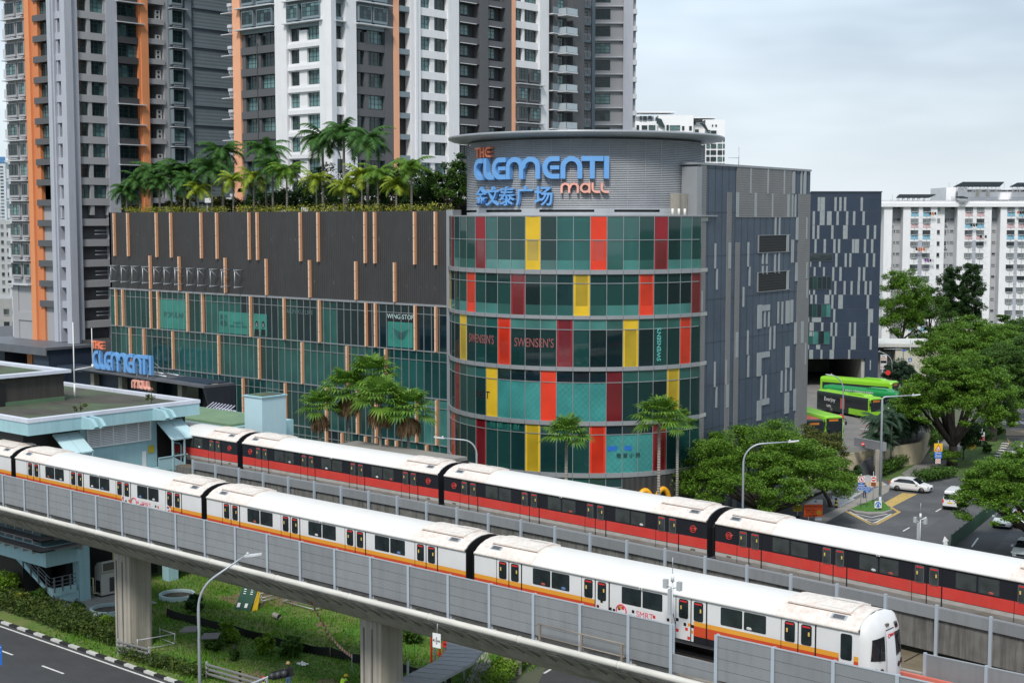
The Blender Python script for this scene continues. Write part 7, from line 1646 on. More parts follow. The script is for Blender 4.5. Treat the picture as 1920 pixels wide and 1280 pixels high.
for i, (px, py, r, k, lab) in enumerate(((430, 1205, 1.0, 'lite', 'bright green shrub right of the lamp pole'), (398, 1220, 1.0, 'mid', 'dark round shrub at the lamp pole'), (500, 1225, .9, 'lite', 'straggly light green shrub on the lawn'), (545, 1232, 1.0, 'mid', 'upright dark green shrub left of the worker'), (441, 1238, .5, 'mid', 'small shrub below the bright green one'),
        (365, 1148, .9, 'dark', 'dark shrub at the left end of the black fence'), (770, 1205, 1.0, 'mid', 'green bush right of the middle pier'), (18, 1120, 1.5, 'lite', 'light green bush at the left edge before the stair'), (75, 1140, 1.0, 'mid', 'leafy bush under the station landing'), (145, 1150, .7, 'mid', 'weeds beside the station column'), (40, 1140, .8, 'yell', 'yellow-green weed patch at the station'), (205, 1185, .9, 'lite', 'light shrub left of the pier'), (585, 1135, .9, 'dark', 'dark bush under the fallen frames'),
        (1665, 868, 1.5, 'dark', 'round clipped bush at the gantry column'), (1690, 862, 1.4, 'dark', 'second round clipped bush beside the hedge'), (1712, 850, 1.2, 'dark', 'third round clipped bush beside the hedge'), (1742, 825, 1.6, 'mid', 'round bush below the zone sign'), (1870, 815, 1.2, 'mid', 'round bush at the forked trunk'), (1895, 795, 1.0, 'mid', 'small round bush by the road hump'), (1850, 850, .8, 'mid', 'low bush on the verge'), (965, 1195, 1.3, 'dark', 'dark bush behind the grey box column'), (1600, 905, 1.4, 'dark', 'dark bush by the ramp mouth'))):
    bush(lab, px, py, r, k, 200 + i)
for px, py, lab in ((151, 775, 'weed growing at the left drain bracket of the station roof'), (284, 755, 'weed growing at the right drain bracket of the station roof')):
    x, y = G(px, py, 14.8); tree(lab, x, y, 14.8, (0, 0, .45), (.5, .5, .35), 'olive', px, 6, 40, .08, .02, 'ball', .5, 'weeds on the station roof', cat='weed', name='weed', limbs=3)
# grass tufts
gm = MB(); rr = random.Random(77); V, F = gm.v, gm.f
for i in range(42000):
    u, v = rr.uniform(-100, -58), rr.uniform(55.4, 76)
    if v > 69 and u > -60: continue
    if u < -93 and v < 66: continue
    h = rr.uniform(.05, .22) * (1.5 if math.sin(u * .9) * math.cos(v * 1.1) > .3 else 1); a = rr.uniform(0, 6.28); w_ = .05; o = len(V); lx, ly = rr.uniform(-.1, .1), rr.uniform(-.1, .1)
    V += [(u - math.cos(a) * w_, v - math.sin(a) * w_, .02), (u + math.cos(a) * w_, v + math.sin(a) * w_, .02), (u + lx, v + ly, h)]; F.append([o, o + 1, o + 2]); gm.m.append(0); gm.sm.append(False)
o = gm.build('grass', leafmat('leaf_grass', (.06, .18, .010), (.17, .34, .03))); o['kind'] = 'stuff'
# ================================================================== vehicles
M_gl = mat('vehicle_glass', (.012, .016, .02), .05, spec=.8)
M_lime = mat('bus_lime', (.26, .60, .03), .35, var=.03)
M_bgrn = mat('bus_green', (.02, .28, .08), .35, var=.04)
M_bred = mat('bus_red', (.62, .10, .05), .35, var=.04)
M_bdark = mat('bus_advert_dark', (.022, .03, .028), .4, var=.1)
def wheel(parent, x, y, r, w, name='wheel'):
    o = MB(); o.rod((x, y - w / 2, r), (x, y + w / 2, r), r, n=20); o = o.build(name, M_rubber, parent); m = MB(); m.rod((x, y - w / 2 - .012, r), (x, y + w / 2 + .012, r), r * .62, n=14, m=1)
    for k in range(5): a = k * 1.2566; m.box(x + math.cos(a) * r * .35 - .04, y - w / 2 - .02, r + math.sin(a) * r * .35 - .04, x + math.cos(a) * r * .35 + .04, y + w / 2 + .02, r + math.sin(a) * r * .35 + .04, 0)
    m.build('rim', [M_rubber, mat('wheel_rim', (.16, .16, .17), .4, .5)], o); return o
def bus(label, x, y, z, rz, L_=11.6, H_=3.05, roofc=None, sidec=None, deck2=False, ad=None, frontc=None):
    """x forward; origin under the rear left... centre of the rear axle line"""
    t = thing('bus', label, 'bus', (x, y, z), rz, 'buses in the bus yard'); W = 1.25
    prof = [(-W, .35), (-W, H_ - .35), (-W + .12, H_ - .1), (-W + .4, H_), (W - .4, H_), (W - .12, H_ - .1), (W, H_ - .35), (W, .35)]
    m = MB(); m.sweep(prof, [(0, 0, 0, 1), (L_ - .35, 0, 0, 1)], 0, mats=[1, 1, 0, 0, 0, 1, 1, 1]); pf = [(0 if k < 0 else 1, y_ * .93, z_ * (.985 if z_ > 1 else 1)) for k, (y_, z_) in enumerate(prof)]
    n = len(prof); vs = [(L_ - .35, a, b) for a, b in prof] + [(L_, a * .92, b if b < 1 else b - .12) for a, b in prof]
    m.add(vs, [(i, (i + 1) % n, n + (i + 1) % n, n + i) for i in range(n)] + [tuple(range(n, 2 * n))], 2); m.build('body', [roofc, sidec, frontc or sidec], t)
    decks = [(1.25, 2.3)] if not deck2 else [(1.2, 2.0), (2.75, 3.65)]
    for s in (-1, 1):
        for a, b in decks: m = MB(); m.box(.35, s * W, a, L_ - .5, s * (W + .015), b, 0); m.build('window', M_gl, t)
        for xx in (3.1, L_ - 2.7): wheel(t, xx, s * (W - .14), .46, .3)
    m = MB(); zt = H_ - .28; m.prism([(L_ + .01, -W * .84, 1.15 if not deck2 else .9), (L_ + .01, W * .84, 1.15 if not deck2 else .9), (L_ + .01, W * .84, zt), (L_ + .01, -W * .84, zt)], (.02, 0, -.0)); m.build('windscreen', M_gl, t)
    m = MB(); m.box(L_ + .031, -.7, zt - .35, L_ + .035, .5, zt - .1); m.build('destination_display', mat('display_amber', (.5, .16, .02), .5), t)
    m = MB()
    for s in (-1, 1): m.box(L_ + .0, s * .95 - .14, .62, L_ + .03, s * .95 + .14, .8)
    m.build('headlight', M_wh, t)
    if not deck2: m = MB(); m.prism([(L_ * .55, -.8, H_), (L_ * .55 + .3, -.8, H_ + .2), (L_ * .82, -.8, H_ + .2), (L_ * .86, -.8, H_)], (0, 1.6, 0)); m.build('roof_unit', roofc, t)
    for s in (-1, 1): m = MB(); m.tube([(L_ - .1, s * W * .95, H_ - .35), (L_ + .25, s * (W + .15), H_ - .4), (L_ + .25, s * (W + .15), H_ - .9)], .04, 5); m.box(L_ + .2, s * (W + .15) - .1, H_ - 1.1, L_ + .3, s * (W + .15) + .1, H_ - .7); m.build('mirror', M_black, t)
    if ad:
        for txt, xx, zz, sz, mt in ad:
            me = textmesh(txt, sz, .004); me.materials.append(mt); me.transform(Matrix(((1, 0, 0, xx), (0, 0, -1, -W - .02), (0, 1, 0, zz), (0, 0, 0, 1)))); inst(me, 'lettering', t)
    return t
f0, hd_ = (-90.8, 181.3), R(-22)
dx_, dy_ = math.cos(hd_), math.sin(hd_); nx_, ny_ = -dy_, dx_
def bp(al, ac): return (f0[0] + dx_ * al + nx_ * ac, f0[1] + dy_ * al + ny_ * ac)
p = bp(-10.9, 1.25); t = bus('lime green bus with a dark advert on its side, parked in front of two others', p[0], p[1], YZ, hd_, 11.2, 3.05, M_lime, M_bdark, frontc=M_lime, ad=[('Everjoy', 2.8, 1.95, .8, M_wh), ('100%', 2.6, 1.0, .5, M_wh)])
m = MB(); m.box(6.9, -1.275, .4, 11.0, -1.262, 1.2); m.build('lime_panel', M_lime, t); m = MB(); m.box(5.1, -1.28, .9, 6.0, -1.262, 2.4); m.build('advert_figure', mat('advert_pink', (.45, .12, .10), .5), t)
bus('dark green bus with white advert lettering along its roof edge', -102.6, 191.9, YZ, R(-7), 12.6, 3.1, M_bgrn, M_bgrn, ad=[('where adventure begins', 6.2, 2.72, .5, M_wh)])
bus('plain lime green bus half under the rear block', -108.9, 202.3, YZ, 0, 12.0, 3.1, M_lime, M_lime)
h2 = R(-33.6); bus('lime green double-decker bus seen from its dark front beside the red bus', -81.1 - 11.6 * math.cos(h2), 153.3 - 11.6 * math.sin(h2), YZ, h2, 11.6, 4.35, M_lime, M_lime, True)
h2 = R(-35); bus('red bus with black windscreen, front end showing above the tree', -81.5 - 11.2 * math.cos(h2), 149.4 - 11.2 * math.sin(h2), YZ, h2, 11.2, 4.3, M_bred, mat('bus_white', (.6, .6, .6), .4), True, frontc=M_bdark)
# ---- cars
M_cw2 = mat('car_white', (.78, .78, .79), .25, var=.02)
def car(label, x, y, rz, kind='hatch', paint=None, z=.014, group='cars on the street'):
    paint = paint or M_cw2; t = thing('car', label, 'car' if kind != 'van' else 'van', (x, y, z), rz, group); t.name = 'car' if kind != 'van' else 'van'
    if kind == 'van': L_, W, S = 4.7, .84, [(-2.35, .35, .95, 1.05), (-2.33, .3, 1.1, 1.9), (-2.1, .28, 1.15, 1.98), (0, .25, 1.15, 2.0), (1.2, .25, 1.12, 1.95), (1.75, .25, 1.1, 1.5), (2.2, .28, .95, 1.0), (2.35, .35, .7, .72)]
    else: L_, W, S = 4.4, .89, [(-2.2, .42, .80, .84), (-2.08, .30, .97, 1.04), (-1.95, .26, .98, 1.26), (-1.55, .24, .98, 1.40), (-.6, .22, .95, 1.46), (.2, .22, .93, 1.42), (.7, .22, .92, 1.2), (1.15, .22, .90, .93), (1.75, .25, .78, .80), (2.1, .3, .66, .68), (2.2, .4, .55, .56)]
    m = MB(); vs = []; n = 8
    for (xx, zb, zs, zt) in S:
        e = 1 - .12 * (abs(xx) / (L_ / 2)) ** 4; tw = W * e * (.78 if zt - zs > .12 else .92)
        vs += [(xx, -W * e * .9, zb), (xx, -W * e, zb + .2), (xx, -W * e, zs - .04), (xx, -tw, zt), (xx, tw, zt), (xx, W * e, zs - .04), (xx, W * e, zb + .2), (xx, W * e * .9, zb)]
    fs = []
    for i in range(len(S) - 1):
        for j in range(n): fs.append((i * n + j, i * n + (j + 1) % n, (i + 1) * n + (j + 1) % n, (i + 1) * n + j))
    fs += [tuple(range(n - 1, -1, -1)), tuple((len(S) - 1) * n + j for j in range(n))]; m.add(vs, fs, 0, False); m.build('body', paint, t)
    # glass set just proud of the shell
    def side(xx):
        for (a, b) in zip(S, S[1:]):
            if a[0] <= xx <= b[0]: f = (xx - a[0]) / (b[0] - a[0]); return [a[k] + (b[k] - a[k]) * f for k in range(4)]
    for s in (-1, 1):
        m = MB(); xs = [-1.7, -1.2, -.6, 0, .35, .72] if kind != 'van' else [-2.0, -1, 0, .9, 1.35]
        top, bot = [], []
        for xx in xs:
            _, zb, zs, zt = side(xx); tw = W * .78; lo, hi = .1, .88 if xx not in (xs[0], xs[-1]) else .35
            bot.append((xx, s * (W + (tw - W) * lo + .012), zs + (zt - zs) * lo)); top.append((xx, s * (W + (tw - W) * hi + .012), zs + (zt - zs) * hi))
        k = len(xs); m.add(bot + top, [(i, i + 1, k + i + 1, k + i) for i in range(k - 1)]); m.build('window', M_gl, t)
        for xx in ((-1.35, 1.35) if kind != 'van' else (-1.45, 1.45)): wheel(t, xx, s * (W - .1), .32, .2)
        m = MB(); m.box(.75, s * W, .95, .95, s * (W + .2), 1.08); m.build('mirror', paint, t)
        m = MB(); m.box(L_ / 2 - .22, s * (W * .8) - .16, .62, L_ / 2 - .06, s * (W * .8) + .1, .76); m.build('headlight', mat('lamp_clear', (.6, .6, .55), .15), t)
        m = MB(); m.box(-L_ / 2 - .01, s * (W * .88) - .1, .85 if kind != 'van' else .75, -L_ / 2 + .12, s * (W * .88) + .06, 1.1); m.build('tail_light', M_rd, t)
    if kind == 'van': m = MB(); m.box(-2.36, -.62, 1.15, -2.345, .62, 1.72); m.build('rear_window', M_gl, t); m = MB(); m.box(-2.37, -.25, .72, -2.35, .25, .86); m.build('number_plate', M_yl, t); m = MB(); m.box(-2.4, -.75, .3, -2.34, .75, .45); m.build('bumper', M_black, t)
    else:
        m = MB(); m.add([(.74, -.66, 1.18), (1.13, -.78, .95), (1.13, .78, .95), (.74, .66, 1.18)], [(0, 1, 2, 3)]); m.add([(.3, -.63, 1.40), (.74, -.67, 1.20), (.74, .67, 1.20), (.3, .63, 1.40)], [(0, 1, 2, 3)])
        for i, v in enumerate(m.v): m.v[i] = (v[0] + .02, v[1], v[2] + .03)
        m.build('windscreen', M_gl, t); m = MB(); m.box(2.17, -.4, .42, 2.215, .4, .6); m.build('grille', M_black, t)
        m = MB(); m.add([(-2.1, -.6, 1.03), (-1.97, -.6, 1.26), (-1.97, .6, 1.26), (-2.1, .6, 1.03)], [(0, 1, 2, 3)]); m.v = [(a - .02, b, c + .02) for a, b, c in m.v]; m.build('rear_window', M_gl, t)
    return t
a, b = G(1680, 920), G(1729, 925); hc = math.atan2(b[1] - a[1], b[0] - a[0]); c = ((a[0] + b[0]) / 2, (a[1] + b[1]) / 2)
car('white hatchback turning at the street mouth over the yellow bars', c[0] - math.sin(hc) * .85, c[1] + math.cos(hc) * .85, hc, 'hatch')
x, y = G(1792, 957); hv_ = math.atan2(G(1860, 905)[1] - y, G(1860, 905)[0] - x); car('white van seen from behind at the left edge of the corner tree', x + 2.3 * math.cos(hv_) - .5, y + 2.3 * math.sin(hv_) - .3, hv_, 'van')
x, y = G(1896, 1048); car('pale silver car under the corner tree just above the red train roof', x + .5, y + 2, hv_ + math.pi, 'hatch', mat('car_silver', (.5, .55, .56), .3))
x, y = G(1925, 985); car('white car hidden behind the leaves of the corner tree', x, y, hv_ + math.pi, 'hatch'); x, y = G(1885, 985); car('second pale car among the leaves of the corner tree', x, y, hv_ + math.pi, 'hatch', MATS['car_silver'])
x, y = G(1925, 862); car('dark car at the right edge by the road lettering', x, y, hv_, 'hatch', M_dark)
# ---- people
def person(label, x, y, z, rz, cols, pose, sc=1.0, hat=None, name='person'):
    """cols = skin, hair, top, sleeves, legs, shoes"""
    P = {'pel': (0, 0, .95), 'wst': (0, 0, 1.1), 'chs': (0, 0, 1.32), 'nck': (0, 0, 1.47), 'hd0': (0, .01, 1.56), 'hd1': (0, .02, 1.64), 'hd2': (0, .01, 1.72),
         'ls': (-.17, 0, 1.41), 'le': (-.22, .01, 1.13), 'lw': (-.23, .06, .88), 'lh': (-.23, .09, .79), 'rs': (.17, 0, 1.41), 're': (.22, .01, 1.13), 'rw': (.23, .06, .88), 'rh': (.23, .09, .79),
         'lk': (-.10, .02, .50), 'la': (-.11, 0, .09), 'lt': (-.11, .14, .04), 'rk': (.10, .02, .50), 'ra': (.11, 0, .09), 'rt': (.11, .14, .04), 'lp': (-.09, 0, .88), 'rp': (.09, 0, .88)}
    P.update(pose)
    Rr = {'pel': .14, 'wst': .125, 'chs': .15, 'nck': .055, 'hd0': .075, 'hd1': .095, 'hd2': .075, 'ls': .065, 'le': .045, 'lw': .032, 'lh': .035, 'rs': .065, 're': .045, 'rw': .032, 'rh': .035, 'lk': .06, 'la': .042, 'lt': .035, 'rk': .06, 'ra': .042, 'rt': .035, 'lp': .09, 'rp': .09}
    E_ = [('pel', 'wst'), ('wst', 'chs'), ('chs', 'nck'), ('nck', 'hd0'), ('hd0', 'hd1'), ('hd1', 'hd2'), ('chs', 'ls'), ('ls', 'le'), ('le', 'lw'), ('lw', 'lh'), ('chs', 'rs'), ('rs', 're'), ('re', 'rw'), ('rw', 'rh'), ('pel', 'lp'), ('lp', 'lk'), ('lk', 'la'), ('la', 'lt'), ('pel', 'rp'), ('rp', 'rk'), ('rk', 'ra'), ('ra', 'rt')]
    ks = list(P); me = bpy.data.meshes.new('body'); V = [P[k] for k in ks]; ED = [(ks.index(a), ks.index(b)) for a, b in E_]; RD = [Rr[k] for k in ks]
    for s, h, w_ in (('l', 'lh', 'lw'), ('r', 'rh', 'rw')):      # five fingers on each hand
        hx_, hy_, hz_ = P[h]; d = Vector(P[h]) - Vector(P[w_]); d = d.normalized()
        for i in range(5):
            o = (i - 2) * .016; l = (.045, .075, .08, .075, .06)[i]; V.append((hx_ + o, hy_ + (.02 if i == 0 else 0) + d.y * l, hz_ + d.z * l)); ED.append((ks.index(h), len(V) - 1)); RD.append(.011)
    me.from_pydata(V, ED, []); o = bpy.data.objects.new('tmp', me); COL.objects.link(o)
    mo = o.modifiers.new('s', 'SKIN'); mo.use_smooth_shade = True
    sv = me.skin_vertices[0].data
    for i, r_ in enumerate(RD): sv[i].radius = (r_, r_ * (.72 if i < len(ks) and ks[i] in ('pel', 'wst', 'chs') else 1)); sv[i].use_root = (i == 0)
    o.modifiers.new('u', 'SUBSURF').levels = 1; bpy.context.view_layer.update()
    m2 = bpy.data.meshes.new_from_object(o.evaluated_get(bpy.context.evaluated_depsgraph_get())); bpy.data.objects.remove(o)
    ms = [mat('cloth_%s_%d' % (label[:6].replace(' ', '_'), i), c, .8) for i, c in enumerate(cols)]
    for mm in ms: m2.materials.append(mm)
    reg = {'hd0': 0, 'hd1': 0, 'hd2': 1, 'nck': 0, 'lh': 0, 'rh': 0, 'lw': 3, 'rw': 3, 'le': 3, 're': 3, 'ls': 2, 'rs': 2, 'chs': 2, 'wst': 2, 'pel': 4, 'lp': 4, 'rp': 4, 'lk': 4, 'rk': 4, 'la': 4, 'ra': 4, 'lt': 5, 'rt': 5}
    for pl_ in m2.polygons: c = pl_.center; k = min(ks, key=lambda q: (Vector(P[q]) - c).length); pl_.material_index = reg[k]; pl_.use_smooth = True
    t = thing(name, label, 'person', (x, y, z), rz); t.scale = (sc,) * 3; inst(m2, 'body', t)
    hx_, hy_, hz_ = P['hd1']; m = MB()
    for s in (-1, 1): m.box(hx_ + s * .035 - .012, hy_ + .088, hz_ + .01, hx_ + s * .035 + .012, hy_ + .1, hz_ + .025, 0)
    m.box(hx_ - .012, hy_ + .085, hz_ - .03, hx_ + .012, hy_ + .115, hz_ + .005, 1); m.box(hx_ - .03, hy_ + .08, hz_ - .055, hx_ + .03, hy_ + .095, hz_ - .045, 0); m.build('face', [M_black, ms[0]], t)
    if hat: m = MB(); m.lathe([(.125, 0), (.12, .05), (.09, .11), (.0, .14)], (hat[0], hat[1], hat[2]), 12); m.lathe([(.15, -.01), (.15, .01)], (hat[0], hat[1] + .02, hat[2]), 12); m.build('helmet', mat('helmet_' + hat[3], hat[4], .35), t)
    return t
skin = (.35, .2, .13); skd = (.10, .055, .035); blk_ = (.01, .01, .012)
x, y = G(541, 1296)
person('worker in a lime hi-vis vest and blue jeans with arms raised to a straw helmet', x, y, .02, YAW + math.pi, (skd, blk_, (.45, .75, .05), (.06, .07, .08), (.06, .12, .25), (.05, .04, .03)),
       {'le': (-.34, .02, 1.45), 'lw': (-.2, .02, 1.72), 'lh': (-.12, .02, 1.78), 're': (.34, .02, 1.5), 'rw': (.2, .02, 1.78), 'rh': (.12, .02, 1.82), 'ls': (-.19, 0, 1.43), 'rs': (.19, 0, 1.43)}, 1.0, (0, 0, 1.84, 'straw', (.6, .42, .2)))
x, y = G(640, 1312); person('worker bending forward in a yellow helmet beside the middle pier', x, y, .02, YAW - .5, (skd, blk_, (.5, .7, .1), (.03, .03, .03), (.05, .06, .08), (.05, .04, .03)),
       {'wst': (0, .08, 1.1), 'chs': (0, .26, 1.22), 'nck': (0, .36, 1.3), 'hd0': (0, .43, 1.33), 'hd1': (0, .5, 1.36), 'hd2': (0, .54, 1.40), 'ls': (-.17, .3, 1.28), 'rs': (.17, .3, 1.28), 'le': (-.2, .42, 1.05), 'lw': (-.15, .55, .9), 'lh': (-.13, .6, .84), 're': (.2, .42, 1.05), 'rw': (.15, .55, .9), 'rh': (.13, .6, .84)}, 1.0, (0, .52, 1.40, 'yellow', (.8, .55, .02)))
x, y = G(495, 1320); person('worker in a red helmet just above the bottom edge under the traffic light', x, y, .02, YAW + 2, (skd, blk_, (.5, .4, .1), (.1, .1, .1), (.05, .05, .06), (.05, .04, .03)), {}, .97, (0, 0, 1.70, 'red', (.5, .03, .03)))
x, y = G(1621, 935); person('person in black clothes standing behind the blue signs on the pale pavement', x, y, .07, YAW + math.pi, (skin, blk_, (.012, .012, .018), (.012, .012, .018), (.012, .012, .018), (.3, .3, .3)), {}, 1.0)
x, y = G(1665, 795, YZ); person('person in an orange safety vest beside the curved white barrier', x, y, YZ, YAW + 3, (skin, blk_, (.8, .16, .02), (.7, .2, .05), (.04, .04, .06), (.02, .02, .02)), {}, 1.0)
# motorcycle with rider
x, y = G(1903, 786); mt_ = thing('motorcycle', 'motorcycle with a big delivery box riding away on the far street', 'motorcycle', (x, y, .02), hv_ - .1)
wheel(mt_, .65, 0, .3, .12); wheel(mt_, -.65, 0, .3, .12)
m = MB(); m.prism([(-.6, -.12, .45), (.2, -.12, .4), (.75, -.12, .75), (.6, -.12, 1.0), (.1, -.12, .8), (-.7, -.12, .8)], (0, .24, 0)); m.tube([(.7, -.35, 1.05), (.6, 0, 1.0), (.7, .35, 1.05)], .03, 6); m.build('frame', mat('bike_red', (.3, .03, .03), .4), mt_)
m = MB(); m.box(-1.0, -.3, .85, -.45, .3, 1.4); m.build('delivery_box', mat('box_brown', (.12, .09, .06), .7), mt_); m = MB(); m.box(-1.02, -.1, .65, -.98, .1, .75); m.build('tail_light', M_rd, mt_)
person('rider in dark clothes and a white helmet sitting on the motorcycle', x, y, .0, hv_ - .1 - math.pi / 2, (skin, (.6, .6, .6), (.03, .04, .1), (.03, .04, .1), (.02, .02, .03), (.02, .02, .02)),
       {'lk': (-.2, .4, .75), 'la': (-.2, .3, .35), 'lt': (-.2, .42, .3), 'rk': (.2, .4, .75), 'ra': (.2, .3, .35), 'rt': (.2, .42, .3), 'le': (-.28, .25, 1.15), 'lw': (-.3, .5, 1.1), 'lh': (-.3, .58, 1.08), 're': (.28, .25, 1.15), 'rw': (.3, .5, 1.1), 'rh': (.3, .58, 1.08)}, 1.0, (0, .01, 1.66, 'white', (.7, .7, .7)))
# ================================================================== lamps
M_pole = mat('lamp_pole', (.42, .45, .49), .45, .3, var=.05)
def lamp(label, x, y, z, h, arm, rise=.15, az=YAW, bend=1.6, r=.09, group='street lamps', head=.9):
    """arm: signed reach of the outreach arm along the picture's right"""
    t = thing('street_lamp', label, 'street lamp', (x, y, z), az, group); s = 1 if arm > 0 else -1; A_ = abs(arm)
    m = MB(); pts = [(0, 0, -.1), (0, 0, h - bend - rise)]
    ph = math.atan2(rise, max(.3, A_ - bend)); ae = math.pi / 2 - ph; h0 = h - bend * math.sin(ae) - (A_ - bend * (1 - math.cos(ae))) * math.tan(ph); pts[1] = (0, 0, h0)
    for i in range(1, 8): a = ae * i / 7; pts.append((s * bend * (1 - math.cos(a)), 0, h0 + bend * math.sin(a)))
    pts.append((s * A_, 0, h)); rs = [r * 1.35, r * .95] + [r * .8] * 7 + [r * .5]; m.tube(pts, rs, 10); m.tube([(0, 0, -.1), (0, 0, 1.4)], r * 1.6, 10); m.build('pole', M_pole, t)
    m = MB(); m.prism([(s * A_, -.14, h - .05), (s * (A_ + head * .6), -.16, h + .0), (s * (A_ + head), -.08, h + .06), (s * (A_ + head), .08, h + .06), (s * (A_ + head * .6), .16, h + .0), (s * A_, .14, h - .05)], (0, 0, .09)); m.lathe([(.07, 0), (.06, .12), (0, .14)], (s * (A_ + .15), 0, h + .06), 8); m.build('lamp_head', mat('lamp_head', (.62, .64, .66), .4), t); return t
d0 = 46.0; u0, z0 = onV(371, 1080, d0); pu = u0
t = lamp('tall near street lamp carrying two small solar panels', pu, d0, 0, onV(371, 1052, d0)[1] + .3, 2.5, .28, YAW, 2.1, .08, None)
zs_ = onV(371, 1186, d0)[1]; m = MB()
for s, dz in ((-1, .12), (1, -.25)): m.prism([(s * .1 - (.9 if s < 0 else .0) - .0, -.3, zs_ + dz), (s * .1 + (0 if s < 0 else .95), -.3, zs_ + dz + .03), (s * .1 + (.05 if s < 0 else 1.0), .35, zs_ + dz + .16), (s * .1 - (.7 if s < 0 else -.1), .35, zs_ + dz + .13)], (0, 0, .04))
m.build('solar_panel', mat('panel_dark', (.03, .033, .036), .7, spec=.2), t)
def lamp_at(label, px, base_dep, ytop, xhead, **k):
    b = onD(px, 640, base_dep); zt = onD(px, ytop, base_dep)[2]; reach = (xhead - px) / (FPX * 1.0036) * base_dep; return lamp(label, b[0], b[1], k.pop('z', 0), zt - k.pop('zz', 0), reach - (.9 if reach > 0 else -.9), **k)
lamp_at('grey street lamp before the round glass tower, arm to the left', 893, 122, 821, 812, group='street lamps', bend=1.2)
lamp_at('grey street lamp in the crown of the big rain tree, arm to the right', 1397, 118, 828, 1502, bend=1.6)
lamp_at('lamp post in the bus yard behind the trees with a short left arm', 1583, 185, 703, 1549, z=YZ, zz=YZ, bend=2.0)
x, y = G(1649.5, 957); dep = -x * _sa + y * _ca; t = lamp('tallest street lamp on the traffic island by the zebra bars, thin arm to the right', x, y, .1, onD(1650, 741, dep)[2] - .1, 3.0, .15, YAW, .4, .11)
for px, dep, yt, xh, lab in ((1667, 265, 641, 1650, 'far lamp post right of the navy block, upper arm'), (1673.5, 240, 659, 1641, 'far lamp post right of the navy block, lower white arm')): lamp_at(lab, px, dep, yt, xh, bend=1.8)
# ================================================================== signs
LB = [None]
def sboard(t, pts, mt, y=-.05, th=.03, name='board'): m = MB(); m.prism([(a, y, b) for a, b in pts], (0, th, 0)); o = m.build(name, mt, t); LB[0] = o; return o
def rect(x0, z0, x1, z1): return [(x0, z0), (x1, z0), (x1, z1), (x0, z1)]
def disc(cx, cz, r, n=20): return [(cx + r * math.cos(6.2832 * i / n), cz + r * math.sin(6.2832 * i / n)) for i in range(n)]
def stext(t, txt, x, z, size, mt, sx=1.0, y=-.065): me = textmesh(txt, size, .003, .008 * size); me.materials.append(mt); me.transform(Matrix(((sx, 0, 0, x), (0, 0, -1, y), (0, 1, 0, z), (0, 0, 0, 1)))); return inst(me, 'lettering', LB[0] or t)
def sign_at(label, px, py, h, r=.035, z=0, pole=True, name='road_sign', base=None, rz=YAW, cat='road sign'):
    x, y = base or G(px, py, z); t = thing(name, label, cat, (x, y, z), rz)
    if pole: m = MB(); m.rod((0, 0, -.05), (0, 0, h), r); m.build('post', M_pole, t)
    dep = -x * _sa + y * _ca; return t, dep / (FPX * 1.0036)
t, s = sign_at('sign with a red no walking circle above a tall blue board on the traffic island', 1613.7, 954, 3.7)
b = lambda py, base: (base - py) * s
sboard(t, rect(-.35, b(902, 954), .35, b(890.5, 954)), M_wh); sboard(t, disc(0, b(896.3, 954), .32), M_rd, -.055); sboard(t, disc(0, b(896.3, 954), .25), M_wh, -.06); sboard(t, [(-.22, b(896.3, 954) + .18), (-.18, b(896.3, 954) + .22), (.22, b(896.3, 954) - .18), (.18, b(896.3, 954) - .22)], M_rd, -.066); sboard(t, [(-.05, b(896.3, 954) - .15), (.06, b(896.3, 954) - .15), (.07, b(896.3, 954) + .1), (-.03, b(896.3, 954) + .14)], M_black, -.063)
sboard(t, rect(-.33, b(918, 954), .33, b(902.3, 954)), M_bl); stext(t, 'No\nWalking\nWithin\nBus Park', 0, b(910, 954) , .24, M_wh, .8)
t, s = sign_at('smaller blue sign board hanging lower on the traffic island', 1624.7, 953, 2.9); sboard(t, rect(-.36, b(921, 953), .36, b(910.5, 953)), M_bl); stext(t, 'Motorcycles\nPrivate Cars\nOnly', 0, b(915.8, 953), .2, M_wh, .6)
t, s = sign_at('no entry sign above a brown plate on the traffic island', 1636.7, 947, 3.6); sboard(t, rect(-.27, b(902, 947), .27, b(890.5, 947)), M_wh); sboard(t, disc(0, b(896.3, 947), .25), M_rd, -.055); sboard(t, rect(-.2, b(897.3, 947), .2, b(895.2, 947)), M_wh, -.06); sboard(t, rect(-.24, b(910, 947), .24, b(902.3, 947)), mat('plate_brown', (.28, .06, .02), .6))
x, y = G(1649.3, 958); t, s = sign_at('blue and white pass either side sign at the foot of the tallest street lamp', 0, 0, .4, z=.14, base=(x, y - .4)); sboard(t, rect(-.36, .28, .36, .98), M_wh); sboard(t, disc(0, .63, .3), M_bl, -.056)
for q in (-1, 1): sboard(t, [(q * .04, .78), (q * .09, .8), (q * .2, .6), (q * .25, .63), (q * .2, .45), (q * .08, .54), (q * .13, .58)], M_wh, -.06, name='arrow')
t, s = sign_at('bright orange end of work zone board with a smiling face, above the red train roof', 1524, 995, 2.3, pole=False)
m = MB(); [m.rod((q, 0, 0), (q, 0, 1.4), .05) for q in (-.45, .35)]; m.build('post', M_pole, t); y0 = b(967.5, 995); y1 = b(943.5, 995); M_so = mat('board_fluorescent', (.98, .12, .01), .5)
sboard(t, rect(-.9, y0, .9, y1), M_so); sboard(t, rect(-.88, y1 - .38, .88, y1 - .36), M_rd, -.055)
stext(t, 'End Of Work Zone', 0, y1 - .19, .26, M_black, .82); stext(t, 'Thank You\nFor Your', -.3, y1 - .66, .24, M_black, .9); stext(t, 'Co-operation', -.22, y0 + .14, .26, M_black, .85)
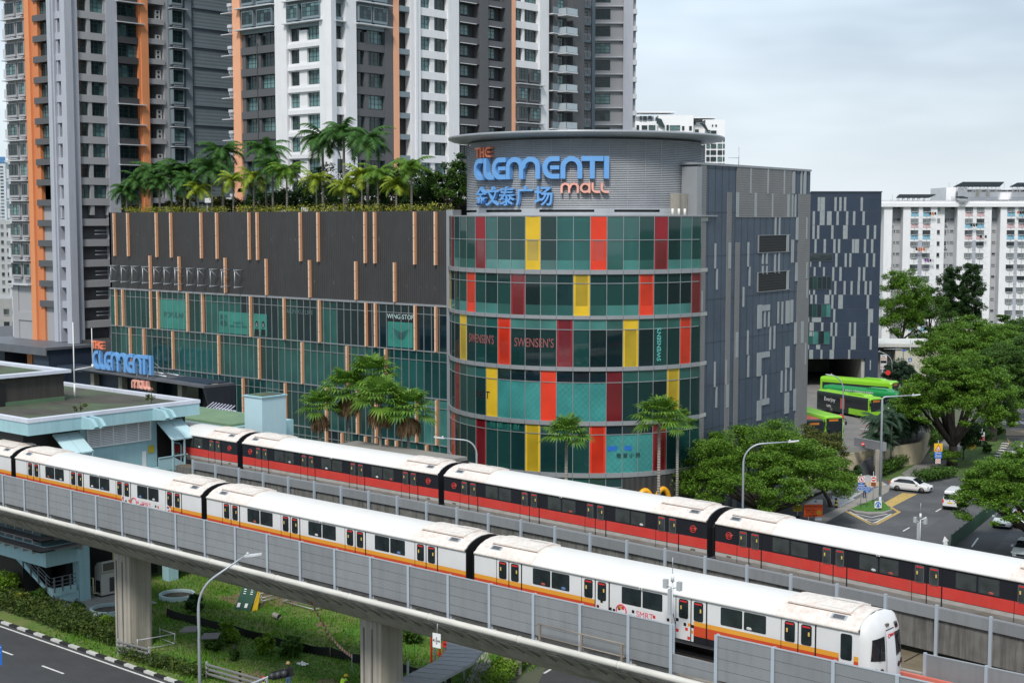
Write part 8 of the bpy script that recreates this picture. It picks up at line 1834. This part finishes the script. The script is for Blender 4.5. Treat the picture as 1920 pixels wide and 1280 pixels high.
sboard(t, disc(.55, y0 + .42, .21), M_yl, -.056); sboard(t, disc(.48, y0 + .47, .03, 8), M_black, -.06); sboard(t, disc(.62, y0 + .47, .03, 8), M_black, -.06); m = MB(); m.tube([(.45 + .2 * k / 6, -.062, y0 + .36 - .05 * math.sin(math.pi * k / 6)) for k in range(7)], .014, 4); m.build('smile', M_black, t)
t, s = sign_at('dull yellow notice board left of the orange board', 1495, 982, 1.6, .04); sboard(t, rect(-.47, b(957.5, 982), .47, b(945.5, 982)), mat('notice_mustard', (.50, .40, .03), .6)); stext(t, 'NOTICE', 0, b(947.8, 982), .2, M_black); m = MB(); m.box(-.1, -.08, .55, .2, .08, .85); m.build('box', M_black, t)
stext(t, 'Road works\nahead', 0, b(952.5, 982), .17, mat('faded_ink', (.25, .17, .03), .7))
t, s = sign_at('small white notice under the orange board', 1534, 996, 1.35, .03); sboard(t, rect(-.33, b(975.5, 996), .33, b(967, 996)), M_wh); stext(t, 'Buses Only\n\nSpeed 15', 0, b(971.5, 996), .16, M_black)
t, s = sign_at('white board with a blue cross mark leaning behind the orange board', 1527, 985, 1.9, .04); sboard(t, [(-1.0, b(944, 985)), (.8, b(944, 985)), (.8, b(935, 985)), (-.1, b(934.5, 985))], M_wh, .1); m = MB(); m.prism([(-.1, .08, b(940, 985)), (.0, .08, b(940, 985)), (.25, .08, b(936, 985)), (.15, .08, b(936, 985))], (0, .02, 0)); m.prism([(.15, .08, b(940, 985)), (.25, .08, b(940, 985)), (.02, .08, b(936.5, 985)), (-.06, .08, b(936.5, 985))], (0, .02, 0)); m.build('mark', M_bl, t)
t, s = sign_at('yellow zone sign with a red triangle, blue panel and speed roundel beside the footpath', 1758, 884, 3.8, .04)
sboard(t, rect(-.5, b(845, 884), .5, b(829.5, 884)), M_yl); zc = b(838.5, 884); sboard(t, [(-.42, zc - .32), (.42, zc - .32), (0, zc + .42)], M_rd, -.056); sboard(t, [(-.27, zc - .23), (.27, zc - .23), (0, zc + .24)], M_wh, -.06)
for q in (-.07, .07): sboard(t, [(q - .03, zc - .2), (q + .03, zc - .2), (q + .03, zc), (q - .03, zc)], M_black, -.064, name='figure')
sboard(t, rect(-.48, b(858, 884), .48, b(845.3, 884)), M_bl); stext(t, 'Silver\nZone', 0, b(850.2, 884), .33, M_wh); stext(t, 'Slow Down', 0, b(856.4, 884), .15, M_wh)
sboard(t, rect(-.3, b(868, 884), .3, b(859, 884)), M_wh); sboard(t, disc(0, b(863.5, 884), .26), M_rd, -.055); sboard(t, disc(0, b(863.5, 884), .19), M_wh, -.06); stext(t, '30', 0, b(863.5, 884), .26, M_black)
t, s = sign_at('yellow diamond caution sign on the shaded footpath', 1821, 862, 2.9, .035); zc = b(834.5, 862); sboard(t, [(-.6, zc), (0, zc - .6), (.6, zc), (0, zc + .6)], M_yl); stext(t, 'CAUTION', 0, zc, .24, M_black, .8)
t, s = sign_at('red and white slow sign at the verge of the far street', 1840.5, 846, 3.0, .035); sboard(t, rect(-.33, b(825, 846), .33, b(809, 846)), M_wh); sboard(t, rect(-.31, b(824.5, 846), .31, b(817, 846)), M_rd, -.056); stext(t, 'SLOW', 0, b(820.7, 846), .24, M_wh, .8, -.07); sboard(t, disc(0, b(812.5, 846), .18), M_black, -.056)
c = onD(1653.5, 722, 245); t, s = sign_at('white shop totem past the right edge of the navy block', 0, 0, 5, .1, base=(c[0], c[1]), name='totem_sign', cat='sign'); zz = lambda py: CAMH - (py - 410) * s
sboard(t, rect(-.35, zz(693.5), .75, zz(666)), M_wh); sboard(t, rect(-.3, zz(682), .7, zz(677)), M_black, -.056); sboard(t, rect(-.3, zz(690.5), .7, zz(689)), mat('totem_pink', (.7, .15, .25), .5), -.056); sboard(t, rect(-.3, zz(675), .7, zz(672)), mat('totem_peach', (.7, .4, .25), .5), -.056); stext(t, 'S.ai', .2, zz(669.2), .4, M_black)
c = onD(1663.5, 760, 230); t, s = sign_at('round red sign on a post in front of the dense dark tree', 0, 0, 2.0, .05, base=(c[0], c[1])); sboard(t, disc(0, CAMH - (700 - 410) * s, .4), M_rd)
c = onD(1576, 800, 172); t, s = sign_at('round red disc hanging beside the lime double-decker', 0, 0, 4.2, .05, z=YZ, base=(c[0], c[1])); sboard(t, disc(0, CAMH - (784.5 - 410) * s - YZ, .34), M_rd); stext(t, 'C', 0, CAMH - (784.5 - 410) * s - YZ, .4, M_wh)
c = onD(1706, 690, 250); t, s = sign_at('small blue pedestrian crossing sign before the cream hut', 0, 0, 9.0, .07, base=(c[0], c[1])); zc = CAMH - (675.5 - 410) * s; sboard(t, rect(-.3, zc - .3, .3, zc + .3), M_bl); sboard(t, [(-.2, zc - .18), (.2, zc - .18), (0, zc + .2)], M_wh, -.056)
c = onD(1693, 700, 248); tl_ = thing('traffic_light', 'overhead traffic signal pole with a long left arm before the cream hut', 'traffic light', (c[0], c[1], 0), YAW); s = 248 / (FPX * 1.0036); zz = lambda py: CAMH - (py - 410) * s
m = MB(); m.tube([(0, 0, 0), (0, 0, zz(662)), (-.1, 0, zz(657)), (-.5, 0, zz(655)), (-3.4, 0, zz(655.5))], [.1, .09, .08, .07, .05], 8); m.build('pole', M_pole, tl_)
for q in (-.35, .22): m = MB(); m.box(q - .13, -.1, zz(684), q + .13, .1, zz(678)); m.build('signal_head', M_black, tl_)
m = MB(); m.box(-.1, -.1, zz(659.5), .35, -.06, zz(656)); m.build('plate', M_bl, tl_)
# hanging height-limit plate on the near viaduct
uu, zz_ = onV(822, 1199, va(-50) - 2.9 ); t = thing('height_limit_sign', 'white 4.5m height limit plate hanging from the near viaduct', 'sign', (uu, va(uu) - 3.0, zz_), YAW * .15)
zt_ = onV(822, 1187, va(uu) - 3.0)[1] - zz_; sboard(t, rect(-.26, -zt_, .26, zt_), M_wh); stext(t, '4.5m', 0, 0, .24, M_black); sboard(t, [(-.05, .13), (.05, .13), (0, .2)], M_black, -.06); sboard(t, [(-.05, -.13), (.05, -.13), (0, -.2)], M_black, -.06); m = MB(); m.rod((0, 0, zt_), (0, .05, 9.2 - zz_), .025); m.build('hanger', M_pole, t)
# blue direction sign at the left edge
c = onD(-6, 1290, 82); t, s = sign_at('blue direction sign cut by the left edge at the road', 0, 0, 2, .05, base=(c[0], c[1])); zz = lambda py: CAMH - (py - 410) * s
sboard(t, rect(-.9, zz(1253), .38, zz(1226)), M_bl); sboard(t, rect(-.9, zz(1265), .38, zz(1254)), M_bl); sboard(t, [(.18, zz(1250)), (.23, zz(1250)), (.23, zz(1240)), (.29, zz(1241)), (.2, zz(1236)), (.12, zz(1241)), (.18, zz(1240))], M_wh, -.056); sboard(t, [(.05, zz(1230)), (.32, zz(1229)), (.2, zz(1235))], M_wh, -.056)
# gantry traffic signal at the bottom
v_ = 47.0; a, b2, c_ = onV(472, 1284, v_), onV(512, 1266, v_), onV(549, 1258, v_)
t = thing('traffic_light', 'three-lamp traffic signal on a grey arm at the bottom edge above the road', 'traffic light', (a[0] - 1.2, v_, 0)); ox = a[0] - 1.2
m = MB(); m.tube([(-.6, 0, 0), (-.6, 0, a[1] - .9), (0, 0, a[1] - .5), (b2[0] - ox, 0, b2[1] + .05)], [.1, .09, .07, .05], 8); m.build('arm', M_pole, t)
Lh = c_[0] - b2[0]; T_ = Matrix.Translation((b2[0] - ox, 0, b2[1])) @ Matrix.Rotation(-math.atan2(c_[1] - b2[1], Lh), 4, 'Y'); m = MB(); m.T = T_; m.box(0, -.1, -.22, Lh, .1, .22); m.build('signal_head', M_black, t)
for k in range(3): m = MB(); m.T = T_; m.tube([(.25 + k * Lh * .32, -.1, 0), (.3 + k * Lh * .32, -.42, .02)], [.17, .15], 10); m.build('visor', M_dark, t)
# ================================================================== street furniture and site things
bl_ = thing('bollard', 'yellow and black striped bollard at the pavement corner', 'bollard', G(1567.5, 951) + (0,)); m = MB(); [m.rod((0, 0, .2 * k), (0, 0, .2 * k + .2), .13, n=10, m=k % 2) for k in range(5)]; m.build('bollard', [M_black, M_yl], bl_)
gf = thing('fence', 'dark green mesh fence along the middle of the right-hand road', 'fence', G(1783, 1030) + (0,)); P = [G(1783, 1030), G(1829, 992), G(1880, 950), G(1960, 890)]; m = MB(); ox, oy = P[0]; k2 = MB()
for a, c in zip(P, P[1:]):
    n = max(1, int(math.hypot(c[0] - a[0], c[1] - a[1]) / 1.5))
    for i in range(n): x0, y0, x1, y1 = a[0] + (c[0] - a[0]) * i / n - ox, a[1] + (c[1] - a[1]) * i / n - oy, a[0] + (c[0] - a[0]) * (i + 1) / n - ox, a[1] + (c[1] - a[1]) * (i + 1) / n - oy; m.prism([(x0, y0, .05), (x1, y1, .05), (x1, y1, 1.35), (x0, y0, 1.35)], (.03, .03, 0)); k2.rod((x0, y0, 0), (x0, y0, 1.45), .04)
m.build('mesh_panel', mat('fence_green', (.012, .06, .03), .7), gf); k2.build('post', mat('fence_post_green', (.01, .04, .02), .6), gf)
gt = thing('height_gantry', 'dark grey height limit beam on a column at the car park ramp', 'gantry', G(1647, 903) + (0,)); x1, y1 = G(1600, 893); ox, oy = G(1647, 903); dep = -ox * _sa + oy * _ca; zt = onD(1647, 828, dep)[2]
m = MB(); m.box(-.3, -.3, 0, .3, .3, zt - .9); m.build('column', M_conc, gt); m = MB(); m.prism([(.5, -.2, zt - 1.0), (x1 - ox, y1 - oy, zt - 1.0), (x1 - ox, y1 - oy, zt), (.5, -.2, zt)], (.35, .3, 0)); m.build('beam', mat('gantry_grey', (.22, .23, .25), .5), gt)
m = MB(); f_ = .55; px_, py_ = (x1 - ox) * f_, (y1 - oy) * f_; m.T = Matrix.Translation((px_ - .12, py_ - .35, zt - .5)) @ Matrix.Rotation(YAW, 4, 'Z'); m.prism([(.22 * math.cos(k * .4), 0, .22 * math.sin(k * .4)) for k in range(16)], (0, .03, 0), 0); m.box(-.15, -.02, -.04, .15, 0, .04, 1); m.build('no_entry_disc', [M_rd, M_wh], gt)
rw_ = thing('ramp_wall', 'dark grey ramp wall between the pavement and the yard wall', 'wall', G(1612, 890) + (0,)); a, c = G(1610, 893), G(1640, 888); ox, oy = G(1612, 890); m = MB(); m.prism([(a[0] - ox, a[1] - oy, 0), (c[0] - ox, c[1] - oy, 0), (c[0] - ox, c[1] - oy, 2.4), (a[0] - ox, a[1] - oy, 1.5)], (.2, .3, 0)); m.build('wall', mat('ramp_grey', (.07, .07, .075), .8), rw_)
lw = thing('low_wall', 'low cream wall behind the no entry sign', 'wall', G(1620, 910) + (0,)); a, c = G(1619, 911), G(1652, 913); ox, oy = G(1620, 910); m = MB(); m.prism([(a[0] - ox, a[1] - oy, 0), (c[0] - ox, c[1] - oy, 0), (c[0] - ox, c[1] - oy, .55), (a[0] - ox, a[1] - oy, .55)], (.15, .3, 0)); m.build('wall', MATS['cream_wall'], lw)
rl2 = thing('railing', 'grey tubular railing under the right side of the big rain tree', 'railing', G(1542, 942) + (0,)); ox, oy = G(1542, 942); m = MB()
for k in range(9): q = G(1542 + 3.6 * k, 942 + 1.2 * k); m.rod((q[0] - ox, q[1] - oy, 0), (q[0] - ox, q[1] - oy, 1.1), .03)
q = G(1571, 951)
for z in (.4, .75, 1.1): m.rod((0, 0, z), (q[0] - ox, q[1] - oy, z), .025)
m.build('rail', M_pole, rl2)
# cream hut behind the trees
ch = thing('cream_hut', 'cream two-storey hut with outside stairs before the white slab block', 'building', onD(1710, 700, 262)[:2] + (0,)); D2 = 262; f = Fac(ch, (-_sa * D2, _ca * D2, 0), YAW); X = lambda px: (px - 960) / (FPX * 1.0036) * D2; Z = lambda py: CAMH + (410 - py) / (FPX * 1.0036) * D2; M_cr = mat('hut_cream', (.58, .56, .47), .8, var=.04)
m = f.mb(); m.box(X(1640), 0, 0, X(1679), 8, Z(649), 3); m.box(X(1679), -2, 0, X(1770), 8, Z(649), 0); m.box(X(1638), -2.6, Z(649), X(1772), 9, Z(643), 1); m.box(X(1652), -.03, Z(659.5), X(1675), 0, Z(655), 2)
for a, b_ in ((1704, 1719), (1723, 1738), (1742, 1752)): m.box(X(a), -2.03, Z(659), X(b_), -2, Z(654), 2)
m.prism([(X(1680), -3.2, Z(680)), (X(1705), -3.2, Z(680)), (X(1724), -3.2, Z(697)), (X(1722), -3.2, Z(699)), (X(1703), -3.2, Z(683)), (X(1680), -3.2, Z(683))], (0, 1.2, 0), 1); m.prism([(X(1760), -3.2, Z(676)), (X(1762), -3.2, Z(678)), (X(1738), -3.2, Z(697)), (X(1736), -3.2, Z(695))], (0, 1.2, 0), 1)
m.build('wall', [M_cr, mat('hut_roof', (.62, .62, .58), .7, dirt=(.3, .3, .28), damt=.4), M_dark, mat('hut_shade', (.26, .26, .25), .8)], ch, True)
m = f.mb(); [m.rod((X(a), -3.2, Z(z_)), (X(c_), -3.2, Z(y_)), .05) for a, z_, c_, y_ in ((1680, 671, 1706, 671), (1706, 671, 1724, 688), (1680, 676, 1706, 676), (1706, 676, 1724, 693))]; m.build('stair_rail', M_grey, ch, True)
# covered walkway roof under the near viaduct
wk = thing('covered_walkway', 'pale grey folded walkway roof emerging from under the near viaduct', 'walkway roof', G(830, 1260) + (0,)); ZW = 2.9; m = MB(); P = [(728, 1282), (820, 1236), (837, 1217), (838, 1180), (950, 1180), (906, 1218), (887, 1241), (796, 1290)]; Q = [G(a, b_, ZW) for a, b_ in P]; ox, oy = G(830, 1260)
L1, R1 = [Q[0], Q[1], Q[2], Q[3]], [Q[7], Q[6], Q[5], Q[4]]; jm = MB()
for i in range(3):
    a, b_, c, d = L1[i], L1[i + 1], R1[i + 1], R1[i]; m.prism([(q[0] - ox, q[1] - oy, ZW - .18) for q in (a, b_, c, d)], (0, 0, .18)); n = (6, 3, 5)[i]
    for k in range(n): f_ = (k + .0) / n; p0 = (a[0] + (b_[0] - a[0]) * f_ - ox, a[1] + (b_[1] - a[1]) * f_ - oy); p1 = (d[0] + (c[0] - d[0]) * f_ - ox, d[1] + (c[1] - d[1]) * f_ - oy); jm.prism([(p0[0] - .04, p0[1], ZW + .002), (p0[0] + .04, p0[1], ZW + .002), (p1[0] + .04, p1[1], ZW + .002), (p1[0] - .04, p1[1], ZW + .002)], (0, 0, .035))
m.build('roof', mat('walk_roof', (.36, .38, .41), .55, .1, var=.06, dirt=(.22, .23, .24), damt=.4), wk); jm.build('seam', M_grey, wk); m = MB()
for (a, b_) in ((815, 1245), (835, 1262), (870, 1250), (765, 1290)): q = G(a, b_, 1.0); m.rod((q[0] - ox, q[1] - oy, 0), (q[0] - ox, q[1] - oy, ZW - .2), .08)
m.build('column', M_grey, wk)
rd_ = thing('site_hoarding', 'red lattice hoarding behind the walkway roof', 'hoarding', G(826, 1255) + (0,)); ox, oy = G(826, 1255); m = MB(); dz = 3.6
for k in range(3): m.box(-.9 + .8 * k, -.04, 0, -.8 + .8 * k, .04, dz)
for k in range(5): m.rod((-.85, 0, .7 * k + .1), (.75, 0, .7 * k + .6), .03); m.rod((.75, 0, .7 * k + .1), (-.85, 0, .7 * k + .6), .03)
m.build('frame', M_rd, rd_); m = MB(); m.box(.2, .05, 0, .9, .09, dz); m.build('board', M_rd, rd_)
cb = thing('cabinet', 'grey electrical cabinet right of the middle pier', 'cabinet', G(741, 1284) + (0,)); m = MB(); m.box(-.3, -.3, 0, .3, .3, 1.45, 0); m.box(-.34, -.34, 1.45, .34, .34, 1.52, 0); m.box(-.31, -.01, .1, -.302, .01, 1.4, 1); m.build('cabinet', [M_grey, M_dark], cb)
for i, (px, lab) in enumerate(((950, 'pale grey square post under the near viaduct, left'), (966, 'wide pale grey panel post under the near viaduct, right'))): x, y = G(px, 1262); o = thing('sign_column', lab, 'post', (x, y, 0)); m = MB(); m.box(-.12 - .3 * i, -.15, 0, .12 + .3 * i, .15, 2.6, 0); m.box(-.13, -.16, .9, .0, -.15, 1.3, 1); m.build('column', [M_concl, M_grey], o)
for i, (px, py, lab) in enumerate(((332, 1113, 'pale blue circular planter ring at the station column'), (204, 1140, 'pale blue circular planter ring half behind the left pier'))):
    x, y = G(px, py, .3); o = thing('planter_ring', lab, 'planter', (x, y, 0), 0, 'planter rings'); m = MB(); n = 36; vs = []
    for r_, z in ((1.42, 0), (1.42, .36), (1.22, .36), (1.22, .12)): vs += [(r_ * math.cos(6.2832 * k / n), r_ * math.sin(6.2832 * k / n), z) for k in range(n)]
    m.add(vs, [(q * n + k, q * n + (k + 1) % n, (q + 1) * n + (k + 1) % n, (q + 1) * n + k) for q in range(3) for k in range(n)]); m.build('ring', mat('ring_blue', (.45, .58, .60), .7), o); m = MB(); m.lathe([(1.3, 0), (1.3, .14)], (0, 0, 0), 24); m.build('soil', mat('ring_soil', (.13, .11, .09), .95, var=.4, scale=4), o)
sf = thing('silt_fence', 'sagging black silt fence on short stakes across the lawn', 'fence', G(313, 1152) + (0,)); P = [G(a, b_) for a, b_ in ((313, 1157), (370, 1172), (430, 1186), (500, 1206), (560, 1222), (620, 1232), (680, 1246), (750, 1262), (845, 1284))]; ox, oy = G(313, 1152); m = MB(); k2 = MB()
for a, c in zip(P, P[1:]):
    n = 4; pr = None
    for i in range(n): q = lambda f: (a[0] + (c[0] - a[0]) * f - ox, a[1] + (c[1] - a[1]) * f - oy, .72 - .12 * math.sin(math.pi * f)); p, r_ = q(i / n), q((i + 1) / n); m.prism([(p[0], p[1], .02), (r_[0], r_[1], .02), r_, p], (.0, .03, 0))
    k2.rod((a[0] - ox, a[1] - oy - .04, 0), (a[0] - ox, a[1] - oy - .04, .95), .035)
m.build('fabric', M_black, sf); k2.build('stake', mat('stake_wood', (.25, .17, .11), .9), sf)
gb = thing('site_board', 'tilted dark green board with white writing on the lawn under the viaduct', 'board', G(455, 1145) + (.0,), YAW * .5); m = MB(); m.prism([(-.75, 0, .05), (.65, 0, .05), (.85, .9, 1.75), (-.45, .9, 1.75)], (0, .08, 0)); m.build('board', mat('board_green', (.012, .07, .045), .6), gb); m = MB()
for a, c, w_, h_ in ((-.55, .12, .25, .3), (.1, .12, .25, .3)): m.prism([(a, c * .5 - .03, .05 + c + .1), (a + w_, c * .5 - .03, .05 + c + .1), (a + w_ + .03, c * .5 + .13, .05 + c + h_ + .1), (a + .03, c * .5 + .13, .05 + c + h_ + .1)], (0, .01, 0))
for a in (-.25, .35):
    for k in range(3): m.prism([(a, .6 + k * .08, 1.2 + k * .15), (a + .2, .6 + k * .08, 1.2 + k * .15), (a + .2, .62 + k * .08, 1.25 + k * .15), (a, .62 + k * .08, 1.25 + k * .15)], (0, -.05, 0))
m.build('marking', M_wh, gb); m = MB(); m.prism([(.7, .15, .05), (.95, .9, 1.7), (.95, 1.1, 1.7), (.95, .5, .05)], (.05, 0, 0)); m.build('edge', M_yl, gb)
bn = thing('bunting', 'sagging line of orange and white flags from the viaduct to a stake', 'bunting', onV(583, 1125, 54.3)[:1] + (54.3, 0)); ox = onV(583, 1125, 54.3)[0]; A_ = Vector((0, 0, onV(583, 1125, 54.3)[1])); e = G(660, 1262); B_ = Vector((e[0] - ox, e[1] - 54.3, 1.25)); m = MB(); n = 32; pts = []
for i in range(n + 1): f_ = i / n; p = A_.lerp(B_, f_); p.z -= .5 * math.sin(math.pi * f_); pts.append(p)
m.tube(pts, .012, 4); m.rod((B_.x, B_.y, 0), (B_.x, B_.y, 1.35), .03); m.build('line', M_grey, bn)
for c in (0, 1):
    for i in range(c, n, 2): p = pts[i]; q = pts[i + 1]; m = MB(); m.prism([tuple(p), tuple(q), (q.x + .02, q.y, q.z - .18), (p.x - .02, p.y, p.z - .22)], (.01, .01, 0)); m.build('flag', (mat('flag_orange', (.7, .14, .03), .7), M_wh)[c], bn)
def guard(label, pts):
    P = [G(*p) for p in pts]; o = thing('guard_rail', label, 'guard rail', P[0] + (0,), 0, 'guard rails'); ox, oy = P[0]; m = MB(); k2 = MB()
    for a, c in zip(P, P[1:]):
        d = math.hypot(c[0] - a[0], c[1] - a[1]); path = [(a[0] - ox, a[1] - oy, 0, 1), (c[0] - ox, c[1] - oy, 0, 1)]
        for z in (.38, .68, .98): m.sweep([(-.05, z - .1), (-.12, z - .04), (-.12, z + .04), (-.05, z + .1)], path)
        n = max(1, int(d / 2)); [k2.box(a[0] - ox + (c[0] - a[0]) * i / n - .06, a[1] - oy + (c[1] - a[1]) * i / n - .04, 0, a[0] - ox + (c[0] - a[0]) * i / n + .06, a[1] - oy + (c[1] - a[1]) * i / n + .08, 1.15) for i in range(n + 1)]
    m.build('rail', mat('rail_dull', (.2, .2, .2), .6, .3), o); k2.build('post', M_grey, o)
guard('short triple guard rail just right of the left pier', [(222, 1228), (280, 1243)]); guard('triple guard rail running off the bottom edge right of the lamp pole', [(388, 1272), (450, 1290), (500, 1305)])
pf_ = thing('pipe_frame', 'thin grey pipe frame standing beside the left pier', 'frame', G(290, 1225) + (0,)); ox, oy = G(290, 1225); c = [G(258, 1222), G(328, 1210), G(300, 1200), G(240, 1205)]; m = MB()
for z in (.15, .85):
    for a, b_ in ((0, 1), (1, 2)): m.rod((c[a][0] - ox, c[a][1] - oy, z), (c[b_][0] - ox, c[b_][1] - oy, z), .03)
for q in c[:3]: m.rod((q[0] - ox, q[1] - oy, 0), (q[0] - ox, q[1] - oy, .95), .03)
m.build('frame', M_steel, pf_)
ff = thing('pipe_frame', 'grey pipe frames lying on the lawn behind the green board', 'frame', G(545, 1130) + (0,)); ox, oy = G(545, 1130); m = MB()
for pts in (((485, 1118), (520, 1112), (528, 1122), (492, 1132), (485, 1118)), ((530, 1132), (590, 1148), (612, 1140), (560, 1124), (530, 1132))):
    for h_ in (.25, .5): [m.rod(tuple(Vector(G(*a) + (h_,)) - Vector((ox, oy, 0))), tuple(Vector(G(*b_) + (h_,)) - Vector((ox, oy, 0))), .03) for a, b_ in zip(pts, pts[1:])]
m.build('frame', M_steel, ff)
cp = thing('concrete_pipe', 'short concrete pipe lying on the lawn', 'pipe', G(520, 1160) + (.25,)); m = MB(); n = 16
for r_ in (.22, .17): m.tube([(-.35, 0, 0), (.35, -.1, 0)], r_, n, 0, True, False)
m.build('pipe', M_concl, cp)
rg_ = thing('cloth', 'crumpled white sheet lying on the grass right of the worker', 'cloth', G(568, 1246) + (.03,)); m = MB(); rr = random.Random(8); n = 7; vs = [((i / (n - 1) - .5) * .8, (j / (n - 1) - .5) * .5, rr.uniform(0, .14)) for i in range(n) for j in range(n)]; m.add(vs, [(i * n + j, (i + 1) * n + j, (i + 1) * n + j + 1, i * n + j + 1) for i in range(n - 1) for j in range(n - 1)]); m.build('cloth', M_wh, rg_)
c = onD(1726, 962, 100); t = mast(c[0], c[1], c[2] - 4.4, 4.4, 'thin mast with white radio boxes standing before the right-hand road beyond the red train'); m = MB(); m.rod((0, 0, 4.4 - c[2]), (0, 0, .1), .09); m.build('base_pole', M_steel, t)
# no empty parts
